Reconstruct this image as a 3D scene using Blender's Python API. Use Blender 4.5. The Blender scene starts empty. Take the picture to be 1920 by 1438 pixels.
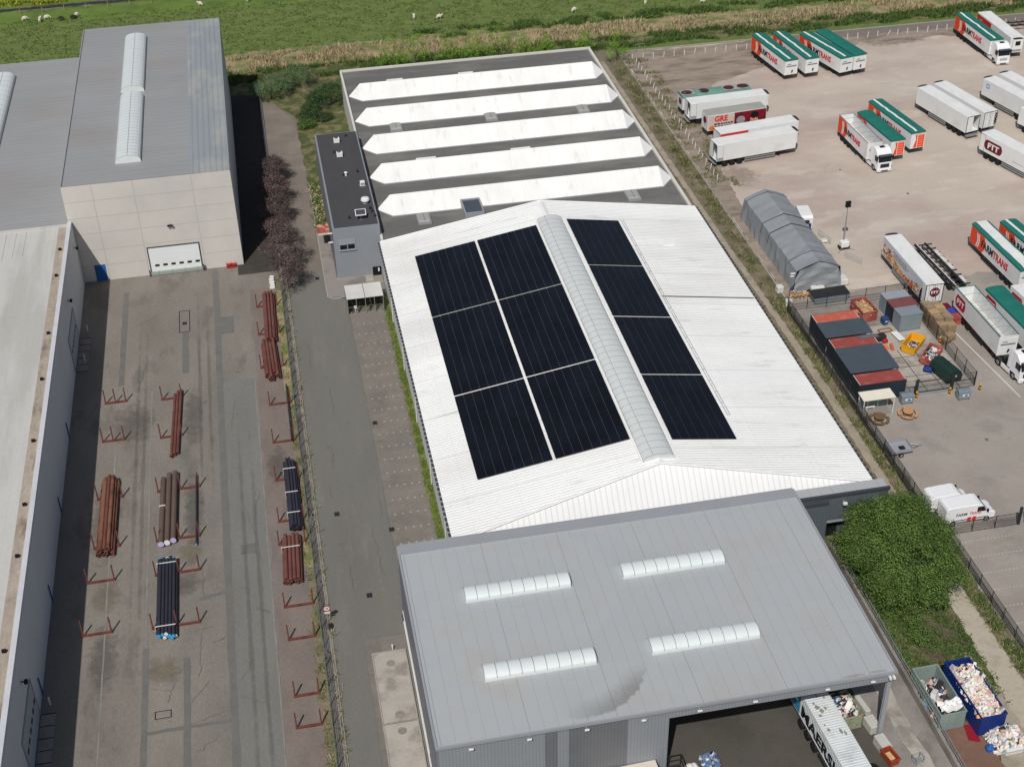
import bpy, bmesh, math, random
import numpy as np
from mathutils import Vector, Matrix
R = math.radians
random.seed(7); np.random.seed(7)
sc = bpy.context.scene
COL = sc.collection
# ------------------------------------------------------------------ camera, world, sun, exposure
cam = bpy.data.cameras.new("camera"); co = bpy.data.objects.new("camera", cam); COL.objects.link(co)
cam.sensor_width = 36; cam.lens = 49.22; cam.clip_start = 1; cam.clip_end = 6000
_p, _r, _y = R(35.0445), R(1.3993), R(10.3240)
_f = Vector((math.sin(_y)*math.cos(_p), math.cos(_y)*math.cos(_p), -math.sin(_p)))
_rt = Vector((math.cos(_y), -math.sin(_y), 0)); _dn = _f.cross(_rt)
_a = math.cos(_r)*_rt+math.sin(_r)*_dn; _b = -math.sin(_r)*_rt+math.cos(_r)*_dn
M = Matrix((( _a.x, -_b.x, -_f.x), (_a.y, -_b.y, -_f.y), (_a.z, -_b.z, -_f.z))).to_4x4()
M.translation = Vector((0, 0, 101)); co.matrix_world = M; sc.camera = co
SUN = Vector((-0.35, -0.72, 1.0)).normalized()
el = math.asin(SUN.z); az = math.atan2(SUN.x, SUN.y)
w = bpy.data.worlds.new("World"); sc.world = w; w.use_nodes = True
nt = w.node_tree; bg = nt.nodes["Background"]; sk = nt.nodes.new("ShaderNodeTexSky")
sk.sky_type = 'NISHITA'; sk.sun_disc = False; sk.sun_elevation = el; sk.sun_rotation = az
sk.air_density = 1.0; sk.dust_density = 2.0; sk.ozone_density = 1.0
nt.links.new(sk.outputs[0], bg.inputs[0]); bg.inputs[1].default_value = 0.058
sl = bpy.data.lights.new("sun", 'SUN'); sl.energy = 3.3; sl.angle = R(0.6); sl.color = (1, 0.972, 0.935)
so = bpy.data.objects.new("sun", sl); COL.objects.link(so); so.rotation_euler = SUN.to_track_quat('Z', 'Y').to_euler()
sc.view_settings.view_transform = 'Standard'; sc.view_settings.look = 'None'
sc.view_settings.exposure = 0; sc.view_settings.gamma = 1

# ------------------------------------------------------------------ materials
def s2l(c):
    return tuple((x/12.92 if x <= .04045 else ((x+.055)/1.055)**2.4) for x in [v/255 for v in c])
MC = {}
def mat(name, col, rough=.8, var=.12, scale=1.2, fine=.08, fs=14, metal=0, bump=0, stretch=(1, 1, 1), col2=None, c2s=.3, c2t=.55, lines=None, spec=.3, col3=None, c3s=.4, c3t=.62, c3st=(1, 1, 1)):
    """col in linear; noise variation, second patchy colour, optional periodic joint lines [(axis,period,width,dark,phase)]"""
    if name in MC: return MC[name]
    m = bpy.data.materials.new(name); m.use_nodes = True; MC[name] = m
    n = m.node_tree.nodes; l = m.node_tree.links; b = n["Principled BSDF"]
    b.inputs["Roughness"].default_value = rough; b.inputs["Metallic"].default_value = metal
    b.inputs["Specular IOR Level"].default_value = spec
    tc = n.new("ShaderNodeTexCoord"); mp = n.new("ShaderNodeMapping"); l.new(tc.outputs["Object"], mp.inputs[0])
    mp.inputs["Scale"].default_value = stretch
    def noise(s, d=6, src=mp):
        t = n.new("ShaderNodeTexNoise"); t.inputs["Scale"].default_value = s; t.inputs["Detail"].default_value = d
        t.inputs["Roughness"].default_value = .62; l.new(src.outputs[0], t.inputs["Vector"]); return t
    def mth(op, a, bb, c=None, clamp=False):
        t = n.new("ShaderNodeMath"); t.operation = op; t.use_clamp = clamp
        for i, v in enumerate((a, bb, c)):
            if v is None: continue
            if isinstance(v, (int, float)): t.inputs[i].default_value = v
            else: l.new(v, t.inputs[i])
        return t.outputs[0]
    base = n.new("ShaderNodeRGB"); base.outputs[0].default_value = (*col, 1); out = base.outputs[0]
    if col2:
        t = noise(c2s, 5); r = n.new("ShaderNodeMapRange"); l.new(t.outputs[0], r.inputs[0])
        r.inputs[1].default_value = c2t-.07; r.inputs[2].default_value = c2t+.07
        mx = n.new("ShaderNodeMixRGB"); l.new(r.outputs[0], mx.inputs[0]); l.new(out, mx.inputs[1]); mx.inputs[2].default_value = (*col2, 1); out = mx.outputs[0]
    if col3:
        mp3 = n.new("ShaderNodeMapping"); l.new(tc.outputs["Object"], mp3.inputs[0]); mp3.inputs["Scale"].default_value = c3st
        t = noise(c3s, 8, mp3); r = n.new("ShaderNodeMapRange"); l.new(t.outputs[0], r.inputs[0])
        r.inputs[1].default_value = c3t-.04; r.inputs[2].default_value = c3t+.05; r.inputs[4].default_value = .5
        mx = n.new("ShaderNodeMixRGB"); l.new(r.outputs[0], mx.inputs[0]); l.new(out, mx.inputs[1]); mx.inputs[2].default_value = (*col3, 1); out = mx.outputs[0]
    f = 1.0
    t1 = noise(scale); f = mth('MULTIPLY_ADD', t1.outputs[0], 4*var, 1-2*var)
    if fine:
        t2 = noise(fs, 3); g = mth('MULTIPLY_ADD', t2.outputs[0], 4*fine, 1-2*fine); f = mth('MULTIPLY', f, g)
    if lines:
        sp = n.new("ShaderNodeSeparateXYZ"); l.new(tc.outputs["Object"], sp.inputs[0])
        for ax, per, wd, dk, ph in lines:
            q = mth('ADD', sp.outputs[ax], ph); q = mth('DIVIDE', q, per); q = mth('FRACT', q, None)
            q = mth('LESS_THAN', q, wd/per); q = mth('MULTIPLY_ADD', q, -dk, 1); f = mth('MULTIPLY', f, q)
    vm = n.new("ShaderNodeVectorMath"); vm.operation = 'SCALE'; l.new(out, vm.inputs[0]); l.new(f, vm.inputs["Scale"])
    l.new(vm.outputs[0], b.inputs["Base Color"])
    if bump:
        bp = n.new("ShaderNodeBump"); bp.inputs["Strength"].default_value = bump; bp.inputs["Distance"].default_value = .12
        t3 = noise(fs*.6, 4); l.new(t3.outputs[0], bp.inputs["Height"]); l.new(bp.outputs[0], b.inputs["Normal"])
    m.use_fake_user = False
    return m
def S(*c): return s2l(c)
def soften(m, amount=.42, ns=.9):
    """ragged, fading outline for a stain or worn patch: opacity falls off towards the sheet's border"""
    if m.get('soft'): return m
    m['soft'] = 1; n = m.node_tree.nodes; l = m.node_tree.links; b = n["Principled BSDF"]
    tc = n.new("ShaderNodeTexCoord"); v = n.new("ShaderNodeVectorMath"); v.operation = 'SUBTRACT'; l.new(tc.outputs["Generated"], v.inputs[0]); v.inputs[1].default_value = (.5, .5, 0)
    mu = n.new("ShaderNodeVectorMath"); mu.operation = 'MULTIPLY'; l.new(v.outputs[0], mu.inputs[0]); mu.inputs[1].default_value = (1, 1, 0)
    ln = n.new("ShaderNodeVectorMath"); ln.operation = 'LENGTH'; l.new(mu.outputs[0], ln.inputs[0])
    t = n.new("ShaderNodeTexNoise"); t.inputs["Scale"].default_value = ns; t.inputs["Detail"].default_value = 7; t.inputs["Roughness"].default_value = .7; l.new(tc.outputs["Object"], t.inputs["Vector"])
    a = n.new("ShaderNodeMath"); a.operation = 'MULTIPLY_ADD'; l.new(t.outputs[0], a.inputs[0]); a.inputs[1].default_value = .9; l.new(ln.outputs[1], a.inputs[2])
    r = n.new("ShaderNodeMapRange"); l.new(a.outputs[0], r.inputs[0]); r.inputs[1].default_value = .62; r.inputs[2].default_value = .9; r.inputs[3].default_value = amount; r.inputs[4].default_value = 0
    l.new(r.outputs[0], b.inputs["Alpha"]); return m
# ------------------------------------------------------------------ mesh helpers
class MB:
    def __init__(s): s.v = []; s.f = []; s.m = []
    def add(s, vs, fs, mi=0):
        o = len(s.v); s.v += [tuple(v) for v in vs]; s.f += [tuple(i+o for i in f) for f in fs]; s.m += [mi]*len(fs); return s
    def box(s, x0, y0, z0, x1, y1, z1, mi=0):
        return s.add([(x0,y0,z0),(x1,y0,z0),(x1,y1,z0),(x0,y1,z0),(x0,y0,z1),(x1,y0,z1),(x1,y1,z1),(x0,y1,z1)],
              [(3,2,1,0),(4,5,6,7),(0,1,5,4),(1,2,6,5),(2,3,7,6),(3,0,4,7)], mi)
    def cbox(s, x0, y0, z0, x1, y1, z1, c=.05, mi=0):
        """box with chamfered top edges and vertical corners"""
        def ring(i, z): return [(x0+i+c,y0+i,z),(x1-i-c,y0+i,z),(x1-i,y0+i+c,z),(x1-i,y1-i-c,z),(x1-i-c,y1-i,z),(x0+i+c,y1-i,z),(x0+i,y1-i-c,z),(x0+i,y0+i+c,z)]
        rs = [ring(0, z0), ring(0, z1-c), ring(c, z1)]; vs = sum(rs, []); fs = [tuple(range(7,-1,-1)), tuple(range(16,24))]
        for k in range(2):
            for i in range(8): j = (i+1) % 8; fs.append((k*8+i, k*8+j, k*8+8+j, k*8+8+i))
        return s.add(vs, fs, mi)
    def prism(s, pts, a0, a1, ax='y', mi=0):
        """polygon in the two other axes extruded along ax"""
        n = len(pts)
        mk = {'y': lambda p, a: (p[0], a, p[1]), 'x': lambda p, a: (a, p[0], p[1]), 'z': lambda p, a: (p[0], p[1], a)}[ax]
        vs = [mk(p, a0) for p in pts]+[mk(p, a1) for p in pts]
        fs = [tuple(range(n)), tuple(range(2*n-1, n-1, -1))]+[(i, i+n, (i+1) % n+n, (i+1) % n) for i in range(n)]
        return s.add(vs, fs, mi)
    def tube(s, p0, p1, r0, r1=None, n=8, mi=0, cap=True):
        p0 = Vector(p0); p1 = Vector(p1); r1 = r0 if r1 is None else r1
        d = (p1-p0); 
        if d.length < 1e-6: return s
        d.normalize(); u = d.orthogonal().normalized(); v = d.cross(u)
        vs = [p0+(u*math.cos(2*math.pi*i/n)+v*math.sin(2*math.pi*i/n))*r0 for i in range(n)]+[p1+(u*math.cos(2*math.pi*i/n)+v*math.sin(2*math.pi*i/n))*r1 for i in range(n)]
        fs = [(i, (i+1) % n, (i+1) % n+n, i+n) for i in range(n)]
        if cap: fs += [tuple(range(n-1, -1, -1)), tuple(range(n, 2*n))]
        return s.add([tuple(q) for q in vs], fs, mi)
    def ring(s, p0, p1, r, ri, n=12, mi=0):
        p0 = Vector(p0); p1 = Vector(p1); d = (p1-p0).normalized(); u = d.orthogonal().normalized(); v = d.cross(u)
        vs = []
        for p, rr in ((p0, r), (p1, r), (p1, ri), (p0, ri)):
            vs += [tuple(p+(u*math.cos(2*math.pi*i/n)+v*math.sin(2*math.pi*i/n))*rr) for i in range(n)]
        fs = []
        for k in range(4):
            kk = (k+1) % 4
            for i in range(n): j = (i+1) % n; fs.append((k*n+i, k*n+j, kk*n+j, kk*n+i))
        return s.add(vs, fs, mi)
    def build(s, name, mats, parent=None, smooth=False):
        me = bpy.data.meshes.new(name); me.from_pydata(s.v, [], s.f)
        mats = mats if isinstance(mats, (list, tuple)) else [mats]
        for m in mats: me.materials.append(m)
        if len(mats) > 1: me.polygons.foreach_set("material_index", s.m)
        bm = bmesh.new(); bm.from_mesh(me); bmesh.ops.recalc_face_normals(bm, faces=bm.faces); bm.to_mesh(me); bm.free()
        if smooth: me.polygons.foreach_set("use_smooth", [True]*len(me.polygons))
        o = bpy.data.objects.new(name, me); COL.objects.link(o)
        if parent: o.parent = parent
        return o
def B(*a, mi=0): return MB().box(*a, mi=mi)
def tag(o, label=None, cat=None, group=None, kind=None):
    if label: o['label'] = label
    if cat: o['category'] = cat
    if group: o['group'] = group
    if kind: o['kind'] = kind
    return o
def empty(name, loc, rz=0, label=None, cat=None, group=None):
    o = bpy.data.objects.new(name, None); COL.objects.link(o); o.location = loc; o.rotation_euler = (0, 0, rz); o.empty_display_size = .3
    return tag(o, label, cat, group)
def copy_tree(o, parent=None):
    c = o.copy(); COL.objects.link(c); c.parent = parent
    for ch in o.children: copy_tree(ch, c)
    return c
def struct(o, **k): return tag(o, kind='structure', **k)
ORD = ['first','second','third','fourth','fifth','sixth','seventh','eighth','ninth','tenth','eleventh','twelfth','thirteenth','fourteenth','fifteenth','sixteenth','seventeenth','eighteenth','nineteenth','twentieth','twenty-first','twenty-second','twenty-third','twenty-fourth','twenty-fifth','twenty-sixth','twenty-seventh','twenty-eighth','twenty-ninth','thirtieth','thirty-first','thirty-second','thirty-third','thirty-fourth','thirty-fifth','thirty-sixth','thirty-seventh','thirty-eighth','thirty-ninth','fortieth']
def sheet(name, pts, z, m, jit=0, step=1.5, kind='structure'):
    """flat ground sheet with optional ragged edge"""
    if jit:
        out = []
        for i, p in enumerate(pts):
            q = pts[(i+1) % len(pts)]; L = math.hypot(q[0]-p[0], q[1]-p[1]); n = max(1, int(L/step))
            nx, ny = (q[1]-p[1])/max(L, 1e-6), -(q[0]-p[0])/max(L, 1e-6)
            for k in range(n):
                t = k/n; j = random.uniform(-jit, jit) if k else 0
                out.append((p[0]+(q[0]-p[0])*t+nx*j, p[1]+(q[1]-p[1])*t+ny*j))
        pts = out
    kz = round(z, 3); _zc[kz] = _zc.get(kz, 0)+1; z = z+.0004*(_zc[kz] % 28)
    if sum(a[0]*b[1]-b[0]*a[1] for a, b in zip(pts, pts[1:]+pts[:1])) < 0: pts = pts[::-1]
    me = bpy.data.meshes.new(name); me.from_pydata([(x, y, z) for x, y in pts], [], [tuple(range(len(pts)))]); me.materials.append(m)
    o = bpy.data.objects.new(name, me); COL.objects.link(o)
    return tag(o, kind=kind)
def text_mesh(name, s, size, m, parent, loc, rot, depth=.012, bold=0.0, sx=1.0, align='LEFT'):
    cu = bpy.data.curves.new("txt", 'FONT'); cu.body = s; cu.size = size; cu.extrude = depth; cu.offset = bold; cu.align_x = align; cu.resolution_u = 2
    t = bpy.data.objects.new("txt", cu); COL.objects.link(t)
    bpy.context.view_layer.update()
    me = bpy.data.meshes.new_from_object(t.evaluated_get(bpy.context.evaluated_depsgraph_get()))
    bpy.data.objects.remove(t); me.materials.clear(); me.materials.append(m)
    o = bpy.data.objects.new(name, me); COL.objects.link(o); o.parent = parent; o.location = loc; o.rotation_euler = rot; o.scale = (sx, 1, 1)
    return o

# palette -------------------------------------------------------------------------------------
m_ground = mat("earth", S(120,112,95), .95, .2, .4, .12, 9, bump=.4, col2=S(98,100,72), c2s=.08)
m_pave = mat("block_paving", S(123,117,109), .9, .14, .25, .12, 5, col2=S(131,124,115), c2s=.07, stretch=(1, .35, 1), bump=.15, col3=S(98,92,86), c3s=.2, c3t=.6, c3st=(1.3, .5, 1))
m_pave_red = mat("red_brown_paving", S(122,111,103), .9, .16, .35, .12, 5, col2=S(122,112,106), c2s=.12, stretch=(1, .5, 1))
m_asph = mat("old_asphalt", S(114,112,105), .9, .1, .2, .07, 7, stretch=(1, .25, 1), col2=S(107,104,98), c2s=.1, col3=S(124,120,112), c3s=.25, c3t=.58, c3st=(1.6, .3, 1))
m_asph_l = mat("yard_asphalt", S(118,117,111), .9, .1, .25, .1, 6, stretch=(1, .3, 1))
m_patch = mat("asphalt_patch", S(108,107,103), .9, .1, .6, .1, 8)
m_strip = mat("trench_patch", S(109,107,102), .9, .12, .5, .12, 7)
m_stripl = mat("pale_joint", S(132,129,122), .9, .2, .5, .12, 7)
m_bay = mat("bay_paving", S(123,116,108), .92, .15, .5, .12, 6, col2=S(115,110,103), c2s=.2)
m_yard = mat("gravel_yard", S(186,174,161), .95, .07, .12, .07, 4, col2=S(174,157,146), c2s=.045, c2t=.53, bump=.15, stretch=(.6, 1, 1), col3=S(200,190,177), c3s=.16, c3t=.57, c3st=(.7, 1.6, 1))
m_yard2 = mat("paved_yard", S(155,147,138), .92, .1, .15, .09, 5, col3=S(132,127,121), c3s=.16, c3t=.58, col2=S(147,138,129), c2s=.09, bump=.1)
m_conc = mat("concrete_slab", S(170,163,152), .9, .12, .5, .08, 8, col2=S(140,133,124), c2s=.35)
m_concd = mat("worn_concrete", S(140,134,128), .9, .12, .35, .1, 8, col2=S(120,113,107), c2s=.25)
m_kerb = mat("kerb_stone", S(158,153,146), .9, .15, 1.5, .1, 9)
m_dirt = mat("dry_dirt", S(122,111,96), .95, .18, .5, .14, 7, bump=.5, col2=S(105,100,80), c2s=.3)
m_dirt2 = mat("stalky_ground", S(150,136,123), .95, .22, .6, .18, 4, bump=.6, col2=S(126,114,100), c2s=.25, stretch=(.5, 1.5, 1))
m_path = mat("sandy_path", S(160,149,132), .95, .12, .5, .1, 7, col2=S(146,136,120), c2s=.4)
m_reddirt = mat("red_dirt", S(120,92,78), .95, .15, .7, .12, 7)
m_grass = mat("meadow_grass", S(98,114,58), .95, .22, .35, .28, 2.6, bump=1, col2=S(108,114,68), c2s=.5, c2t=.56)
m_grass2 = mat("far_grass", S(98,120,52), .95, .2, .25, .15, 3, bump=.7, col2=S(86,104,50), c2s=.15)
m_verge = mat("rough_grass", S(78,86,50), .95, .25, .8, .25, 6, bump=1, col2=S(124,114,84), c2s=.5, c2t=.53)
m_weed = mat("weedy_ground", S(108,102,74), .95, .25, .9, .25, 6, bump=1, col2=S(128,116,96), c2s=.5, c2t=.5)
m_reedg = mat("reed_ground", S(154,138,106), .95, .2, .5, .3, 3, bump=1, col2=S(112,116,70), c2s=.3, c2t=.5)
m_soil = mat("dark_soil", S(66,62,58), .95, .2, .8, .2, 6, bump=.4)
m_hallgrass = mat("lawn_strip", S(102,114,52), .95, .25, .8, .25, 8, bump=.8, col2=S(126,122,84), c2s=.7)
m_water = mat("ditch_water", S(46,50,40), .3, .1, 1, .1, 5)
m_white = mat("white_paint", S(225,225,222), .5, .05, .6, .02, 6)
m_whitew = mat("worn_white", S(208,206,200), .7, .1, .5, .06, 8)
m_wroof = mat("white_roof_sheet", S(235,235,232), .75, .07, .12, .03, 4, lines=[(1, .42, .09, .2, .1), (1, 7.56, .12, .14, .4), (0, 5.4, .05, .1, .8)], stretch=(.3, 1, 1), col2=S(224,223,219), c2s=.07, c2t=.55, col3=S(200,198,190), c3s=.55, c3t=.64, c3st=(.22, 1.6, 1))
m_whip = mat("white_hip_sheet", S(229,229,227), .7, .05, .2, .02, 4, lines=[(0, .6, .13, .16, 0)])
m_wtrim = mat("white_trim", S(231,231,229), .6, .04, .5, .02, 6)
m_mem = mat("roof_light_membrane", S(232,231,227), .8, .08, .25, .03, 5, stretch=(1.4, .3, 1), lines=[(0, 5.9, .05, .16, .3)], col3=S(206,204,196), c3s=.6, c3t=.61, c3st=(1.6, .25, 1))
m_flat = mat("bitumen_roof", S(104,103,100), .9, .14, .25, .06, 8, stretch=(.3, 1, 1), col2=S(116,114,109), c2s=.25)
m_annroof = mat("annexe_roof_felt", S(72,71,73), .9, .08, .5, .05, 8, stretch=(1, .3, 1), lines=[(0, 1.1, .05, .12, .2)])
m_grey = mat("grey_cladding", S(140,144,149), .45, .05, .5, .02, 7, lines=[(0, .3, .07, .18, 0)])
m_greyy = mat("grey_cladding_side", S(122,124,132), .5, .05, .5, .02, 7, lines=[(1, .3, .07, .15, 0)])
m_groof = mat("grey_roof_membrane", S(168,171,172), .75, .06, .12, .02, 6, lines=[(0, 1.27, .04, .22, .1), (0, 7.62, .06, .2, .1), (1, 8.5, .04, .1, 0)], col2=S(165,164,162), c2s=.12, c2t=.58)
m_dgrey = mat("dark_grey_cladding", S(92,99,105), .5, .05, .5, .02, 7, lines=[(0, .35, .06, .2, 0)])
m_trim = mat("grey_trim", S(150,153,157), .5, .04, .8, .02, 7)
m_trimd = mat("dark_trim", S(66,69,74), .5, .05, .8, .02, 7)
m_broof = mat("ribbed_grey_roof", S(151,152,152), .7, .07, .15, .03, 6, lines=[(1, 1.4, .55, .10, 0), (1, 1.4, .2, .16, .5)], stretch=(.4, 1, 1), col2=S(150,147,144), c2s=.08, c2t=.58)
m_broof2 = mat("ribbed_grey_strip", S(142,148,152), .7, .07, .2, .03, 6, lines=[(0, .8, .25, .13, 0)], stretch=(1, .3, 1), col2=S(158,160,156), c2s=.3)
m_beige = mat("beige_concrete_panel", S(203,198,190), .85, .05, .3, .04, 7, col2=S(197,193,186), c2s=.12)
m_bjoint = mat("panel_joint", S(176,170,162), .9, .05, 1, .03, 8)
m_side = mat("beige_side_wall", S(200,196,192), .85, .05, .3, .03, 7, stretch=(1, 1, .4))
m_lwall = mat("pale_grey_wall", S(208,208,208), .8, .05, .3, .03, 6, stretch=(1, 1, .3))
m_lroof = mat("pale_weathered_roof", S(190,188,182), .85, .06, .25, .05, 6, stretch=(1.6, .25, 1), col2=S(176,174,167), c2s=.12, lines=[(0, 1.3, .04, .1, 0), (1, 9.3, .05, .14, 2)])
m_gutter = mat("dirty_gutter", S(164,152,138), .9, .22, .7, .15, 4, stretch=(1, .4, 1), col2=S(120,100,84), c2s=.4, c2t=.62)
m_sky = mat("polycarbonate", S(214,220,218), .35, .04, .6, .02, 6, spec=.5)
m_sky2 = mat("milky_polycarbonate", S(206,209,206), .3, .05, .5, .03, 6, spec=.5)
m_glaz = mat("glazing_bar", S(150,156,156), .5, .05, 1, .02, 8)
m_panel = mat("solar_module", S(17,18,23), .3, .2, .3, .08, 6, spec=.35, col2=S(21,23,30), c2s=.2, c2t=.5)
m_solgap = mat("module_edge", S(92,95,102), .4, .05, 1, .02, 8)
m_black = mat("black_rubber", S(30,30,31), .8, .1, 2, .05, 9)
m_chas = mat("chassis_black", S(44,44,46), .7, .12, 2, .08, 9)
m_dark = mat("dark_opening", S(22,23,25), .6, .05, 1, .02, 8)
m_glass = mat("dark_glass", S(24,28,31), .12, .1, 1, .02, 8, spec=.6)
m_steel = mat("galvanised_steel", S(150,155,157), .45, .1, 2, .05, 9, metal=.3)
m_dsteel = mat("dark_fence_steel", S(48,50,53), .6, .1, 2, .05, 9)
m_green_f = mat("green_fence_steel", S(104,130,116), .6, .1, 1, .05, 9)
m_rust = mat("rusted_steel", S(112,64,54), .85, .16, 1.5, .12, 9, col2=S(96,54,48), c2s=1)
m_pipe = mat("red_oxide_pipe", S(112,72,64), .75, .14, .8, .1, 9, col2=S(104,62,54), c2s=.6)
m_pipeo = mat("orange_rust_pipe", S(132,90,70), .8, .16, .8, .1, 9, col2=S(106,66,54), c2s=.5)
m_pipeb = mat("brown_coated_pipe", S(98,82,74), .75, .1, .8, .08, 9)
m_pipek = mat("black_pipe", S(52,52,62), .5, .14, 1, .06, 9)
m_red = mat("red_paint", S(170,40,38), .5, .08, 1, .04, 8)
m_blue = mat("blue_paint", S(42,94,160), .5, .08, 1, .04, 8)
m_navy = mat("navy_paint", S(26,50,116), .5, .1, .8, .05, 8)
m_orange = mat("orange_livery", S(222,72,32), .5, .04, 1, .02, 8)
m_teal = mat("teal_tarpaulin", S(34,110,98), .65, .08, .8, .03, 6)
m_tealf = mat("faded_teal_tarpaulin", S(104,146,132), .75, .12, .7, .05, 6)
m_tgrey = mat("grey_tarpaulin", S(138,142,145), .8, .08, .6, .04, 6, stretch=(1, 1.6, .3))
m_tgrey2 = mat("dusty_roof", S(158,156,148), .8, .1, .6, .05, 6)
m_maroon = mat("maroon_livery", S(104,20,38), .5, .05, 1, .02, 8)
m_tred = mat("signal_red_lettering", S(200,48,44), .5, .04, 1, .02, 8)
m_tblk = mat("black_lettering", S(32,32,38), .5, .04, 1, .02, 8)
m_body = mat("trailer_white", S(224,225,223), .45, .04, .5, .02, 6, col2=S(214,214,210), c2s=.3, c2t=.6)
m_bodyr = mat("trailer_roof_white", S(222,223,219), .65, .1, .5, .05, 6, stretch=(.4, 1, 1), col2=S(206,206,200), c2s=.35, c2t=.55)
m_cab = mat("cab_white", S(232,232,232), .3, .03, .5, .01, 6, spec=.5)
m_interior = mat("trailer_interior", S(196,198,194), .7, .06, .7, .04, 6)
m_wood = mat("weathered_wood", S(158,136,106), .85, .18, 1.5, .12, 9, col2=S(120,106,88), c2s=1)
m_woodb = mat("brown_wood", S(138,104,70), .8, .15, 2, .1, 9)
m_woodl = mat("sawn_timber", S(206,166,120), .8, .14, 2, .12, 9)
m_contr = mat("red_container", S(150,72,66), .6, .15, .8, .08, 6, col2=S(164,96,86), c2s=.5)
m_conto = mat("orange_red_container", S(186,96,78), .6, .15, .8, .08, 6, col2=S(206,118,88), c2s=.5)
m_contd = mat("slate_roof_sheet", S(72,80,88), .7, .1, .7, .04, 6)
m_contk = mat("dark_container_side", S(40,50,58), .6, .1, .7, .04, 6)
m_cgrey = mat("grey_site_box", S(128,138,142), .6, .08, .8, .04, 6)
m_yellow = mat("skip_yellow", S(224,160,30), .5, .1, 1, .05, 8)
m_orng = mat("plastic_orange", S(232,116,50), .5, .08, 1, .04, 8)
m_dgreen = mat("tank_green", S(30,52,46), .5, .1, 1, .05, 8)
m_pgreen = mat("pale_green_skip", S(134,148,142), .6, .12, .8, .06, 8)
m_bark = mat("bark", S(84,70,58), .95, .15, 3, .15, 12)
m_leaf = [mat("leaf_green_a", S(84,108,46), .7, .25, .5, .1, 6), mat("leaf_green_b", S(98,122,56), .7, .25, .5, .1, 6), mat("leaf_green_c", S(54,76,34), .7, .25, .5, .1, 6)]
m_cher = [mat("leaf_purple_a", S(88,74,70), .75, .25, 1, .1, 6), mat("leaf_purple_b", S(66,58,56), .75, .2, 1, .1, 6), mat("leaf_purple_c", S(114,94,90), .75, .2, 1, .1, 6)]
m_con = [mat("leaf_lime_a", S(108,146,44), .75, .25, 1, .1, 6), mat("leaf_lime_b", S(84,120,36), .75, .2, 1, .1, 6), mat("leaf_lime_c", S(130,162,58), .75, .2, 1, .1, 6)]
m_hedge = [mat("leaf_dark_a", S(38,62,38), .75, .25, 1, .1, 6), mat("leaf_dark_b", S(56,80,44), .75, .2, 1, .1, 6), mat("leaf_dark_c", S(86,104,56), .75, .2, 1, .1, 6)]
m_will = [mat("leaf_grey_a", S(86,110,70), .75, .25, 1, .1, 6), mat("leaf_grey_b", S(64,88,52), .75, .2, 1, .1, 6), mat("leaf_grey_c", S(112,130,90), .75, .2, 1, .1, 6)]

# ================================================================== SETTING: ground sheets
Z = lambda k: .012*k
_zc = {}
g = B(-900, -600, -.5, 1100, 1500, 0).build("ground", m_ground); tag(g, kind='structure')
rect = lambda a, b, c, d: [(a, b), (c, b), (c, d), (a, d)]
sheet("meadow", [(-500, 240), (600, 240), (600, 291), (-500, 291)], Z(1), m_grass, .5, 3)
sheet("far_meadow", [(-500, 286), (600, 286), (600, 700), (-500, 700)], Z(2), m_grass2, .6, 3)
sheet("ditch_bank", [(-500, 293.6), (600, 296.6), (600, 299.5), (-500, 296.5)], Z(3), m_verge, .4, 2)
sheet("ditch_water", [(-500, 294.2), (600, 297.2), (600, 298.6), (-500, 295.6)], Z(4), m_water, .2, 2)
sheet("reed_ground", [(-120, 250.2), (30, 251), (200, 249.5), (300, 249.5), (300, 259), (120, 258), (60, 261), (20, 261), (-120, 258.5)], Z(4), m_reedg, .7, 1.2)
sheet("rough_verge", [(-120, 240.5), (62, 240.5), (62, 246.5), (300, 246.5), (300, 250.2), (50, 251), (-120, 250.5)], Z(5), m_verge, .7, 1.2)
sheet("garden_ground", [(5, 203), (13.2, 203), (13.2, 241), (-1, 242), (-6, 243), (-6, 240), (1, 236), (4.5, 229)], Z(6), m_verge, .25, 1)
sheet("dark_soil_strip", rect(-7, 176.5, -1.25, 240.3), Z(6), m_soil, .1)
sheet("storage_yard", [(-29, 60), (-1.9, 60), (-1.9, 172), (-1.25, 180.2), (-29, 180.2)], Z(2), m_pave)
sheet("red_paving_strip", rect(-5.7, 60, -2.0, 172), Z(3), m_pave_red, .18, 2)
sheet("yard_asphalt_lane", rect(-10.2, 60, -5.9, 150), Z(3), m_asph_l, .06, 3)
sheet("trench_patch", rect(-10.65, 60, -9.85, 178.6), Z(4), m_strip, .07, 1.5)
sheet("trench_patch", rect(-18.95, 60, -18.35, 104.6), Z(4), m_strip, .05, 1.5)
sheet("trench_patch", rect(-15.0, 60, -14.35, 102.5), Z(4), m_strip, .05, 1.5)
sheet("trench_patch", rect(-14.9, 153.1, -14.1, 163.2), Z(4), m_strip, .05, 1.5)
sheet("trench_patch", rect(-22.9, 152, -22.2, 175.2), Z(4), m_strip, .05, 1.5)
sheet("trench_patch", rect(-18.35, 93.2, -10.65, 93.6), Z(5), m_strip, .08, .8)
sheet("trench_patch", [(-13.3, 110.4), (-10.6, 110.9), (-10.6, 111.4), (-13.3, 110.9)], Z(5), m_strip, .08, .8)
sheet("trench_patch", [(-7.6, 108.3), (-6.2, 107.3), (-6.2, 106.9), (-7.6, 107.8)], Z(5), m_strip)
sheet("square_patch", rect(-10.5, 161.5, -8.1, 165.7), Z(5), m_patch)
sheet("square_patch", rect(-8.8, 116.6, -7.2, 118.2), Z(5), m_patch)
for x in (-22.85, -18.75):
    sheet("pale_joint", rect(x, 104.7 if x > -20 else 60, x+.16, 150 if x > -20 else 140), Z(4), m_stripl, .03, 2)
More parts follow.
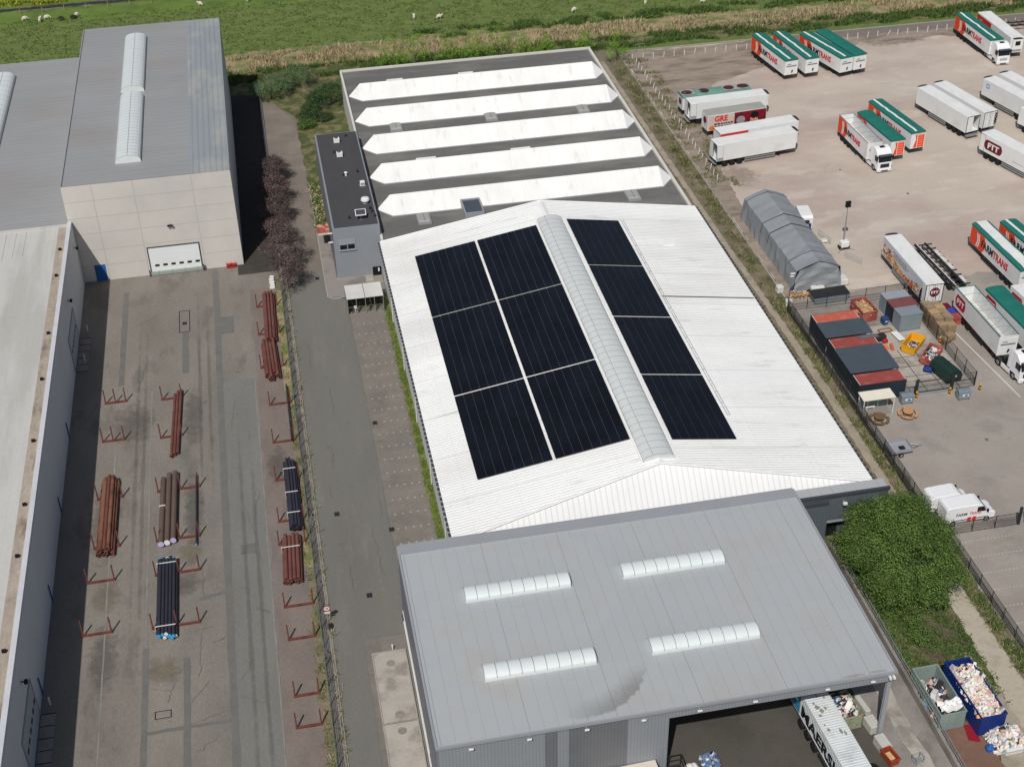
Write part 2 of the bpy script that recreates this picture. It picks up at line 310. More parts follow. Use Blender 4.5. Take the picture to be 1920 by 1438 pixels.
sheet("pale_joint", rect(-5.95, 60, -5.8, 150), Z(5), m_stripl, .04, 2)
for cx, cy, a, b in ((-14.6, 165.7, .72, 2.75), (-16.9, 95.45, .78, .5)):
    mb = MB()
    for x0, y0, x1, y1 in ((-a, -b, a, -b+.09), (-a, b-.09, a, b), (-a, -b+.09, -a+.09, b-.09), (a-.09, -b+.09, a, b-.09)):
        mb.add([(cx+x0, cy+y0, Z(6)), (cx+x1, cy+y0, Z(6)), (cx+x1, cy+y1, Z(6)), (cx+x0, cy+y1, Z(6))], [(0, 1, 2, 3)])
    struct(mb.build("manhole_outline", m_chas))
def cracks(pts, name="paving_crack"):
    mb = MB()
    for (x0, y0, x1, y1) in pts:
        n = 9; P = [(x0+(x1-x0)*i/n+random.uniform(-.16, .16), y0+(y1-y0)*i/n+random.uniform(-.16, .16)) for i in range(n+1)]
        for (a, b), (c, d) in zip(P, P[1:]):
            L = math.hypot(c-a, d-b)+1e-6; nx, ny = -(d-b)/L*.02, (c-a)/L*.02
            mb.add([(a-nx, b-ny, Z(7)), (c-nx, d-ny, Z(7)), (c+nx, d+ny, Z(7)), (a+nx, b+ny, Z(7))], [(0, 1, 2, 3)])
    struct(mb.build(name, m_strip))
cracks([(-14.3, 96.5, -12.6, 98.8), (-15, 93.5, -10.8, 94.6), (-7.2, 119.5, -8.2, 125), (-18.2, 99, -16, 98.3), (-12, 104, -10.8, 104.4), (-13.4, 99.5, -13.2, 105.5), (-16.5, 100.2, -14, 101.3),
        (-9.5, 98, -8.2, 101), (-13.8, 90, -11.8, 91.8), (-7.2, 121, -6.5, 127), (-16.6, 96.8, -15.9, 99.1), (-12.8, 110.5, -12.9, 116), (-14, 105.9, -12.1, 106.4)])
cracks([(2.2, 129, 2.4, 133), (1.4, 126, 1.6, 124), (3.4, 140, 3.2, 146), (5.8, 110, 5.5, 118), (1.2, 150, 1.5, 156), (4.4, 96, 4.0, 101), (6.9, 120, 7.0, 129), (2.6, 108, 2.4, 113), (-20.5, 150, -19.5, 156), (-20, 130, -19.6, 136), (-9, 140, -8.6, 146), (-12.5, 150, -12.9, 158), (-21, 166, -18, 168), (-7.4, 95, -9.8, 96.2)], "road_crack")
m_tyre = mat("tyre_mark", S(96,92,87), .95, .2, 1.2, .15, 7)
for x, y0, y1 in ((-13.0, 120, 176), (-11.8, 122, 177), (-20.6, 100, 172), (-19.7, 96, 170), (-8.6, 70, 148), (-7.3, 66, 146)):
    k = 'tyre_soft'
    if k not in MC: MC[k] = soften(m_tyre.copy(), .22, .5)
    sheet("tyre_mark", rect(x, y0, x+.5, y1), Z(5), MC[k], .12, 3)
for x, y in ((2.0, 133.5), (2.3, 131), (3.9, 125.4), (1.8, 116), (4.8, 138), (3.0, 148), (-12.2, 146), (-8.0, 152), (90, 150), (78, 118), (84, 112), (95, 178), (104, 196), (88, 188)):
    sheet("oil_drip", [(x+random.uniform(.12, .3)*math.cos(t*.9), y+random.uniform(.15, .4)*math.sin(t*.9)) for t in range(7)], Z(6), m_strip)
# stains on the storage yard
m_stain = mat("damp_stain", S(98,92,86), .9, .2, .8, .12, 7, col2=S(112,106,98), c2s=.3)
m_stain2 = mat("ochre_stain", S(134,120,98), .9, .15, .6, .1, 7, col2=S(116,108,98), c2s=.4)
def blob(name, cx, cy, rx, ry, z, m, n=40, rough=.25):
    rx *= 1.5; ry *= 1.5; rough *= .4
    k = m.name+'_soft'
    if k not in MC: MC[k] = m.copy(); MC[k].name = k
    m = MC[k]
    ph = [random.uniform(0, 6.28) for _ in range(4)]
    pts = []
    for i in range(n):
        a = 2*math.pi*i/n; k = 1+rough*(.5*math.sin(2*a+ph[0])+.35*math.sin(3*a+ph[1])+.3*math.sin(5*a+ph[2])+.25*math.sin(9*a+ph[3]))
        pts.append((cx+rx*k*math.cos(a), cy+ry*k*math.sin(a)))
    return sheet(name, pts, z, soften(m))
for a in ((-22.8, 104, 1.2, 4), (-13.6, 143, .9, 5), (-15.2, 113.5, 1.6, 1.6), (-13.8, 125, .9, 5), (-23.4, 125, 1.4, 5), (-4, 131, 1, 3), (-21, 143, 2.2, 3.5)): blob("damp_stain", *a, Z(3)+.001*random.random(), m_stain)
for a in ((-17, 101.2, 1.6, 1.5), (-14.2, 118, 1, 1.6), (-22.8, 113, 1.2, 2.2)): blob("ochre_stain", *a, Z(3)+.0015, m_stain2)
# road between the sites
sheet("access_road", [(-.3, 60), (7.4, 60), (7.4, 166.8), (5, 167.4), (5, 200), (4.9, 226), (1, 236), (-1.1, 238), (-1.1, 216), (-.3, 172)], Z(2), m_asph)
sheet("brown_road_end", [(-.3, 172), (4.9, 176), (4.9, 226), (1, 236), (-1.1, 238), (-1.1, 216)], Z(3), mat("worn_brown_asphalt", S(122,113,104), .92, .12, .3, .1, 6, col2=S(132,122,112), c2s=.2), .25, 2)
sheet("fence_gravel_strip", rect(-1.25, 60, -.3, 172.4), Z(3), m_concd, .05, 1.2)
sheet("weed_edge", rect(-2.05, 60, -1.28, 172), Z(6), m_weed, .22, .8)
sheet("weed_edge", rect(-.45, 60, -.22, 172), Z(5), m_weed, .1, .5)
for y0, y1 in ((60, 100), (113, 116.5), (143, 171)): sheet("weed_edge", rect(-2.2, y0, -1.3, y1), Z(7), m_reedg if y1 > 110 else m_weed, .25, .7)
sheet("parking_paving", rect(7.4, 60, 12.3, 163), Z(4), m_bay)
sheet("asphalt_seam", rect(7.35, 60, 7.5, 163), Z(5), m_strip)
sheet("lawn_strip", rect(12.25, 103, 13.2, 166), Z(6), m_hallgrass, .14, .6)
B(5.0, 167.4, 0, 6.75, 203, .12).build("pavement", m_concd)['kind'] = 'structure'
B(5.0, 186, .12, 6.75, 203, .15).build("planted_bed", m_weed)['kind'] = 'structure'
kb = MB().box(4.86, 167.6, 0, 5.0, 203, .13); kb.box(5.6, 166.9, 0, 7.3, 167.05, .13).tube((5.05, 167.6, .06), (5.6, 167, .06), .07)
struct(kb.build("kerb", m_kerb))
struct(B(6.75, 166.9, 0, 13.0, 172, .11).build("pavement", m_concd))
struct(MB().box(-1.15, 172.4, 0, -.85, 246, .35).build("kerb", m_kerb))
struct(MB().box(-.35, 60, 0, -.28, 172, .14).build("kerb", m_kerb))
mb = MB()
for k in range(24):
    y = 144.65-2.5*k+ (0 if k < 40 else 0)
    for x in (8.25, 9.12, 9.98, 10.8, 11.65): mb.box(x-.1, y-.06, Z(5), x+.1, y+.06, Z(6))
for k in range(6):
    y = 147.15+2.5*k
    for x in (8.25, 9.12, 9.98, 10.8, 11.65): mb.box(x-.1, y-.06, Z(5), x+.1, y+.06, Z(6))
struct(mb.build("bay_markings", mat("worn_marking", S(176,172,165), .9, .2, 1.5, .1, 9)))
mb = MB()
for k in range(22):
    y = 101.9-2.47*k
    for i in range(14): mb.box(67.0+i*.42, y-.05, Z(4), 67.22+i*.42, y+.05, Z(5))
for y in (108.6,):
    for i in range(8): mb.box(68.2+i*.4, y-.04, Z(5), 68.4+i*.4, y+.04, Z(6))
struct(mb.build("bay_markings", mat("worn_marking", S(176,172,165))))
for x, y in ((1.9, 121.1), (4.0, 107.4), (3.9, 173.0), (8.0, 137.1), (7.55, 117.2), (-14.6, 165.2)):
    struct(MB().box(x-.28, y-.32, Z(3), x+.28, y+.32, Z(7)+.01).build("drain_cover", m_chas))
sheet("patched_seam", rect(2.66, 60, 2.76, 101.4), Z(3), m_strip, .02, 2); sheet("patched_seam", rect(2.76, 101.2, 6.8, 101.32), Z(4), m_strip)
sheet("red_paving_strip", rect(2.76, 60, 6.9, 101.2), Z(3), m_bay)
for y0, y1 in ((89.85, 98.8), (60, 89.6)):
    mb = MB().box(3.4, y0, 0, 6.55, y1, .2); struct(mb.build("concrete_slab", m_conc))
    mb = MB().box(3.28, y0, 0, 3.4, y1, .27).box(6.55, y0, 0, 6.67, y1, .27); struct(mb.build("kerb", m_kerb))
struct(B(3.28, 98.8, 0, 6.67, 98.95, .27).build("kerb", m_kerb))
for y in (97.3, 90.6, 88.6, 78): struct(MB().ring((5, y, .2), (5, y, .23), .42, .34, 20).tube((5, y, .2), (5, y, .212), .34, n=20).build("manhole_cover", m_concd))
# corridor east of the halls
sheet("corridor_ground", [(58, 150), (65.2, 150), (66.2, 190), (66.4, 246), (58, 246)], Z(1), m_dirt, .3)
sheet("corridor_ground", rect(58, 60, 65.8, 150), Z(2), m_weed, .3)
sheet("corridor_ground", rect(58.2, 106, 62.2, 150), Z(3), m_dirt, .3)
sheet("weedy_strip", [(64, 150), (66, 160), (66, 240), (63.8, 240)], Z(3), m_weed, .4, .8)
sheet("weedy_strip", [(66.4, 150), (66.6, 240), (68.8, 238), (70, 200), (69.5, 186), (68, 160), (67.5, 150)], Z(3), m_dirt2, .2, .8)
for i in range(14):
    y = 152+i*6.2; blob("weed_patch", random.uniform(63.5, 65.5), y, random.uniform(.5, 1), random.uniform(1, 2.4), Z(5)+.001*(i % 3), m_verge, rough=.6)
sheet("track_wear", [(60.6, 60), (63.9, 60), (63.9, 96), (61.9, 96), (61.3, 84)], Z(7), mat("pale_track", S(178,168,151), .95, .12, .5, .1, 7, col2=S(160,150,132), c2s=.5), .2, .6)
sheet("track", [(61.7, 60), (64.0, 60), (64.0, 95), (63.7, 112), (64.0, 133), (63.7, 152), (63.2, 170), (62.9, 200), (62.6, 240), (61.8, 240), (62.0, 200), (62.4, 170), (62.8, 150), (62.9, 133), (62.6, 112), (61.8, 95)], Z(6), m_path, .1, .4)
struct(MB().box(66.05, 152, 0, 66.25, 243.8, .12).build("kerb", m_kerb))
# trailer yards
sheet("gravel_yard", [(66.4, 152), (400, 152), (400, 243.6), (66.4, 243.6)], Z(2), m_yard)
sheet("paved_yard", [(66, 60), (400, 60), (400, 151), (96, 153.5), (66, 152.6)], Z(3), m_yard2, .5, 1.5)
sheet("stalky_margin", [(66.6, 243.5), (66.6, 186), (68.9, 186), (71, 196), (73, 212), (80, 226), (92, 232), (112, 237.5), (122, 236), (150, 238.5), (300, 238.5), (300, 243.5)], Z(4), m_dirt2, .8, 1.5)
sheet("far_lane", [(97, 240.6), (300, 241.4), (300, 244.2), (97, 243.8)], Z(6), mat("dusty_lane", S(122,113,106), .95, .15, .5, .12, 5), .3)
struct(MB().box(66.25, 243.8, 0, 300, 244.05, .15).build("kerb", m_kerb))
for a in ((74, 207, 3, 4), (71.5, 199, 2, 4), (72, 190, 2.2, 3), (97, 236, 6, 2.5), (118, 236.3, 5, 1.4)): blob("weed_patch", *a, Z(5)+.002, m_dirt2, rough=.5)
sheet("compound_slab", rect(73, 128.5, 81.2, 144), Z(5), m_conc, 0)
sheet("compound_dirt", rect(65.6, 144, 81.5, 149.9), Z(5), m_concd, .1)
mb = MB()
for x in (73.4, 75.5, 77.6, 79.7): mb.box(x, 128.5, Z(6), x+.08, 137.8, Z(7))
for y in (129.9, 132.0, 134.1, 136.2): mb.box(73, y, Z(6), 81.2, y+.08, Z(7)+.001)
struct(mb.build("slab_joints", m_chas))
mb = MB().add([(84.6, 140.2, Z(5)), (84.75, 140.2, Z(5)), (86.0, 125, Z(5)), (85.85, 125, Z(5))], [(0, 1, 2, 3)]); struct(mb.build("line_marking", m_whitew))
# driveway and the planted corner bottom right
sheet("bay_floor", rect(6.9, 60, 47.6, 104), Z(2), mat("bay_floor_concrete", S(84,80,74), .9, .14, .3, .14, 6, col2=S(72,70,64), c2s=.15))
sheet("driveway", rect(47.6, 60, 52.8, 104), Z(2), m_concd, 0)
sheet("pale_lane", rect(49.8, 60, 51.2, 100), Z(3), m_conc, .25, 2)
sheet("rough_corner", [(53, 60), (61.7, 60), (61.7, 106), (53, 106)], Z(4), m_verge, .2)
sheet("dirt_patch", [(53.4, 71), (57.3, 71), (57.3, 78.6), (53.4, 80)], Z(5), m_reddirt, .3, .7)
blob("dirt_patch", 57.6, 86.4, 1.3, 1.0, Z(5), m_reddirt)
sheet("dirt_patch", [(57.3, 68), (61.8, 68), (61.8, 79), (60.8, 84), (60.2, 87), (59.6, 80), (57.3, 78)], Z(6), m_path, .35, .7)
blob("dirt_patch", 60.2, 91, 1.3, 4.4, Z(5)+.001, m_dirt); blob("dirt_patch", 57.8, 89, 2.2, 2.6, Z(5)+.001, m_dirt)
sheet("car_park_paving", rect(66.2, 60, 400, 103.2), Z(4), m_yard2, 0)

# ================================================================== helpers for buildings
def corr(x0, x1, z0, z1, ya, yb, pitch, cut=None, fn=.72, dep=.055, mi=0):
    """ribbed roof plane: slopes from (x0,z0) to (x1,z1), ribs run along x and repeat along y"""
    mb = MB(); y = ya; prof = []
    while y < yb-1e-6:
        for f, h in ((0, dep), (fn, dep), (fn+.06, 0), (.95, 0)):
            yy = y+f*pitch
            if yy <= yb: prof.append((yy, h))
        y += pitch
    prof.append((yb, dep)); vs = []; fs = []
    for i, (yy, h) in enumerate(prof):
        t = 1.0
        if cut: t = max(.0, min(1, cut(yy)))
        vs += [(x0, yy, z0+h), (x0+(x1-x0)*t, yy, z0+(z1-z0)*t+h)]
        if i: k = 2*i; fs.append((k-2, k-1, k+1, k))
    return mb.add(vs, fs, mi)
def barrel(name, x0, x1, y0, y1, z, rise, n, parent, axis='y', msk=None, bar=.05, ridge=True):
    """barrel rooflight: milky vault on a curb with glazing bars"""
    msk = msk or m_sky; K = 10
    if axis == 'y': P = lambda s, t, h: (x0+(x1-x0)*s, y0+(y1-y0)*t, z+h)
    else: P = lambda s, t, h: (x0+(x1-x0)*t, y0+(y1-y0)*s, z+h)
    prof = [((1-math.cos(math.pi*i/K))/2, .25+rise*math.sin(math.pi*i/K)**.9) for i in range(K+1)]
    vs = []; fs = []
    for t in (0, 1): vs += [P(s, t, h) for s, h in prof]
    for i in range(K): fs.append((i, i+1, K+2+i, K+1+i))
    mb = MB().add(vs, fs); o = mb.build(name, msk, parent, smooth=False)
    e = MB()
    for t in (0, 1): e.add([P(s, t, h) for s, h in prof]+[P(1, t, 0), P(0, t, 0)], [tuple(range(K+3))])
    for s0, s1 in ((0, .001), (.999, 1)):
        e.add([P(s0, 0, 0), P(s0, 1, 0), P(s0, 1, .25), P(s0, 0, .25)], [(0, 1, 2, 3)])
    e.build("end_panel", msk, o)
    b = MB(); L = abs((y1-y0) if axis == 'y' else (x1-x0)); dt = bar/L/2
    for k in range(n+1):
        t = k/n
        for i in range(K):
            (s0, h0), (s1, h1) = prof[i], prof[i+1]
            b.add([P(s0, t-dt, h0+.02), P(s1, t-dt, h1+.02), P(s1, t+dt, h1+.02), P(s0, t+dt, h0+.02)], [(0, 1, 2, 3)])
        if not ridge: b.build("glazing_bar", m_glaz, o); b = MB()
    if ridge:
        W = abs((x1-x0) if axis == 'y' else (y1-y0)); ds = .03/W
        for s in ((.5,) if ridge is True else ridge):
            h = .25+rise*(max(0, 1-(2*s-1)**2))**.45
            b.add([P(s-ds, 0, h+.03), P(s-ds, 1, h+.03), P(s+ds, 1, h+.03), P(s+ds, 0, h+.03)], [(0, 1, 2, 3)])
    if b.v: b.build("glazing_bars", m_glaz, o)
    return o
def parapet(x0, y0, x1, y1, z, h, t, m, parent, name="parapet"):
    mb = MB().box(x0, y0, z, x1, y0+t, z+h).box(x0, y1-t, z, x1, y1, z+h).box(x0, y0+t, z, x0+t, y1-t, z+h).box(x1-t, y0+t, z, x1, y1-t, z+h)
    return mb.build(name, m, parent)

# ------------------------------------------------------------------ 1. pale warehouse, left foreground
w1 = empty("warehouse", (-28.4, 60, 0), 0, "long pale warehouse along the left edge with a weathered whitish roof", "warehouse")
def put(o, p):
    o.parent = p; o.matrix_parent_inverse = Matrix.Translation(-p.location); return o
def P(mb, name, m, p, **k):
    """part in world coordinates under an empty or a part of it"""
    o = mb.build(name, m, **k); o.parent = p
    q = p; T = Vector((0, 0, 0))
    while q: T += Vector(q.location); q = q.parent
    o.location = -T+Vector(p.location)*0
    return o
P(B(-75, 50, 0, -28.4, 179.2, 9.3), "wall", m_lwall, w1)
P(B(-75, 50, 9.3, -29.6, 178.9, 9.42), "roof", m_lroof, w1)
mb = MB(); n = 90; pts = []
P(MB().box(-30.1, 50, 9.3, -28.9, 179.1, 9.44), "gutter", m_gutter, w1)
P(MB().box(-28.9, 50, 9.3, -28.38, 179.2, 9.9), "parapet", mat("parapet_cap", S(196,198,200), .6, .08, .5, .05, 6), w1)
P(MB().box(-75, 178.6, 9.42, -28.9, 179.2, 9.6), "parapet", m_lroof, w1)
for y in (86, 97, 110, 118, 129, 141, 151, 165, 172):
    P(MB().box(-29.7, y, 9.44, -29.3, y+.25, 9.75), "roof_outlet", m_dark, w1)
for k in range(7):
    P(MB().box(-34.5-1.3*k, 171.5-.3*k, 9.42, -34.35-1.3*k, 178.2, 9.47), "roof_seam", m_lroof, w1)
for i, (y0, y1) in enumerate(((156.3, 164.3), (90.2, 97.8))):
    d = P(MB().box(-28.4, y0, .5, -28.32, y1, 4.8), "door", mat("dock_door", S(176,180,184), .6, .05, .5, .02, 6, lines=[(2, .6, .04, .2, 0)]), w1)
    P(MB().box(-28.4, y0-.15, 0, -28.28, y0, 4.95).box(-28.4, y1, 0, -28.28, y1+.15, 4.95).box(-28.4, y0, 4.8, -28.28, y1, 4.95), "door_frame", m_trim, w1)
    pm = MB()
    for k in range(6): pm.box(-28.32, y0+.6+k*1.2, 2.5, -28.3, y0+1.3+k*1.2, 2.9)
    P(pm, "pane", m_dark, d)
    rmp = empty("dock_leveller", (-27.6, (y0+y1)/2, 0), 0, "steel-framed concrete dock apron in front of the %s dock door of the pale warehouse" % ("farther" if i == 0 else "nearer"), "loading dock", "dock aprons by the pale warehouse")
    P(MB().box(-28.25, y0, 0, -26.9, y1, .12), "apron", m_concd, rmp)
    gm = MB()
    for k in range(6): gm.box(-28.25, y0+k*(y1-y0-.08)/5, .12, -26.9, y0+k*(y1-y0-.08)/5+.08, .15)
    P(gm, "frame", m_dsteel, rmp)
for y in (162.4, 95.3, 176.4):
    fl = P(MB().box(-28.4, y-.05, 7.2, -28.1, y+.05, 7.3), "floodlight", m_trimd, w1); P(MB().box(-28.1, y-.2, 7.05, -27.8, y+.2, 7.35), "lamp_head", m_dark, fl)
for i, y in enumerate((142.2, 128.0, 113.6, 100.5)):
    P(MB().tube((-28.3, y, 0), (-28.3, y, 2.3), .07), "downpipe", m_blue, w1)
BP = [(-27.35, 166.0), (-27.35, 158.8), (-27.5, 99.0), (-27.5, 89.4)]
for i, (x, y) in enumerate(BP):
    o = tag(MB().tube((0, 0, 0), (0, 0, 1.05), .1, n=10).tube((0, 0, 1.05), (0, 0, 1.12), .1, .05, n=10).build("guard_post", m_whitew), "white guard post beside the %s dock apron, at its %s end" % (("farther", "farther", "nearer", "nearer")[i], ("far", "near")[i % 2]), "bollard", "guard posts at the dock doors"); o.location = (x, y, 0)

# ------------------------------------------------------------------ 2. low grey warehouse behind it
w2 = empty("warehouse", (-40, 180, 0), 0, "low warehouse with a ribbed grey roof, left of the tall beige one", "warehouse")
P(B(-95, 179.3, 0, -28.95, 240.6, 9.3), "wall", m_side, w2)
P(B(-95, 179.3, 9.3, -28.95, 240.6, 9.5), "roof", m_broof, w2)
P(MB().box(-95, 240.1, 9.5, -28.95, 240.6, 9.75), "parapet", m_trim, w2)
o = barrel("rooflight", -44.4, -40.8, 184, 234.5, 9.5, 1.0, 26, None); put(o, w2)
o['_'] = 0; del o['_']
# ------------------------------------------------------------------ 3. tall beige warehouse
w3 = empty("warehouse", (-17.5, 179.4, 0), 0, "tall warehouse of beige concrete panels with a grey roof and a white overhead door", "warehouse")
X0, X1, Y0, Y1, H = -28.85, -6.12, 179.4, 238.6, 15.0
P(MB().box(X0, Y0, 0, X1, Y0+.3, H), "front_wall", m_beige, w3)
P(MB().box(X1-.3, Y0+.3, 0, X1, Y1, H).box(X0, Y1-.3, 0, X1-.3, Y1, H).box(X0, Y0+.3, 0, X0+.3, Y1-.3, H), "side_wall", m_side, w3)
rf = P(MB().box(X0+.15, Y0+.02, H, -11.6, Y1-.15, H+.1), "roof", m_broof, w3)
P(MB().box(-11.6, Y0+.02, H, X1-.15, Y1-.15, H+.1), "roof_strip", m_broof2, w3)
P(MB().box(X0, Y0, H, X0+.15, Y1, H+.28).box(X1-.15, Y0, H, X1, Y1, H+.28).box(X0+.15, Y1-.15, H, X1-.15, Y1, H+.28), "parapet", m_trim, w3)
jm = MB()
for x in (-24.9, -19.4, -11.5): jm.box(x-.035, Y0-.012, 0, x+.035, Y0, 14.95)
for z in (2.5, 5.0, 7.6, 10.1, 12.6): jm.box(X0, Y0-.009, z-.03, X1, Y0, z+.03)
P(jm, "panel_joint", m_bjoint, w3)
for y0, y1 in ((209.9, 232.4), (184.9, 207.5)):
    o = barrel("rooflight", -21.7, -18.2, y0, y1, H+.1, .85, 22, None); put(o, w3)
dr = P(MB().box(-19.0, Y0-.06, .6, -12.0, Y0-.02, 4.35), "door", mat("door_white", S(226,230,228), .5, .03, .5, .01, 6, lines=[(2, .62, .03, .1, 0)]), w3)
P(MB().box(-19.15, Y0-.1, .5, -19.0, Y0, 4.5).box(-12.0, Y0-.1, .5, -11.85, Y0, 4.5).box(-19.0, Y0-.1, 4.35, -12.0, Y0, 4.5), "door_frame", m_trimd, w3)
pm = MB()
for k in range(6): pm.box(-18.4+k*1.13-.02, Y0-.08, 1.35, -17.8+k*1.13, Y0-.06, 1.68)
P(pm, "pane", m_dark, dr)
P(MB().box(-19.1, Y0-.35, .1, -11.9, Y0-.02, .58), "dock_bumper", mat("dock_green", S(150,160,152), .7, .08, 1, .04, 8, lines=[(0, 1.8, .08, .4, 0)]), w3)
fl = P(MB().box(-15.55, Y0-.25, 7.65, -15.2, Y0, 7.75), "floodlight", m_trimd, w3)
P(MB().box(-15.75, Y0-.45, 7.55, -15.45, Y0-.25, 7.8).box(-15.3, Y0-.45, 7.55, -15.0, Y0-.25, 7.8), "lamp_head", m_dark, fl)
P(MB().box(-26.7, Y0-.06, 0, -25.2, Y0-.02, 2.6), "side_door", m_blue, w3)
P(MB().box(-19.35, Y0-.5, 0, -19.2, Y0-.3, 1.0).box(-11.75, Y0-.5, 0, -11.6, Y0-.3, 1.0), "door_post", m_dsteel, w3)
o = empty("hose_cabinet", (-7.9, 178.95, 0), 0, "small red equipment rack against the foot of the beige wall, right of the white door", "equipment rack")
P(MB().box(-8.5, 178.75, .5, -7.3, 179.2, .6).box(-8.5, 178.75, .1, -7.3, 179.2, .2), "shelf", m_red, o)
P(MB().box(-8.55, 178.75, 0, -8.5, 179.2, .8).box(-7.3, 178.75, 0, -7.25, 179.2, .8).box(-8.0, 178.7, .6, -7.8, 179, .8), "frame", m_red, o)

# ------------------------------------------------------------------ 4. annexe
w4 = empty("annexe", (10, 172, 0), 0, "grey metal-clad two-storey annexe with a dark felt roof at the corner of the flat-roofed hall", "office building")
P(MB().box(6.7, 172, .25, 13.25, 203.1, 8.1), "wall", [m_grey], w4)
P(MB().box(6.66, 171.96, 0, 13.25, 203.1, .25), "plinth", m_conc, w4)
P(B(6.95, 172.2, 8.1, 13.05, 202.9, 8.14), "roof", m_annroof, w4)
parapet(6.66, 171.96, 13.3, 203.14, 8.1, .25, .28, m_trim, None).parent = w4
w4.children[-1].location = -w4.location
P(MB().box(6.62, 172.3, 0.25, 6.66, 202.8, 8.05), "side_cladding", m_greyy, w4)
wn = P(MB().box(7.35, 171.9, 4.72, 9.7, 171.94, 6.42), "window", m_trim, w4)
P(MB().box(7.5, 171.87, 4.85, 8.48, 171.89, 6.1).box(8.6, 171.87, 4.85, 9.55, 171.89, 6.1), "pane", m_glass, wn)
P(MB().box(7.3, 171.8, 4.6, 9.75, 171.96, 4.72), "sill", m_trim, wn)
P(MB().box(8.5, 171.86, 5.6, 9.55, 171.868, 6.1).box(7.5, 171.86, 5.55, 8.48, 171.868, 6.1), "blind", m_trim, wn)
d = P(MB().box(11.75, 171.9, .1, 12.95, 171.95, 1.5), "door", m_dark, w4)
P(MB().box(12.5, 171.8, .8, 12.7, 171.9, 1.3), "handle", m_white, d)
P(MB().box(10.6, 170.4, .06, 11.7, 171.96, .25), "step", m_conc, w4)
for x, z in ((6.3, 7.4), (6.2, 6.0)):
    P(MB().box(6.0, 172.2, z-.1, 6.66, 172.4, z), "security_camera", m_white, w4)
c = P(MB().box(4.95, 181.2, 2.5, 6.66, 184.1, 2.62), "entrance_canopy", mat("red_canopy", S(158,72,66), .8, .25, 2, .2, 5, col2=S(190,160,130), c2s=1.4), w4)
P(MB().box(4.95, 181.12, 2.42, 6.66, 181.2, 2.64), "fascia", m_whitew, c)
P(MB().box(6.6, 180.0, 0.1, 6.64, 181.2, 2.4), "side_door", m_dark, w4)
def roofunit(x, y, z, lab):
    o = empty("air_conditioner", (x, y, z), 0, lab, "air conditioner", "air conditioners on the annexe roof")
    MB().cbox(-.45, -.35, .12, .45, .35, .8, .05).build("casing", m_white, o)
    MB().box(-.4, -.3, 0, -.3, .3, .12).box(.3, -.3, 0, .4, .3, .12).build("feet", m_trimd, o)
    f = MB().ring((-.05, 0, .8), (-.05, 0, .86), .28, .2, 18).build("fan_guard", m_chas, o)
    MB().tube((-.05, 0, .8), (-.05, 0, .82), .2, n=18).build("fan", m_dark, f)
    MB().tube((-.05, 0, .82), (-.05, 0, .85), .07, n=8).build("hub", m_white, f)
roofunit(9.85, 199.4, 8.14, "white air conditioner on the dark felt roof, the farther of the pair")
roofunit(9.85, 194.4, 8.14, "white air conditioner on the dark felt roof, the nearer of the pair")
def stack(x, y, z, h, r, lab, m=m_trimd, cat="roof vent", name="roof_vent"):
    o = empty(name, (x, y, z), 0, lab, cat, "small vents on the annexe roof")
    MB().tube((0, 0, 0), (0, 0, h), r, n=10).build("pipe", m, o); MB().tube((0, 0, h), (0, 0, h+.12), r*1.7, r*.9, n=10).build("cap", m, o)
stack(10.15, 187.9, 8.14, .5, .16, "twin-capped pale roof vent halfway down the annexe roof", m_white)
stack(9.8, 187.9, 8.14, .3, .12, "dark stub vent just left of the pale vent on the annexe roof", m_chas)
stack(11.9, 188.6, 8.14, .35, .12, "small dark vent near the right edge of the annexe roof, behind the white box vent", m_chas)
stack(9.3, 174.4, 8.14, .4, .1, "lone short vent near the front edge of the annexe roof", m_chas)
stack(12.46, 176.7, 8.14, .35, .13, "dark vent in the short row by the round hood, farthest of the row", m_chas)
stack(12.6, 175.7, 8.14, .35, .13, "dark vent in the short row by the round hood, middle of the row", m_chas)
stack(12.85, 174.3, 8.14, .35, .13, "dark vent in the short row by the round hood, nearest of the row", m_chas)
stack(11.4, 201.3, 8.14, .3, .12, "small vent near the far edge of the annexe roof", m_chas)
stack(9.1, 195.9, 8.14, .3, .1, "tiny vent between the two air conditioners on the annexe roof", m_chas)
o = empty("box_vent", (12.2, 184.2, 8.14), 0, "white box vent near the right edge of the annexe roof", "roof vent")
MB().cbox(-.35, -.3, .1, .35, .3, .7, .06).build("casing", m_white, o); MB().box(-.42, -.37, 0, .42, .37, .1).build("base", m_trim, o)
MB().box(-.25, -.315, .2, .25, -.302, .55).build("louvre", m_trim, o)
o = empty("roof_cowl", (12.0, 178.7, 8.14), 0, "round white cowl on the annexe roof beside the rooflight tip", "roof vent")
MB().tube((0, 0, 0), (0, 0, .45), .4, n=16).build("collar", m_trim, o); MB().tube((0, 0, .45), (0, 0, .75), .62, .55, n=18).tube((0, 0, .75), (0, 0, .85), .55, .2, n=18).build("hood", m_white, o)
o = empty("dish_panel", (10.9, 174.1, 8.14), 0, "small framed panel on a post at the front of the annexe roof", "solar panel")
MB().tube((0, 0, 0), (0, 0, .9), .05).tube((0, -.5, .02), (0, .5, .02), .04).build("post", m_steel, o)
MB().prism([(-.5, .75), (.5, 1.2), (.5, 1.27), (-.5, .82)], -.75, .75, 'x').build("frame", m_white, o)
pp = MB().add([(-.66, -.42, .86), (.66, -.42, .86), (.66, .42, 1.24), (-.66, .42, 1.24)], [(0, 1, 2, 3)]).build("pane", m_trimd, o)

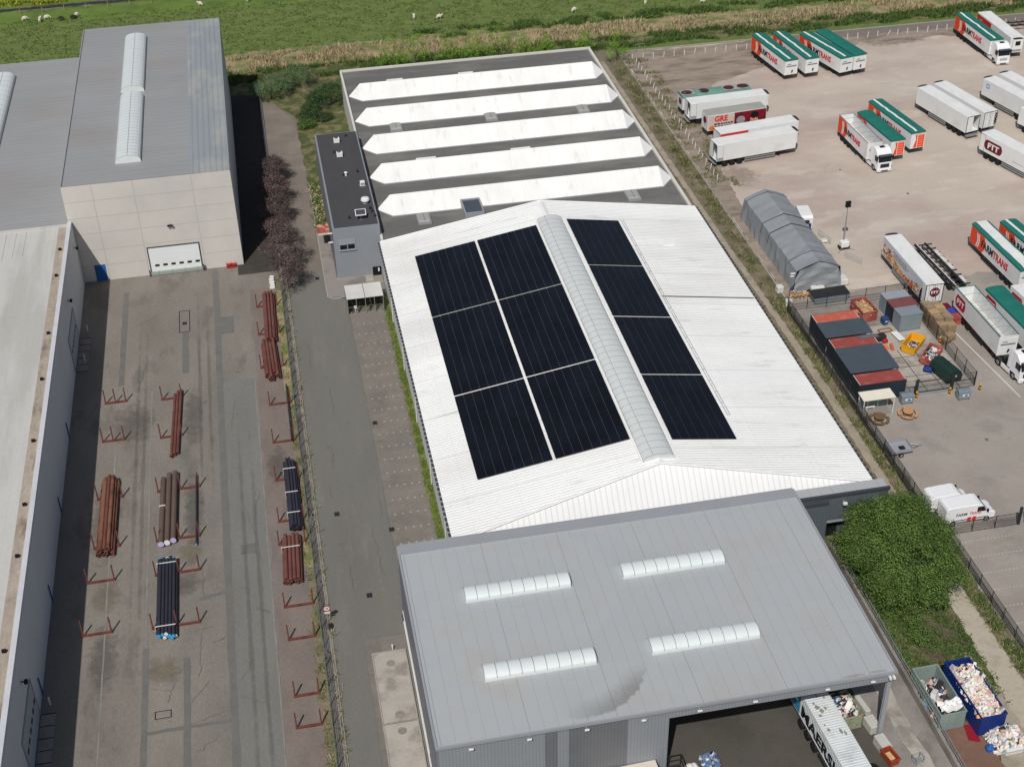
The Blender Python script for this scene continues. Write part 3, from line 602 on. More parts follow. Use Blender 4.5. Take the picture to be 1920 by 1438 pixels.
# ------------------------------------------------------------------ 5. flat-roofed hall with five roof monitors
w5 = empty("hall", (35, 200, 0), 0, "long flat-roofed hall with five white pointed rooflights across its dark roof", "industrial hall")
P(B(13.3, 170.9, 0, 57.6, 232.1, 6.0), "wall", m_whitew, w5)
P(B(13.5, 170.9, 6.0, 57.4, 231.9, 6.06), "roof", m_flat, w5)
P(MB().box(13.25, 231.9, 5.9, 57.9, 232.25, 6.4).box(13.15, 170.9, 5.9, 13.5, 231.9, 6.4).box(57.4, 170.9, 5.9, 57.85, 231.9, 6.4), "parapet", mat("pale_coping", S(206,203,194), .8, .08, .6, .05, 6), w5)
for k, yn in enumerate((218.7, 208.5, 198.15, 187.85, 177.55)):
    a, b, c1_, d_ = 13.6, 15.75, 55.7, 57.75; W = 5.6; zr = 7.95; z0 = 6.06
    vs = [(a, yn+2.5, z0), (b, yn, z0), (c1_, yn, z0), (d_, yn+2.5, z0), (c1_, yn+W, z0), (b, yn+W, z0), (b, yn+3.2, zr), (c1_, yn+3.2, zr)]
    fs = [(1, 2, 7, 6), (0, 1, 6), (2, 3, 7), (3, 4, 7), (4, 5, 6, 7), (5, 0, 6)]
    o = MB().add(vs, fs).build("rooflight", m_mem, None); put(o, w5)
    q = MB().prism([(a, yn+2.5), (b-.1, yn-.08), (c1_+.1, yn-.08), (d_, yn+2.5), (c1_+.1, yn+W+.08), (b-.1, yn+W+.08)], 6.06, 6.14, 'z').build("curb", m_trim, o)
    jx = ([ (20.3, 23), (32.5, 35)] if k == 0 else [(21, 24), (35.5, 38.5)] if k == 3 else [])
    for xa, xb in jx: MB().box(xa, yn+3.05, zr-.1, xb, yn+3.45, zr+.16).build("ridge_cap", m_mem, o)
for x0, x1, y0, y1 in ((18.9, 20.8, 205.7, 208.2), (34.4, 36.3, 206.0, 208.5), (49.5, 51.4, 205.4, 208.0), (18.9, 20.8, 174.2, 176.8), (49.5, 51.4, 174.2, 176.8)):
    o = P(MB().box(x0, y0, 6.06, x1, y1, 6.4), "hatch", m_trim, w5)
    P(MB().cbox(x0+.12, y0+.12, 6.4, x1-.12, y1-.12, 6.62, .12), "dome", mat("hatch_dome", S(160,158,152), .5, .08, .8, .04, 6), o)
    P(MB().box((x0+x1)/2-.02, y0+.1, 6.62, (x0+x1)/2+.02, y1-.1, 6.66), "rib", m_trimd, o)
o = P(MB().box(25.6, 174.2, 6.06, 25.8, 178.6, 7.1).box(28.2, 174.2, 6.06, 28.4, 178.6, 7.1).box(25.8, 178.4, 6.06, 28.2, 178.6, 7.1).box(25.8, 174.2, 6.06, 28.2, 174.4, 7.1), "roof_shaft", m_trim, w5)
P(MB().box(25.8, 174.4, 6.5, 28.2, 178.4, 6.9), "lid", m_contd, o)

# ------------------------------------------------------------------ 6. white hall with the solar arrays
w6 = empty("hall", (35.7, 140, 0), 0, "large white ribbed-roof hall carrying the black solar arrays", "industrial hall")
XL, XR, XM, YA, YB, ZE, ZR, YR = 13.1, 58.25, 35.7, 106.8, 170.75, 6.0, 9.65, 110.4
cut = lambda y: 1.0 if y >= YR else (y-YA)/(YR-YA)
P(corr(XL-.15, XM, ZE, ZR, YA, YB, .42, cut), "roof", m_wroof, w6)
P(corr(XR+.15, XM, ZE, ZR, YA, YB, .42, cut), "roof", m_wroof, w6)
P(MB().add([(XL-.1, YA, ZE), (XR+.1, YA, ZE), (XM, YR, ZR)], [(0, 1, 2)]), "hip", m_whip, w6)
for sx in (XL, XR):
    P(MB().tube((sx, YA-.02, ZE+.1), (XM, YR-.02, ZR+.1), .12, n=6), "verge_flashing", m_wtrim, w6)
    P(MB().tube((sx, YB-.1, ZE+.08), (XM, YB-.1, ZR+.08), .12, n=6), "verge_flashing", m_wtrim, w6)
P(MB().prism([(XM-.45, ZR+.0), (XM, ZR+.14), (XM+.45, ZR+.0)], YR, 111.3, 'y').prism([(XM-.45, ZR), (XM, ZR+.14), (XM+.45, ZR)], 165.2, YB, 'y'), "ridge_cap", m_wtrim, w6)
P(MB().box(XL, YA, 0, XL+.2, YB, ZE).box(XR-.2, YA, 0, XR, YB, ZE).box(XL+.2, YA, 0, XR-.2, YA+.2, ZE), "wall", mat("white_wall_sheet", S(214,216,216), .6, .05, .4, .02, 6, lines=[(1, .3, .06, .1, 0)]), w6)
P(MB().prism([(XL, 0), (XR, 0), (XR, ZE), (XM, ZR-.02), (XL, ZE)], YB-.3, YB-.12, 'y'), "gable_wall", m_whitew, w6)
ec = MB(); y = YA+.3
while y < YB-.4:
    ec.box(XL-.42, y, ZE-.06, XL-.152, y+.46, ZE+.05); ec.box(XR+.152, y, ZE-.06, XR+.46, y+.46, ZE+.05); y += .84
P(ec, "eave_shade_teeth", m_trimd, w6)['kind'] = 'stuff'  # dark blocks added to stand for the shadow under the rib ends
P(MB().box(XL-.3, YA, ZE-.2, XL-.1, YB, ZE-.11), "gutter", m_trim, w6); P(MB().box(XR+.1, YA, ZE-.2, XR+.3, YB, ZE-.11), "gutter", m_trim, w6)
for y in (113, 124, 136, 147.5, 159): P(MB().tube((XL-.12, y, 0), (XL-.12, y, ZE-.15), .06), "downpipe", m_whitew, w6)
sl_ = (ZR-ZE)/(XM-XL)
P(MB().add([(45.9, 144.9, ZE+(XR-45.9)*sl_+.09), (XR, 144.9, ZE+.09), (XR, 145.12, ZE+.09), (45.9, 145.12, ZE+(XR-45.9)*sl_+.09)], [(0, 1, 2, 3)]), "expansion_joint", m_trimd, w6)
o = barrel("rooflight", 34.05, 37.55, 111.2, 165.2, ZR-.35, .75, 46, None, msk=m_sky2, ridge=[.3]); put(o, w6)
def along(x): return ZE+(min(x-XL, XR-x))*sl_
for xs in (34.0, 37.75):
    P(MB().box(xs-.14, 111.2, along(xs)+.05, xs+.14, 165.2, along(xs)+.14), "walkway_edge", m_wtrim, w6)
mb = MB()
for xx in (45.95, 46.25): mb.tube((xx, 119, along(xx)+.25), (xx, 165.4, along(xx)+.25), .035, n=5)
for k in range(20): yy = 119+k*2.3; mb.tube((45.95, yy, along(46)+.12), (46.25, yy, along(46)+.25), .03, n=4)
o = tag(mb.build("cable_tray", mat("pale_tray", S(186,188,188), .6, .05, 1, .02, 8)), "thin grey cable tray running along the right edge of the right-hand solar arrays", "cable tray")
o = P(MB().box(50.2, 158.6, along(51)+.02, 51.9, 159.8, along(51)+.3), "roof_hatch", m_wtrim, w6)
# solar arrays
def array(xa, xb, ya, yb, ncol, lab):
    za, zb = along(xa)+.22, along(xb)+.22
    o = empty("solar_array", (xa, ya, za), 0, lab, "solar array", "solar arrays on the white roof")
    W = xb-xa; cw = W/ncol; L = yb-ya; tilt = (zb-za)/W; nr = max(1, round(L/1.74)); rl = L/nr
    for k in range(ncol):
        x0 = k*cw+.02; x1 = (k+1)*cw-.02; mb = MB()
        for j in range(nr):
            y0 = j*rl+.01; y1 = (j+1)*rl-.01
            mb.add([(x0, y0, x0*tilt), (x1, y0, x1*tilt), (x1, y1, x1*tilt), (x0, y1, x0*tilt), (x0, y0, x0*tilt+.05), (x1, y0, x1*tilt+.05), (x1, y1, x1*tilt+.05), (x0, y1, x0*tilt+.05)],
                   [(3, 2, 1, 0), (4, 5, 6, 7), (0, 1, 5, 4), (1, 2, 6, 5), (2, 3, 7, 6), (3, 0, 4, 7)])
        mb.build("panel_row", m_panel, o)
    rl_ = MB()
    for j in range(0, nr, 2): rl_.add([(0, j*rl+.4, -.06), (W, j*rl+.4, W*tilt-.06), (W, j*rl+.5, W*tilt-.06), (0, j*rl+.5, -.06)], [(0, 1, 2, 3)])
    for k in range(1, ncol): x = k*cw; rl_.add([(x-.03, 0, x*tilt-.01), (x+.03, 0, x*tilt-.01), (x+.03, L, x*tilt-.01), (x-.03, L, x*tilt-.01)], [(0, 1, 2, 3)])
    rl_.build("mounting_rails", m_solgap, o)
rows = ((148.6, 164.15, "far"), (131.15, 148.3, "middle"), (115.35, 130.85, "near"))
for ya, yb, r in rows:
    array(17.0, 25.25, ya, yb, 8, "black solar array on the left slope, outer column beside the eave, %s row" % r)
    array(25.55, 33.75, ya, yb, 8, "black solar array on the left slope, inner column beside the barrel rooflight, %s row" % r)
for ya, yb, r in ((152.6, 165.1, "farthest"), (139.85, 152.3, "second farthest"), (127.1, 139.55, "second nearest"), (114.4, 126.8, "nearest")):
    array(38.15, 45.5, ya, yb, 7, "black solar array on the right slope, %s of the four" % r)

# ------------------------------------------------------------------ 7. grey building, front, and its link block
w7 = empty("warehouse", (27, 78.35, 0), 0, "grey metal-clad warehouse in the foreground with a flat grey roof and an open loading bay", "warehouse")
X0, X1, Y0, Y1 = 7.08, 48.05, 78.35, 104.1
P(MB().box(X0, Y0, 8.8, X1, Y1, 8.95), "roof", m_groof, w7)
P(MB().box(X0-.05, Y0-.06, 8.75, X1+.05, Y0+.1, 9.08).box(X0-.08, Y0+.1, 8.75, X0+.12, Y1, 9.08).box(X1-.12, Y0+.1, 8.75, X1+.06, Y1, 9.08), "coping", m_trim, w7)
P(MB().box(X0+.12, 102.9, 8.95, X1-.12, Y1, 9.12).box(X0+.12, Y1-.12, 9.12, X1-.12, Y1+.05, 9.2), "rear_upstand", mat("upstand", S(146,149,153), .7, .06, .3, .03, 6), w7)
P(MB().box(X0, Y0+.2, 0, 7.3, Y1, 8.8), "side_wall", m_greyy, w7)
P(MB().box(7.3, Y0+.2, 0, 27.4, Y0+.45, 8.75).box(27.4, Y0+.2, 7.7, X1, Y0+.45, 8.75), "front_wall", m_grey, w7)
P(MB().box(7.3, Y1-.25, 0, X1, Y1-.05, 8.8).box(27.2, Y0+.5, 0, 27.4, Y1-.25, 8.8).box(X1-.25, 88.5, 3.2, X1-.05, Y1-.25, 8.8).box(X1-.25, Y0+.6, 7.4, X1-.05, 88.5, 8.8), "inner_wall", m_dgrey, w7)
for x, y in ((47.85, 79.1), (47.85, 86.5), (47.85, 95.5)):
    P(MB().box(x-.2, y-.15, 0, x+.2, y-.1, 7.6).box(x-.2, y+.1, 0, x+.2, y+.15, 7.6).box(x-.03, y-.1, 0, x+.03, y+.1, 7.6), "column", m_trim, w7)
P(MB().tube((48.0, 79.3, .2), (48.0, 79.0, 7.6), .07), "downpipe", m_trimd, w7)
for k, x in enumerate((10, 15, 20, 25, 30, 35, 41.6, 45.8)):
    l_ = P(MB().box(x-.05, Y0-.1, 8.35, x+.05, Y0+.2, 8.45), "facade_lamp", m_trim, w7)
    P(MB().box(x-.2, Y0-.24, 8.34, x+.2, Y0-.1, 8.46), "lamp_head", m_white, l_)
P(MB().box(47.3, Y0-.3, 8.4, 47.5, Y0+.2, 8.6).box(47.65, Y0-.3, 8.4, 47.85, Y0+.2, 8.6), "security_camera", m_white, w7)
m_reflc = mat("cladding_reflection", S(112,114,118), .35, .08, .5, .02, 7, lines=[(0, .3, .07, .18, 0)])
P(MB().box(16.4, Y0+.17, 0, 17.5, Y0+.2, 8.7).box(18.5, Y0+.17, 0, 23.7, Y0+.2, 8.7), "reflection_stripes", m_reflc, w7)  # dark reflections on the front cladding, painted as thin darker strips
for y0, y1 in ((94.95, 96.75), (84.85, 86.65)):
    for x0, x1, n in ((12.4, 22.5, 9), (27.6, 37.7, 9)):
        o = barrel("rooflight", x0, x1, y0, y1, 8.95, .5, n, None, axis='x', ridge=False, bar=.07); put(o, w7)
# wall line and rail at the foot of the west side
P(MB().tube((6.98, 84, 1.9), (6.98, 102.5, 1.9), .05, n=6).box(6.93, 60, 0, 7.07, 102.6, .35), "wall_rail", m_whitew, w7)
# dirt left by standing water on the roof
mst = mat("roof_grime", S(154,149,142), .9, .15, 1.2, .12, 6, col2=S(150,146,141), c2s=.8, c2t=.5)
def arc(name, cx, cy, r0, r1, a0, a1, z, m, parent):
    n = 70; o_, i_ = [], []
    for k in range(n+1):
        t = k/n; a = R(a0+(a1-a0)*t); wv = math.sin(math.pi*t)**.7; j = random.uniform(-.04, .04)
        o_.append((cx+math.cos(a)*(r1+j), cy+math.sin(a)*(r1+j), z)); rr = r1-(r1-r0)*wv*(.8+.12*math.sin(k*.7)+random.uniform(-.08, .08)); i_.append((cx+math.cos(a)*rr, cy+math.sin(a)*rr, z))
    mb = MB()
    for k in range(n): mb.add([o_[k], o_[k+1], i_[k+1], i_[k]], [(0, 1, 2, 3)])
    return P(mb, name, m, parent)
def ring_stain(name, cx, cy, r, alpha):
    """dirt left where water pooled: a disc segment whose opacity grows to a ragged outer tide line"""
    m = mst.copy(); m.name = name; n = m.node_tree.nodes; l = m.node_tree.links; tc = n.new("ShaderNodeTexCoord")
    sb = n.new("ShaderNodeVectorMath"); sb.operation = 'SUBTRACT'; l.new(tc.outputs["Object"], sb.inputs[0]); sb.inputs[1].default_value = (cx, cy, 0)
    mu = n.new("ShaderNodeVectorMath"); mu.operation = 'MULTIPLY'; l.new(sb.outputs[0], mu.inputs[0]); mu.inputs[1].default_value = (1, 1, 0)
    ln = n.new("ShaderNodeVectorMath"); ln.operation = 'LENGTH'; l.new(mu.outputs[0], ln.inputs[0])
    nz = n.new("ShaderNodeTexNoise"); nz.inputs["Scale"].default_value = 2.2; nz.inputs["Detail"].default_value = 6; l.new(tc.outputs["Object"], nz.inputs["Vector"])
    ad = n.new("ShaderNodeMath"); ad.operation = 'MULTIPLY_ADD'; l.new(nz.outputs[0], ad.inputs[0]); ad.inputs[1].default_value = .9; l.new(ln.outputs[1], ad.inputs[2])
    sp = n.new("ShaderNodeSeparateXYZ"); l.new(sb.outputs[0], sp.inputs[0])
    def mr(src, a, b, c, d):
        q = n.new("ShaderNodeMapRange"); l.new(src, q.inputs[0]); q.interpolation_type = 'SMOOTHSTEP'
        for k, v in zip((1, 2, 3, 4), (a, b, c, d)): q.inputs[k].default_value = v
        return q.outputs[0]
    out = mr(ad.outputs[0], r-2.0, r+.35, 0, alpha)
    for f in (mr(ad.outputs[0], r+.35, r+.6, 1, 0), mr(sp.outputs[1], -1.0, -4.2, 0, 1), mr(sp.outputs[0], -3.0, 2.6, 0, 1)):
        q = n.new("ShaderNodeMath"); q.operation = 'MULTIPLY'; l.new(out, q.inputs[0]); l.new(f, q.inputs[1]); out = q.outputs[0]
    l.new(out, n["Principled BSDF"].inputs["Alpha"])
    P(MB().add([(cx-4, cy-7.0, 8.953), (cx+8, cy-7.0, 8.953), (cx+8, cy+1, 8.953), (cx-4, cy+1, 8.953)], [(0, 1, 2, 3)]), "water_stain", m, w7)
mst = mat("roof_grime_dark", S(112,108,102), .9, .2, 1.2, .15, 6)
ring_stain("tide_line", 20.4, 85.5, 6.45, .27)
mst = MC["roof_grime"]
for a in ((44.2, 78.75, 1.1, .16), (46.4, 78.8, .8, .13)):
    mb = MB(); pts = [(a[0]+a[2]*math.cos(t*.314)*random.uniform(.8, 1.2), a[1]+a[3]*math.sin(t*.314)) for t in range(20)]
    P(MB().add([(x, y, 8.9545) for x, y in pts], [tuple(range(20))]), "water_stain", mst, w7)
w8 = empty("link_block", (53, 106, 0), 0, "dark grey metal-clad link block between the white hall and the foreground warehouse", "building")
P(MB().box(X0+.3, 104.2, 0, 52.3, 106.6, 6.0).box(52.3, 104.9, 3.2, 59.2, 106.6, 6.4).box(52.3, 106.0, 0, 59.2, 106.6, 3.2), "wall", m_dgrey, w8)
P(MB().box(48.2, 104.8, 6.4, 59.3, 105.1, 6.75).box(48.2, 104.2, 6.0, 52.3, 104.8, 6.4), "parapet", m_trimd, w8)
P(MB().box(48.2, 105.1, 6.4, 59.2, 106.7, 6.5), "roof", m_groof, w8)
P(MB().box(52.25, 104.8, 3.0, 59.2, 105.2, 3.22), "door_lintel", m_trim, w8)
P(MB().box(52.6, 105.96, .1, 54.4, 105.99, 2.9), "door", m_dark, w8)
for x, z in ((54.2, 5.7), (57.7, 5.6), (58.9, 4.9)):
    l_ = P(MB().box(x-.05, 104.5, z, x+.05, 104.9, z+.1), "facade_lamp", m_trim, w8); P(MB().box(x-.22, 104.3, z-.1, x+.22, 104.55, z+.15), "lamp_head", m_white, l_)

# ================================================================== FENCES AND POSTS
def fence(name, x0, y0, x1, y1, h, bay, label, cat="fence", mp=m_dsteel, bars=.16, rails=(.05, .5, 1), pr=.035, bt=.006, group=None):
    L = math.hypot(x1-x0, y1-y0); n = max(1, round(L/bay)); b = L/n
    o = empty(name, (x0, y0, 0), math.atan2(y1-y0, x1-x0), label, cat, group)
    post = MB().box(-pr, -pr, 0, pr, pr, h+.08).build("post", mp, o)
    for k in range(1, n+1): c = post.copy(); COL.objects.link(c); c.location = (k*b, 0, 0)
    mb = MB()
    for r in rails: mb.box(pr, -.014, h*r-.02, b-pr, .014, h*r+.02)
    x = pr+bars
    while x < b-pr: mb.box(x-bt, -.008, .05, x+bt, .008, h); x += bars
    pan = mb.build("wire_panel", mp, o)
    for k in range(1, n): c = pan.copy(); COL.objects.link(c); c.location = (k*b, 0, 0)
    return o
fence("mesh_fence", -1.3, 60, -1.3, 172.3, 1.9, 2.55, "long green mesh fence between the pipe yard and the access road", mp=m_green_f, bars=.1, rails=(.04, .25, .5, .75, 1), bt=.007)
fence("mesh_fence", 65.15, 107.5, 65.15, 150, 2.1, 2.6, "tall dark mesh fence along the track, west of the paved trailer yard", bars=.11, bt=.017)
fence("mesh_fence", 65.2, 150.05, 81.8, 150.05, 2.1, 2.6, "dark mesh fence along the far side of the container compound", bars=.14, bt=.008)
fence("mesh_fence", 81.6, 149.9, 81.6, 128.6, 2.1, 2.6, "dark mesh fence on the east side of the container compound, behind the pallets", bars=.14, bt=.008)
fence("mesh_fence", 66.3, 103.35, 74.2, 103.35, 1.7, 2.6, "low dark bar fence beside the two parked vans, left of the sliding gate", bars=.14, bt=.012)
fence("sliding_gate", 75.4, 103.5, 86, 103.5, 1.7, 2.6, "dark sliding gate running out of frame right of the parked vans", "gate", bars=.14, bt=.012)
fence("mesh_fence", 65.7, 60, 65.9, 102.9, 1.6, 2.6, "grey mesh fence between the lower track and the marked car park", mp=m_dsteel, bars=.11, bt=.014)
for i, (x, y) in enumerate(((74.35, 103.4), (75.2, 103.4))):
    o = tag(MB().box(-.12, -.12, 0, .12, .12, 2.3).box(-.14, -.14, 2.3, .14, .14, 2.36).build("gate_post", m_dsteel), "thick black gate post beside the vans, the %s of the two" % ("left", "right")[i], "gate post", "gate posts of the sliding gate"); o.location = (x, y, 0)
# compound front: gate between two pillars
fence("mesh_fence", 72.2, 128.4, 73.6, 128.4, 2.1, 1.5, "short dark fence between the red container and the compound gate", bars=.14, bt=.008)
fence("mesh_fence", 78.6, 128.5, 81.6, 128.5, 2.1, 3, "short dark fence right of the compound gate, by the green tank", bars=.14, bt=.008)
o = empty("compound_gate", (73.7, 128.35, 0), 0, "wide black compound gate with a pale bottom track", "gate")
MB().box(0, -.1, 0, .25, .1, 2.2).build("gate_pillar", m_dsteel, o); MB().box(4.6, -.12, 0, 4.9, .12, 2.2).build("gate_pillar", m_dsteel, o)
gm = MB().box(.25, -.04, .3, 4.6, .04, .38).box(.25, -.04, 1.85, 4.6, .04, 1.93)
for k in range(30): gm.box(.4+k*.14, -.01, .38, .42+k*.14, .01, 1.85)
gm.build("leaf", m_dsteel, o); MB().box(.25, -.3, 0, 4.6, -.2, .2).box(.25, -.2, .2, 4.6, -.06, .28).build("track", m_steel, o)
# rail fences at the bottom right: twin pipe rail on a low wall
o = empty("retaining_wall", (53.0, 60, 0), 0, "low concrete retaining wall along the right side of the driveway", "wall")
MB().box(-.15, 0, 0, .15, 44.2, .85).build("wall", m_concd, o)
o = empty("pipe_railing", (53.0, 60, .85), 0, "grey twin-rail pipe railing along the driveway wall beside the skips", "railing")
for z in (.55, 1.05): MB().tube((0, 0, z), (0, 44, z), .035, n=6).build("rail", m_steel, o)
pm = MB().tube((0, 0, 0), (0, 0, 1.05), .03, n=6).build("post", m_steel, o)
for k in range(1, 23): c = pm.copy(); COL.objects.link(c); c.location = (0, 2*k, 0)
MB().tube((.35, 0, .1), (.35, 44, .1), .03, n=6).build("pipe", m_steel, o)
# white marker posts
pst = MB().box(-.05, -.05, 0, .05, .05, 1.15).box(-.05, -.05, 1.15, .05, .05, 1.19).build("marker_post", m_white); first = True
PX = [67.9+2.02*k for k in range(42)]
def mpost(x, y, lab, lean=0, grp="white marker posts round the gravel yard"):
    global first
    o = pst if first else pst.copy()
    if not first: COL.objects.link(o)
    first = False; o.location = (x, y, -.05); o.rotation_euler = (random.uniform(-.06, .06), random.uniform(-.06, .06)+lean, 0); tag(o, lab, "marker post", grp); return o
ox = [x for x in PX if not (94.5 < x < 108.5)]
for i, x in enumerate(ox):
    left = x < 100; idx = i if left else i-sum(1 for q in ox if q < 100)
    mpost(x, 239.55+random.uniform(-.12, .12), "white post along the far kerb, %s from the %s" % (ORD[idx], "yard's left corner, left of the trailers" if left else "four parked trailers, going right"), .35 if i == 18 else 0)
for k in range(26):
    mpost(68.0+random.uniform(-.12, .12), 237.6-1.95*k, "white post in the row down the yard's left margin, %s from the far corner" % ORD[k], .1)
gp = empty("goal_frame", (70.4, 243.2, 0), 0, "small white pipe frame standing at the far left corner of the yard", "frame")
MB().tube((-.9, 0, 0), (-.9, 0, 1.5), .04, n=5).tube((.9, 0, 0), (.9, 0, 1.5), .04, n=5).tube((-.9, 0, 1.5), (.9, 0, 1.5), .04, n=5).build("frame", m_steel, gp)

# ================================================================== TRAILERS AND TRUCKS
RX = (R(90), 0, 0)
def wheel(parent, x, y, r=.5, wd=.32, rimc=m_trim):
    o = MB().tube((x, y-wd/2, r), (x, y+wd/2, r), r, n=18).build("wheel", m_black, parent)
    s = -1 if y < 0 else 1
    MB().tube((x, y+s*wd/2, r), (x, y+s*(wd/2+.02), r), r*.56, r*.45, n=14).build("rim", rimc, o)
    MB().tube((x, y+s*(wd/2+.02), r), (x, y+s*(wd/2+.06), r), r*.2, r*.16, n=8).build("hub", m_chas, o)
    return o
def logo_oval(parent, x, z, rx, rz, y, txt, tsz, m=m_maroon, flat=.62):
    """rounded badge with straight top and bottom cuts and block letters"""
    n = 44; pts = []
    for i in range(n):
        a = 2*math.pi*i/n; px, pz = rx*math.cos(a), rz*1.18*math.sin(a); pz = max(-rz*flat*1.2, min(rz*flat*1.2, pz)); pts.append((x+px, z+pz))
    o = MB().prism(pts, y-.012, y, 'y').build("emblem", m, parent)
    text_mesh("lettering", txt, tsz, m_white, o, (x, y-.014, z-tsz*.36), RX, .008, .05, 1.15, 'CENTER')
    return o
def farm_side(o, L, y, top, bot, sc_=1.0, txt=True, compact=False):
    """orange rear panel with curved edge and white double stroke, black-and-red lettering"""
    x1 = L*.30; H = top-bot; pts = [(.06, bot+.04), (x1-.5, bot+.04)]
    pts += [(x1-.5+.62*math.sin(math.pi*k/8)**.8+.1*k/8, bot+.04+(H-.08)*k/8) for k in range(1, 9)]+[(.06, top-.04)]
    e = MB().prism(pts, y-.01, y, 'y').build("livery_panel", m_orange, o)
    for dx in (0, .42):
        q = []; 
        for k in range(9): t = k/8; q.append((x1*.42+dx+.28*math.sin(math.pi*t), bot+.25+(H*.72)*t))
        q2 = [(a+.26, b) for a, b in q]
        MB().prism(q+q2[::-1], y-.018, y-.01, 'y').build("stripe", m_white, e)
    MB().box(x1*.42, y-.018, top-.42, x1*.42+.95, y-.01, top-.34).build("script_line", m_white, e)
    if txt:
        ts = 1.5*sc_; z0 = bot+H*.34; x = x1-.95
        for t_, m_ in (("FA", m_tblk), ("RM", m_tblk), ("TRANS", m_tred)):
            a = text_mesh("lettering", t_, ts, m_, o, (x, y-.035, z0), RX, .02, .028, .86)
            x += max(v.co.x for v in a.data.vertices)*.86+.07
def trailer(A, ang, L, lab, roof='reefer', side='white', near='doors', far='front', H=4.0, wheels_at='far', bottom=1.15, grp="trailers parked in the yard", chas=m_chas, open_door=None, W=2.55, name="semi_trailer"):
    """local x runs from the first corner A to the other end, visible side is local -y at y=0, body extends to y=W"""
    o = empty(name, (A[0], A[1], 0), R(ang), lab, "trailer", grp)
    t = .05; wm = m_body; b0 = bottom; top = H-.02
    has_roof = roof != 'open'
    bod = MB().box(0, 0, b0, L, t, top).box(0, W-t, b0, L, W, top).box(0, t, b0, L, W-t, b0+.12)
    if far != 'open': bod.box(0, t, b0+.12, t, W-t, top)
    if near != 'open': bod.box(L-t, t, b0+.12, L, W-t, top)
    if far == 'open' or near == 'open' : pass
    body = bod.build("body", m_body if roof != 'open' else m_body, o)
    if roof == 'reefer':
        MB().cbox(0, 0, top, L, W, H+.03, .03).build("roof", m_bodyr, o)
        rr = MB(); k = 1.5
        while k < L-.5: rr.box(k, .1, H+.03, k+.03, W-.1, H+.038); k += 1.5
        rr.build("roof_seams", m_body, body)
        ends = [(L+.002, 1)] if near in ('doors', 'ftt', 'open', 'kema') else [(-.002, -1)]
        x, s = ends[0]; xa, xb = (x, x+.03*s) if s > 0 else (x+.03*s, x)
        MB().box(xa, 0, b0, xb, .1, H).box(xa, W-.1, b0, xb, W, H).box(xa, .1, H-.1, xb, W-.1, H).box(xa, .1, b0, xb, W-.1, b0+.1).build("door_frame", m_chas, o)
    elif roof in ('stripe', 'plain', 'wide', 'faded', 'spots'):
        tm = m_tealf if roof in ('faded', 'spots') else m_teal
        n = 8; vs = []; fs = []
        prof = [(-.03, H-.28), (-.03, H-.02), (.35, H+.10), (W/2, H+.17), (W-.35, H+.10), (W+.03, H-.02), (W+.03, H-.28)]
        ns = 14
        for i in range(ns+1):
            x = -.03+(L+.06)*i/ns; sg = .035*math.sin(i*2.1)+random.uniform(-.02, .02)
            vs += [(x, yy, zz+(sg if 1 < j < 5 else 0)) for j, (yy, zz) in enumerate(prof)]
        for i in range(ns):
            for j in range(6): fs.append((i*7+j, i*7+j+1, i*7+8+j, i*7+7+j))
        fs += [tuple(range(7)), tuple(range(ns*7+6, ns*7-1, -1))]
        rf = MB().add(vs, fs).build("tarpaulin", tm, o)
        if roof in ('stripe', 'wide'):
            ya, yb = (.62, 1.02) if roof == 'stripe' else (.5, W-.5)
            q = MB(); pr = []
            for i in range(ns+1):
                x = .02+(L-.04)*i/ns; za = max(v[2] for v in vs[i*7+2:i*7+5])+.03; pr.append((x, za, random.uniform(-.04, .04)))
            for (x0, z0_, j0), (x1_, z1_, j1) in zip(pr, pr[1:]): q.add([(x0, ya+j0, z0_-.02), (x1_, ya+j1, z1_-.02), (x1_, yb+j1, z1_), (x0, yb+j0, z0_)], [(0, 1, 2, 3)])
            q.build("roof_stripe", m_bodyr, rf)
        if roof == 'spots':
            for a_, b_ in ((1.1, 1.0), (4.2, .9), (8.7, .95), (11.2, 1.0)):
                MB().prism([(a_+b_*math.cos(k*.393)*random.uniform(.9, 1.1), W/2+.85*math.sin(k*.393)) for k in range(16)], H+.18, H+.2, 'z').build("patch", mat("dark_roof_patch", S(72,40,50), .8, .15, 1, .08, 6), rf)
            MB().box(.1, .15, H+.17, 2.4, W-.15, H+.178).build("grey_patch", m_tgrey2, rf); MB().box(7.6, .15, H+.17, 11.8, W-.15, H+.178).build("grey_patch", m_tgrey2, rf)
    elif roof == 'open':
        MB().box(-.02, -.03, top, L, .07, H+.06).box(0, W-.07, top, L, W+.03, H+.06).box(-.02, .07, top, .06, W-.07, H+.05).build("top_rail", m_teal if side == 'ftt' else m_steel, o)
        for k in range(1, 6):
            x = L*k/6; MB().tube((x, .05, H+.0), (x, W/2, H+.16), .03, n=5).tube((x, W/2, H+.16), (x, W-.05, H+.0), .03, n=5).build("roof_bow", m_steel, o)
        MB().box(.2, W-.35, b0+.13, L-.2, W-.06, b0+.7).build("load", m_whitew, o)
    elif roof == 'dusty':
        MB().cbox(0, 0, top, L, W, H+.03, .05).build("roof", m_tgrey2, o)
    # sides
    stop = H-.3 if roof in ('stripe', 'plain', 'wide', 'faded') else H-.06
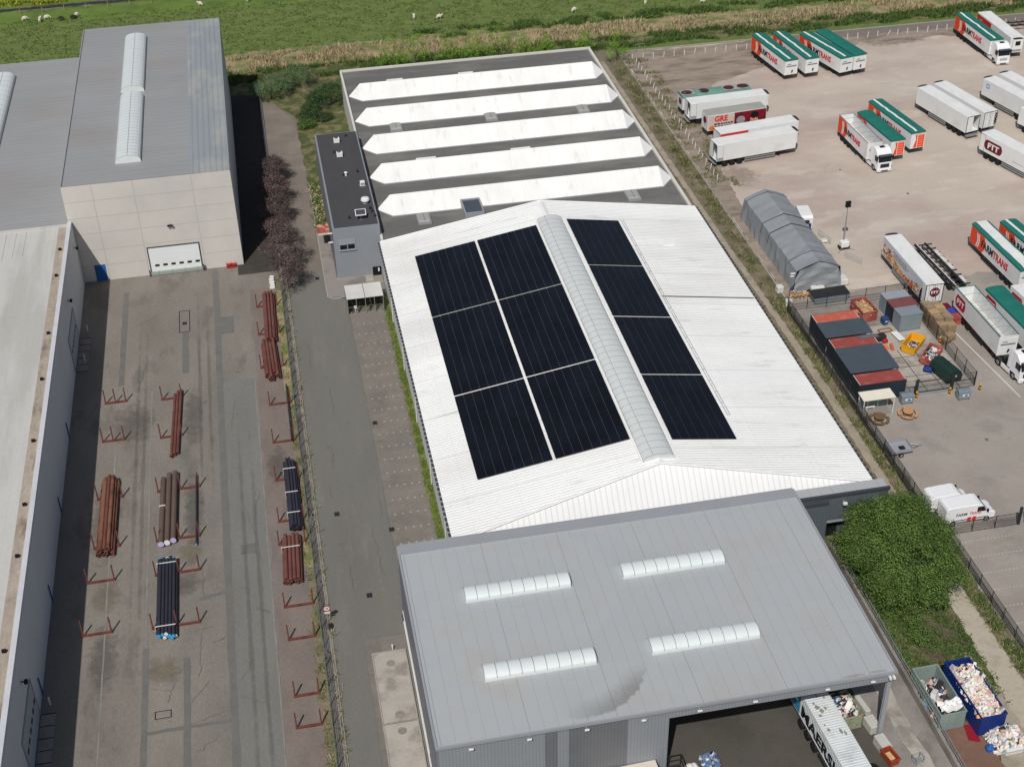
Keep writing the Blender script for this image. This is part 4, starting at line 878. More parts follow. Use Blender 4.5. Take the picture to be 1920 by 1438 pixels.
    if side == 'farm': farm_side(o, L, -.002, stop, b0, min(1, L/13.4))
    elif side == 'ftt':
        MB().box(0, -.01, b0, L, -.002, b0+.12).build("side_skirt", m_maroon, o); logo_oval(o, 1.75, b0+1.45, 1.35, 1.15, -.01, "FTT", 1.0, mat("signal_red_badge", S(178,28,38), .5, .04, 1, .02, 8))
    elif side == 'fttbig':
        logo_oval(o, 2.9, b0+1.35, 1.95, 1.1, -.01, "FTT", 1.25)
        for k in range(12): MB().box(7.2+k*.22, -.01, b0+.75, 7.32+k*.22, -.002, b0+.9).build("small_lettering", m_trim, body)
        MB().box(1.0, -.012, b0, 1.05, -.002, H-.1).box(.0, -.012, H-.15, 1.0, -.002, H-.1).build("panel_edge", m_chas, body)
    elif side == 'redtop': MB().box(.05, -.01, H-.85, L*.36, -.002, H-.15).build("livery_panel", mat("red_livery", S(204,52,36), .5, .04, 1, .02, 8), o)
    elif side == 'redfront':
        e = MB().box(.06, -.012, b0+.3, L*.42, -.002, H-.25).build("livery_panel", mat("red_livery", S(204,52,36), .5, .04, 1, .02, 8), o)
        MB().box(1.2, -.02, H-1.0, 2.2, -.012, H-.9).build("script_line", m_white, e)
    elif side == 'gre':
        e = MB().box(.1, -.01, b0, L*.62, -.002, H-.15).build("livery_panel", mat("cream_livery", S(206,188,178), .6, .08, 1, .05, 6), o)
        MB().box(L*.45, -.016, b0, L-.05, -.01, H-.12).build("livery_panel", mat("wine_livery", S(128,26,38), .55, .12, 1.1, .08, 5, col2=S(92,20,34), c2s=.8), o)
        MB().prism([(L*.72, H-1.2), (L*.75, H-.5), (L*.82, H-.42), (L*.87, H-.8), (L*.86, H-1.3), (L*.79, H-1.5)], -.022, -.016, 'y').build("bottle_picture", m_dark, e)
        text_mesh("lettering", "GRE", 1.35, mat("vivid_red_lettering", S(214,42,34), .5, .03, 1, .02, 8), e, (1.15, -.02, b0+1.5), RX, .006, .05, .95)
        text_mesh("lettering", "IJSSALADE", .5, m_tblk, e, (1.2, -.02, b0+.35), RX, .006, .02, 1) if False else None
        for j in range(2):
            x = 1.15
            while x < 4.2: wd = random.uniform(.18, .5); MB().box(x, -.02, b0+.45+j*.45, x+wd, -.012, b0+.72+j*.45).build("small_lettering", m_tblk, e); x += wd+.12
        MB().prism([(.8+.55*math.cos(k*.5236)*random.uniform(.8, 1.1), b0+.45+.4*math.sin(k*.5236)) for k in range(12)], -.024, -.018, 'y').build("picture", m_orng, e)
        MB().prism([(5.9+.8*math.cos(k*.5236), b0+1.2+.7*math.sin(k*.5236)) for k in range(12)], -.024, -.018, 'y').build("picture", m_trim, e)
        text_mesh("lettering", "Style", .75, mat("cream_lettering", S(228,190,160), .6, .03, 1, .02, 8), e, (7.6, -.022, b0+.75), RX, .005, .02, 1)
    elif side == 'food':
        e = MB().box(.12, -.01, b0, L-.9, -.002, H-.1).build("livery_panel", mat("pale_livery", S(196,200,206), .55, .05, 1, .03, 6), o)
        cl = [mat("food_a", S(188,92,62), .7, .2, 2, .15, 8), mat("food_b", S(206,150,96), .7, .2, 2, .15, 8), mat("food_c", S(152,48,40), .7, .2, 2, .15, 8), mat("food_d", S(120,134,62), .7, .2, 2, .15, 8), mat("food_e", S(222,196,166), .7, .2, 2, .15, 8)]
        fm = MB(); rnd = random.Random(4)
        for k in range(230):
            x = rnd.uniform(.5, L-1.7); hmax = .55+1.25*(.55+.45*math.sin(x*.55+.6)); z = b0+.1+rnd.random()*hmax; r_ = rnd.uniform(.12, .34)
            fm.prism([(x+r_*math.cos(q*.9+k)*rnd.uniform(.7, 1.1), max(b0+.02, z+r_*.7*math.sin(q*.9+k))) for q in range(7)], -.014-k*.00004, -.0101, 'y', rnd.choice([0, 0, 1, 1, 2, 3, 4]))
        fm.build("food_picture", cl, e)
        for j, (za, x0, n_) in enumerate(((H-.75, 3.4, 10), (H-1.05, 3.7, 11), (H-1.35, 4.2, 8))):
            lm = MB(); x = x0
            for q in range(n_): wd = rnd.uniform(.2, .5); lm.box(x, -.016, za, x+wd, -.0102, za+.13); x += wd+.1
            lm.build("small_lettering", m_trimd, e)
        MB().prism([(L-1.6, b0), (L-.9, b0), (L-.9, H-1.0), (L-1.15, H-1.1), (L-1.5, b0+1.2)], -.02, -.0165, 'y').build("livery_panel", mat("plum_livery", S(78,22,34), .5, .05, 1, .02, 8), e)
    elif side == 'bluesquare':
        e = MB().box(.95, -.012, H-1.35, 1.75, -.002, H-.55).build("emblem", mat("pale_blue_badge", S(110,156,206), .5, .05, 1, .02, 8), o); MB().box(1.15, -.018, H-1.15, 1.55, -.012, H-.75).build("emblem_centre", m_body, e)
    # ends
    if near in ('farmfront', 'whitefront'):
        f = MB().box(L, .15, H-.95, L+.02, W-.15, H-.35).build("front_panel", m_body, o)
        MB().box(L+.02, .3, H-1.25, L+.1, W-.3, H-1.18).box(L+.02, .5, H-.9, L+.06, 1.2, H-.84).build("ladder_rail", m_trimd, o)
        MB().prism([(W*.52, b0+.35), (W*.6, b0+.3), (W*.66, b0+.8), (W*.55, b0+.85)], L, L+.05, 'x').build("connector", m_chas, o)
    elif near == 'farmred':
        e = MB().prism([(.55, b0+.1), (W-.12, b0+.1), (W-.12, H-.4), (.75, H-.4), (.95, b0+1.5)], L, L+.012, 'x').build("livery_panel", m_orange, o)
        for k in range(5): MB().box(L+.012, 1.35, b0+.35+k*.42, L+.02, W-.3, b0+.6+k*.42).build("script_line", mat("pale_red_script", S(240,120,92), .6, .03, 1, .02, 8), e)
        MB().box(L+.012, .55, H-.55, L+.02, W-.12, H-.45).box(L+.012, 1.15, b0+.1, L+.02, 1.25, H-.55).build("script_line", m_body, e)
    elif near in ('doors', 'kema', 'ftt'):
        MB().box(L, W/2-.02, b0+.1, L+.03, W/2+.02, H-.1).build("door_gap", m_chas, o)
        for yy in (.45, 1.0, 1.55, 2.1): MB().tube((L+.05, yy, b0+.1), (L+.05, yy, H-.12), .02, n=5).build("lock_rod", m_steel, o)
        if near == 'ftt':
            e = MB().prism([(W*.52+.72*math.cos(k*.2618), H-1.25+.72*math.sin(k*.2618)) for k in range(24)], L+.03, L+.045, 'x').build("emblem", m_maroon, o)
            text_mesh("lettering", "FTT", .52, m_white, e, (L+.05, W*.52, H-1.43), (R(90), 0, R(90)), .004, .03, 1.2, 'CENTER')
            MB().box(L+.03, W*.6, b0+.3, L+.04, W*.64, b0+.95).build("script_line", m_tblk, o)
        if near == 'kema': text_mesh("lettering", "KEMA", .78, m_tblk, o, (L+.06, W-.42, H-.35), (R(90), R(90), R(90)), .004, .03, 1)
    elif near == 'open':
        MB().box(L, .1, b0+.1, L+.06, 1.2, H-.1).build("closed_door", m_body, o)
        MB().box(L-1.2, W+.02, b0+.1, L, W+.08, H-.1).build("open_door", m_body, o)
        MB().box(L-2.5, W-.5, b0+.2, L-1.2, W-.2, b0+1.4).build("load", m_trim, o)
        MB().box(L, .05, .75, L+.45, W-.05, .85).build("tail_lift", m_steel, o)
    if far == 'open':
        MB().box(.02, -.09, b0+.15, 1.15, -.02, H-.12).build("open_door", m_body, o)
        MB().box(.06, -.1, b0+.2, .1, -.09, H-.2).box(.1, -.1, H-.24, 1.1, -.09, H-.2).box(1.1, -.1, b0+.2, 1.14, -.09, H-.2).box(.1, -.1, b0+.2, 1.1, -.09, b0+.6).build("door_edge", m_trim, o)
        MB().box(-.06, W/2+.1, b0+.15, 0, W-.1, H-.12).build("closed_door", m_body, o)
        MB().box(-.35, .05, .75, -.03, W-.05, .83).build("tail_lift", m_steel, o)
    elif far == 'logo':
        MB().prism([(W*.5+.6*math.cos(k*.2618), H-1.2+.6*math.sin(k*.2618)) for k in range(24)], -.02, -.002, 'x').build("emblem", m_maroon, o)
        MB().box(-.02, .5, b0+.2, -.002, .55, H-.2).box(-.02, 1.3, b0+.2, -.002, 1.35, H-1.9).build("door_edge", m_chas, o)
    if roof == 'reefer' and near not in ('none',):
        x = -.0 if near in ('doors', 'open', 'ftt', 'kema') else L
        s = -1 if x == 0 else 1; x0 = min(x, x+.45*s); x1 = max(x, x+.45*s)
        u = MB().cbox(x0, .3, 1.9, x1, W-.3, H-.15, .08).build("cooling_unit", m_body, o)
        MB().prism([(W/2+.95*math.cos(k*math.pi/8), H-.12+.16*math.sin(k*math.pi/8)) for k in range(9)], x0+.04*s, x1+.04*s, 'x').build("air_deflector", m_chas, u)
        if near == 'whitebk' or s > 0: MB().box(x1, .8, H-1.35, x1+.03, W-.8, H-.55).build("grille", m_dark, u)
    # chassis
    MB().box(.3, .75, .75, L-.3, .9, b0).box(.3, W-.9, .75, L-.3, W-.75, b0).box(.1, .1, b0-.12, L-.1, W-.1, b0).build("chassis", chas, o)
    ax = [1.6, 2.9, 4.2] if wheels_at == 'far' else [L-1.7, L-3.0, L-4.3]
    for x in ax:
        for y in (.2, W-.2): wheel(o, x, y)
        MB().tube((x, .35, .5), (x, W-.35, .5), .09, n=6).build("axle", m_chas, o)
    g0, g1 = (5.1, L-3.6) if wheels_at == 'far' else (3.6, L-5.2)
    for y in (.05, W-.1): MB().box(g0, y, .42, g1, y+.05, .6).box(g0, y, .75, g1, y+.05, .93).box(g0, y, .6, g0+.06, y+.05, .75).box(g1-.06, y, .6, g1, y+.05, .75).build("side_guard", m_chas if roof != 'reefer' else m_steel, o)
    xl = L-2.7 if wheels_at == 'far' else 2.6
    for y in (.55, W-.6): MB().box(xl, y, .12, xl+.12, y+.12, b0-.1).box(xl-.1, y-.08, .0, xl+.22, y+.2, .12).build("landing_leg", m_chas, o)
    xb = .05 if wheels_at == 'far' else L-.15
    MB().box(xb, .1, .5, xb+.1, W-.1, .68).build("bumper", m_steel if roof == 'reefer' else m_chas, o)
    return o
def tractor(pos, ang, lab, col=m_cab, grp="truck tractor units", grille=m_dark, bumper=m_cab, label_deck=True):
    """origin at the middle of the front bumper on the ground, local +x points backwards"""
    o = empty("truck_tractor", (pos[0], pos[1], 0), R(ang), lab, "truck", grp)
    pts = [(.12, .55), (.0, .75), (.02, 1.75), (.42, 2.95), (.62, 3.25), (1.2, 3.72), (1.9, 3.85), (2.25, 3.8), (2.25, .95), (1.0, .95), (1.0, .55)]
    bm = bmesh.new(); mb = MB().prism(pts, -1.22, 1.22, 'y'); cabo = mb.build("cab", col, o)
    md = cabo.modifiers.new("b", 'BEVEL'); md.width = .07; md.segments = 2; md.limit_method = 'ANGLE'; bm.free()
    MB().add([(.045, -1.1, 1.87), (.045, 1.1, 1.87), (.39, 1.08, 2.88), (.39, -1.08, 2.88)], [(0, 1, 2, 3)]).prism([(-.0, 1.88), (.34, 2.9), (.36, 2.9), (.03, 1.88)], -1.12, 1.12, 'y').build("windscreen", m_glass, o)
    MB().box(.22, -1.26, 1.9, 1.15, -1.2, 2.75).build("side_window", m_glass, o); MB().box(.22, 1.2, 1.9, 1.15, 1.26, 2.75).build("side_window", m_glass, o)
    gr = MB().box(-.05, -.75, .95, .03, .75, 1.55).build("grille", grille, o)
    for z in (1.05, 1.2, 1.35): MB().box(-.07, -.7, z, -.05, .7, z+.04).build("grille_bar", m_trimd, gr)
    MB().cbox(-.1, -1.22, .3, .35, 1.22, .75, .06).build("bumper", bumper, o)
    MB().box(-.12, -.6, .35, -.1, .6, .52).build("lower_grille", m_dark, o)
    for y in (-1.0, 1.0): MB().box(-.13, y-.18, .55, -.08, y+.18, .72).build("headlight", m_sky, o)
    for s in (-1, 1): MB().box(.1, s*1.3-.06 if s > 0 else -1.42, 2.0, .25, s*1.3+.12 if s > 0 else -1.3+.06, 2.85).build("mirror", m_dark, o)
    MB().box(-.25, -1.1, 2.93, .42, 1.1, 3.0).build("sun_visor", m_trimd, o)
    MB().box(1.3, -.4, 3.79, 1.85, .4, 3.87).build("roof_hatch", m_dark, o)
    for s in (-1, 1): MB().prism([(2.25, 1.2), (2.75, 1.2), (2.75, 3.7), (2.25, 3.8)], s*1.2-.03, s*1.2+.03, 'y').build("side_deflector", col, o)
    MB().box(1.0, -.45, .7, 5.9, -.3, .95).box(1.0, .3, .7, 5.9, .45, .95).box(2.3, -1.0, .9, 3.1, 1.0, 1.0).box(5.8, -1.1, .6, 5.95, 1.1, .8).build("chassis", m_chas, o)
    MB().tube((4.6, 0, .95), (4.6, 0, 1.12), .5, n=14).build("fifth_wheel", m_chas, o)
    for s in (-1, 1): MB().box(2.1, s*1.2-.04, .4, 3.9, s*1.2+.04, .95).build("side_skirt", col, o)
    for x in (1.35, 4.6):
        for s in (-1, 1): wheel(o, x, s*1.05, .5, .34)
        MB().tube((x, -.9, .5), (x, .9, .5), .08, n=6).build("axle", m_chas, o)
    for s in (-1, 1): MB().prism([(4.6+.62*math.cos(k*math.pi/8), .5+.62*math.sin(k*math.pi/8)) for k in range(9)]+[(4.6+.56*math.cos(k*math.pi/8), .5+.56*math.sin(k*math.pi/8)) for k in range(8, -1, -1)], s*1.05-.2, s*1.05+.2, 'y').build("mudguard", m_chas, o)
    return o
FARM = "orange and white trailer, green cover, white stripe"
trailer((89.87, 236.5), -82.5, 13.2, FARM+", leftmost of four parked at the far kerb", 'stripe', 'farm', 'farmfront')
trailer((94.0, 236.5), -83.5, 13.2, FARM+", second from left at the far kerb", 'stripe', 'farm', 'farmfront')
trailer((98.6, 235.0), -77, 13.2, FARM+", third from left at the far kerb", 'stripe', 'farm', 'farmfront')
trailer((101.9, 235.4), -79, 12.9, "white trailer under a plain green roof cover, rightmost of four at the far kerb", 'plain', 'white', 'farmfront')
trailer((130.75, 237.3), -89, 13.6, FARM+", with truck in far right corner", 'stripe', 'farm', 'farmfront')
tractor((132.55, 220.9), 90, "white truck cab coupled to a striped-roof trailer in the far right corner", grille=m_body)
trailer((135.1, 237.1), -91, 13.6, "white box trailer with red panel and dark cooling grille, far right corner", 'reefer', 'redfront', 'whitebk')
trailer((92.1, 199.6), -88.5, 11.2, "open-topped orange and white trailer showing roof bows, coupled to a white truck", 'open', 'farm', 'farmfront', H=3.95, W=2.5)
tractor((94.3, 185.5), 94, "white truck with black grille pulling the open-topped orange and white trailer")
trailer((95.4, 199.9), -85, 11.4, "orange and white tipper trailer with plain green cover, middle of a group of three", 'plain', 'farm', 'farmred', H=3.95, W=2.5)
trailer((98.9, 203.5), -82.5, 13.3, "orange and white trailer with green cover and broad white stripe, right of three", 'stripe', 'farm', 'farmred')
trailer((109.1, 206.8), -78, 13.4, "plain white refrigerated trailer with one rear door open, left of a pair", 'reefer', 'white', 'open', wheels_at='near')
trailer((112.5, 207.8), -78, 13.5, "plain white refrigerated trailer with dark lettering on its rear door, right of a pair", 'reefer', 'white', 'kema', wheels_at='near')
trailer((121.6, 207.7), -76.8, 13.5, "white refrigerated trailer with a small blue square badge at the right edge", 'reefer', 'bluesquare', 'doors', wheels_at='near')
trailer((125.2, 209.0), -77.5, 13.5, "white refrigerated trailer behind the one with the blue badge", 'reefer', 'white', 'doors', wheels_at='near')
trailer((111.4, 187.9), -73.5, 13.6, "white trailer with a big maroon badge near its end, cut by the right edge", 'reefer', 'fttbig', 'whitebk')
trailer((121.9, 195.3), -70, 13.6, "white trailer mostly out of frame, just above the one with the maroon badge", 'reefer', 'white', 'whitebk')
trailer((69.6, 213.35), 2.6, 12.4, "trailer with faded green roof bearing dark oval patches, farthest of the left group", 'spots', 'white', 'whitefront', 'logo', H=3.55)
trailer((69.7, 209.4), 3, 13.8, "plain white trailer with its rear door folded open, second row of the left group", 'reefer', 'white', 'whitebk', 'open')
trailer((71.2, 204.3), 5.5, 10.5, "shorter trailer with dusty grey roof and red printed side, middle of the left group", 'dusty', 'gre', 'whitefront', 'logo', H=3.9)
trailer((70.9, 197.05), 7.7, 13.9, "white trailer with red band along its top edge, behind the nearest white one", 'reefer', 'redtop', 'whitebk')
trailer((69.1, 193.1), 7.8, 14.1, "plain white trailer with its rear door folded open, nearest of the left group", 'reefer', 'white', 'whitebk', 'open')
trailer((82.75, 159.9), -89.8, 13.75, "white trailer with a food picture along its side and a round badge on its doors", 'reefer', 'food', 'ftt', wheels_at='near')
trailer((96.35, 160.5), -88.5, 13.6, "orange and white trailer with wide white roof bordered in green, right of the yard centre", 'wide', 'farm', 'farmfront', wheels_at='near')
trailer((100.4, 160.1), -85, 13.5, "orange and white trailer with green roof, right edge beside the wide white roofed one", 'stripe', 'farm', 'farmfront', wheels_at='near')
trailer((86.3, 144.7), -90, 12.2, "open-topped white trailer with a red round-ended badge and green rail, beside the pallets", 'open', 'ftt', 'farmfront', W=2.6, chas=m_maroon)
trailer((90.0, 143.7), -88, 13.0, "white trailer with red badge and green roof cover, right of the open-topped one", 'plain', 'ftt', 'farmfront', chas=m_chas)
trailer((93.5, 143.6), -86, 13.0, "white trailer with red badge and blue-edged roof, cut by the right edge", 'reefer', 'ftt', 'none', chas=m_chas)
tractor((88.1, 127.6), 96, "white truck cab with empty coupling deck in front of the open-topped badge trailer")
# skeletal platform trailer beside the food trailer
o = empty("flatbed_trailer", (87.9, 161.2, 0), R(-88), "low dark skeletal trailer with pale side boxes, beside the food picture trailer", "trailer", "trailers parked in the yard")
MB().box(0, .35, 1.0, 12, .6, 1.25).box(0, 1.9, 1.0, 12, 2.15, 1.25).build("main_beam", m_chas, o); MB().box(.2, .62, 1.18, 11.8, .72, 1.28).build("rail", m_body, o)
for k in range(10): MB().box(.3+k*1.25, .1 if k % 2 else .35, 1.05, .42+k*1.25, 2.95, 1.2).build("cross_member", m_chas, o)
for x in (2.3, 4.1, 6.0, 9.6): MB().cbox(x, 2.2, .9, x+1.35, 2.75, 1.25, .05).build("side_box", m_whitew, o)
for x in (8.2, 9.5, 10.8):
    for y in (.3, 2.2): wheel(o, x, y, .48)
MB().box(.2, 1.0, .1, .35, 1.15, 1.0).box(.2, 1.5, .1, .35, 1.65, 1.0).box(.1, .9, 0, .45, 1.75, .1).build("landing_leg", m_chas, o)
o = empty("flatbed_trailer", (140.5, 235.6, 0), R(-2), "low black skeletal trailer with stakes in the far right corner", "trailer", "trailers parked in the yard")
MB().box(0, .4, 1.0, 12, .6, 1.2).box(0, 1.9, 1.0, 12, 2.1, 1.2).build("main_beam", m_chas, o)
for k in range(9): MB().box(.2+k*1.4, 0, 1.2, .3+k*1.4, 2.5, 1.3).box(.2+k*1.4, 0, 1.3, .3+k*1.4, .08, 2.0).build("cross_member", m_chas, o)
for x in (8.2, 9.5, 10.8):
    for y in (.3, 2.2): wheel(o, x, y, .48)

def van(pos, ang, lab, L=5.9, H=2.55, livery=True, W=2.0, grp="white vans"):
    """front towards local +x, visible side local -y"""
    o = empty("van", (pos[0], pos[1], 0), R(ang), lab, "van", grp)
    prof = [(0, .45), (0, H-.35), (.12, H-.08), (.5, H), (L*.62, H), (L*.70, H-.12), (L*.83, H*.58), (L*.97, H*.47), (L, H*.38), (L, .4), (L*.9, .3), (.3, .3)]
    b = MB().prism(prof, -W/2, W/2, 'y').build("body", m_cab, o); md = b.modifiers.new("b", 'BEVEL'); md.width = .1; md.segments = 3; md.limit_method = 'ANGLE'; md.angle_limit = R(25)
    MB().add([(L*.715, -W/2+.14, H-.16), (L*.715, W/2-.14, H-.16), (L*.835, W/2-.1, H*.585), (L*.835, -W/2+.1, H*.585)], [(0, 1, 2, 3)]).build("windscreen", m_glass, o).location = (.03, 0, .02)
    for s in (-1, 1):
        MB().prism([(L*.61, H*.6), (L*.8, H*.6), (L*.73, H-.34), (L*.61, H-.34)], s*(W/2+.004), s*(W/2+.012), 'y').build("side_window", m_glass, o)
        MB().box(L*.80, s*(W/2+.12)-.1, H*.58, L*.83, s*(W/2+.12)+.1, H*.58+.32).build("mirror", m_dark, o)
        MB().box(L-.12, s*(W/2-.25)-.14, H*.32, L+.012, s*(W/2-.25)+.14, H*.41).build("headlight", m_sky, o)
    MB().box(.8, -W/2-.02, .62, L*.8, -W/2, .74).box(.8, W/2, .62, L*.8, W/2+.02, .74).build("side_strip", m_trimd, o)
    MB().box(L-.05, -W/2+.1, .35, L+.05, W/2-.1, .6).build("bumper", m_trimd, o)
    for x in (.95, L*.83):
        for s in (-1, 1): wheel(o, x, s*(W/2-.1), .35, .24)
    if livery:
        text_mesh("lettering", "FARM", .52, m_tblk, o, (L*.2, -W/2-.012, H*.5), RX, .004, .012, 1); text_mesh("lettering", "TRANS", .52, m_tred, o, (L*.2+1.55, -W/2-.012, H*.5), RX, .004, .012, .85)
        for x in (L*.44, L*.54): MB().box(x, -W/2-.03, .42, x+.42, -W/2, .95).build("red_box", m_tred, o)
    return o
van((66.3, 105.6), 1, "white lettered van with red squares on its side, nearest of the two by the fence")
van((65.6, 107.9), 3, "plain white van, the farther of the two behind the lettered one", L=5.0, H=2.3, livery=False)
van((74.6, 201.9), 6, "small white van squeezed between the red printed trailer and the red band trailer", L=4.4, H=2.2, livery=False, W=1.8)

# ================================================================== CONTAINER TRAILER UNDER THE CANOPY AND ITS SURROUNDINGS
o = empty("semi_trailer", (40.95, 83.6, 0), R(-86.8), "white shipping container with black lettering on a trailer, backed under the canopy", "trailer")
L = 13; H = 3.95; W = 2.44; cz = 1.35
def corrbox(L, W, z0, z1, pitch=.28, dep=.035):
    mb = MB()
    def strip(n, f):
        for k in range(n):
            a, b = k*pitch, (k+1)*pitch
            for u0, u1, d0, d1 in ((0, .35, 0, 0), (.35, .5, 0, 1), (.5, .85, 1, 1), (.85, 1, 1, 0)): f(a+u0*pitch, a+u1*pitch, d0*dep, d1*dep)
    n = int((L-.2)/pitch)
    strip(n, lambda a, b, d0, d1: mb.add([(a+.1, d0, z0+.12), (b+.1, d1, z0+.12), (b+.1, d1, z1-.1), (a+.1, d0, z1-.1)], [(0, 1, 2, 3)]))
    strip(n, lambda a, b, d0, d1: mb.add([(a+.1, W-d0, z0+.12), (b+.1, W-d1, z0+.12), (b+.1, W-d1, z1-.1), (a+.1, W-d0, z1-.1)], [(3, 2, 1, 0)]))
    strip(n, lambda a, b, d0, d1: mb.add([(a+.1, .06, z1-d0-.005), (b+.1, .06, z1-d1-.005), (b+.1, W-.06, z1-d1-.005), (a+.1, W-.06, z1-d0-.005)], [(0, 1, 2, 3)]))
    for x in (0, L-.12):
        for y in (0, W-.12): mb.box(x, y, z0, x+.12, y+.12, z1+.005)
    for y in (-.005, W-.095): mb.box(.12, y, z0, L-.12, y+.1, z0+.12).box(.12, y, z1-.1, L-.12, y+.1, z1+.003)
    for x in (.02, L-.08): mb.box(x, .12, z0+.02, x+.06, W-.12, z1-.02)
    return mb
m_cw = mat("container_white", S(204,208,208), .6, .08, .6, .05, 6, col2=S(184,188,186), c2s=.5, c2t=.6)
c = corrbox(L, W, cz, H).build("container", m_cw, o)
text_mesh("lettering", "MAERSK", 1.75, m_tblk, c, (2.1, -.03, cz+.45), RX, .02, .05, 1.25)
e = MB().box(.15, -.03, cz+.15, 1.75, -.01, H-.12).build("emblem_panel", mat("pale_blue_panel", S(58,144,176), .5, .1, 1, .05, 8), c)
st = [];
for k in range(14): r_ = .5 if k % 2 == 0 else .24; st.append((.95+r_*math.cos(k*math.pi/7+math.pi/2), cz+1.55+r_*math.sin(k*math.pi/7+math.pi/2)))
MB().prism(st, -.045, -.03, 'y').build("star", m_white, e)
for a in ((3.5, .7, .3, .25), (4.0, .95, .25, .2), (3.8, 1.4, .2, .12), (3.0, .6, .18, .12), (4.5, .6, .14, .2), (6.2, .6, .2, .16), (6.6, 1.6, .35, .12), (6.9, 1.9, .3, .1), (2.2, 1.2, .3, .06), (5.6, .5, .12, .1), (2.6, 1.8, .14, .1)):
    MB().prism([(a[0]+a[2]*math.cos(k*.524)*random.uniform(.7, 1.2), a[1]+a[3]*math.sin(k*.524)*random.uniform(.7, 1.2)) for k in range(12)], H+.004, H+.009, 'z').build("grime", mat("container_grime", S(134,138,132), .9, .2, 2, .1, 8), c)
MB().box(.1, .6, .95, L, .8, cz).box(.1, W-.8, .95, L, W-.6, cz).box(.1, .1, 1.2, .25, W-.1, cz).box(6, .02, .5, 11, .08, .9).build("chassis", m_chas, o)
for x in (2.2, 3.6, 5.0):
    for y in (.15, W-.15): wheel(o, x, y, .52, .34, m_whitew)

PAL = [mat("litter_%s" % n, S(*c), .8, .12, 3, .1, 9) for n, c in (("white", (224,222,218)), ("cream", (216,202,184)), ("red", (170,66,60)), ("pink", (216,180,170)), ("blue", (84,112,150)), ("dark", (52,50,54)), ("green", (122,140,122)), ("grey", (168,166,164)), ("orange", (206,160,124)))]
def heap(name, x0, x1, y0, y1, z0, hf, n, wts, parent=None, seed=1, sz=(.08, .3), mats=PAL, plank=False):
    """loose litter: many small crumpled pieces over a mound"""
    rr = random.Random(seed); mb = MB(); nx, ny = 10, 10; vs = []; fs = []
    for i in range(nx+1):
        for j in range(ny+1): x = x0+(x1-x0)*i/nx; y = y0+(y1-y0)*j/ny; vs.append((x, y, z0+hf((i/nx), (j/ny))))
    for i in range(nx):
        for j in range(ny): a = i*(ny+1)+j; fs.append((a, a+1, a+ny+2, a+ny+1))
    mb.add(vs, fs, 7 if wts[0] > 0 else 5)
    ids = list(range(len(mats)))
    for k in range(n):
        u, v = rr.random(), rr.random(); c = Vector((x0+(x1-x0)*u, y0+(y1-y0)*v, z0+hf(u, v)+rr.uniform(.0, .12))); s = rr.uniform(*sz)*(1.7 if rr.random() < .1 else 1)
        ax = Vector((rr.gauss(0, 1), rr.gauss(0, 1), rr.gauss(0, 1))).normalized(); ay = ax.orthogonal().normalized(); az_ = ax.cross(ay); q = s*rr.uniform(.3, 1); h_ = s*rr.uniform(.1, .5)
        if plank: ax = Vector((rr.gauss(0, 1), rr.gauss(0, 1), rr.gauss(0, .15))).normalized(); ay = ax.cross(Vector((0, 0, 1))).normalized(); az_ = ax.cross(ay); q = rr.uniform(.1, .22); h_ = .04
        P8 = [c+ax*s*a+ay*q*b+az_*h_*d for a, b, d in ((-.5,-.5,-.5),(.5,-.5,-.5),(.5,.5,-.5),(-.5,.5,-.5),(-.5,-.5,.5),(.5,-.5,.5),(.5,.5,.5),(-.5,.5,.5))]
        mb.add(P8, [(3,2,1,0),(4,5,6,7),(0,1,5,4),(1,2,6,5),(2,3,7,6),(3,0,4,7)], rr.choices(ids, wts)[0])
    o = mb.build(name, list(mats), parent); return o
def skip(name, pos, ang, L, W, H, m, lab, cat="skip", taper=.0, z0=.18, ribs=True, grp=None, open_end=False):
    """open steel bin: floor, four walls, rim and ribs; local x along length from the corner"""
    o = empty(name, (pos[0], pos[1], 0), R(ang), lab, cat, grp); t = .07; k = taper
    def wall(p, q):  # p,q bottom/top corners pairs
        return p
    b = MB(); bo = [(k, k), (L-k, k), (L-k, W-k), (k, W-k)]; to = [(0, 0), (L, 0), (L, W), (0, W)]
    bi = [(k+t, k+t), (L-k-t, k+t), (L-k-t, W-k-t), (k+t, W-k-t)]; ti = [(t, t), (L-t, t), (L-t, W-t), (t, W-t)]
    vs = [(x, y, z0) for x, y in bo]+[(x, y, H) for x, y in to]+[(x, y, z0+.08) for x, y in bi]+[(x, y, H) for x, y in ti]
    fs = [(3, 2, 1, 0), (8, 9, 10, 11)]
    for i in range(4):
        j = (i+1) % 4; fs += [(i, j, 4+j, 4+i), (8+j, 8+i, 12+i, 12+j), (4+i, 4+j, 12+j, 12+i)]
    b.add(vs, fs).build("bin_body", m, o)
    MB().box(-.05, -.05, H-.12, L+.05, -.001, H+.03).box(-.05, W+.001, H-.12, L+.05, W+.05, H+.03).box(-.05, 0, H-.12, -.001, W, H+.03).box(L+.001, 0, H-.12, L+.05, W, H+.03).build("rim", m, o)
    if ribs:
        n = max(2, int(L/.75))
        for i in range(1, n):
            x = L*i/n; MB().box(x-.04, -.05+k, z0, x+.04, k*.3-.001, H-.12).build("rib", m, o); MB().box(x-.04, W-k*.3+.001, z0, x+.04, W+.05-k, H-.12).build("rib", m, o)
        for i in (1, 2):
            y = W*i/3; MB().box(-.05+k, y-.04, z0, k*.3-.001, y+.04, H-.12).build("rib", m, o); MB().box(L-k*.3+.001, y-.04, z0, L+.05-k, y+.04, H-.12).build("rib", m, o)
    MB().box(.2+k, .3+k, 0, L-.2-k, .45+k, z0).box(.2+k, W-.45-k, 0, L-.2-k, W-.3-k, z0).build("skids", m_chas, o)
    return o
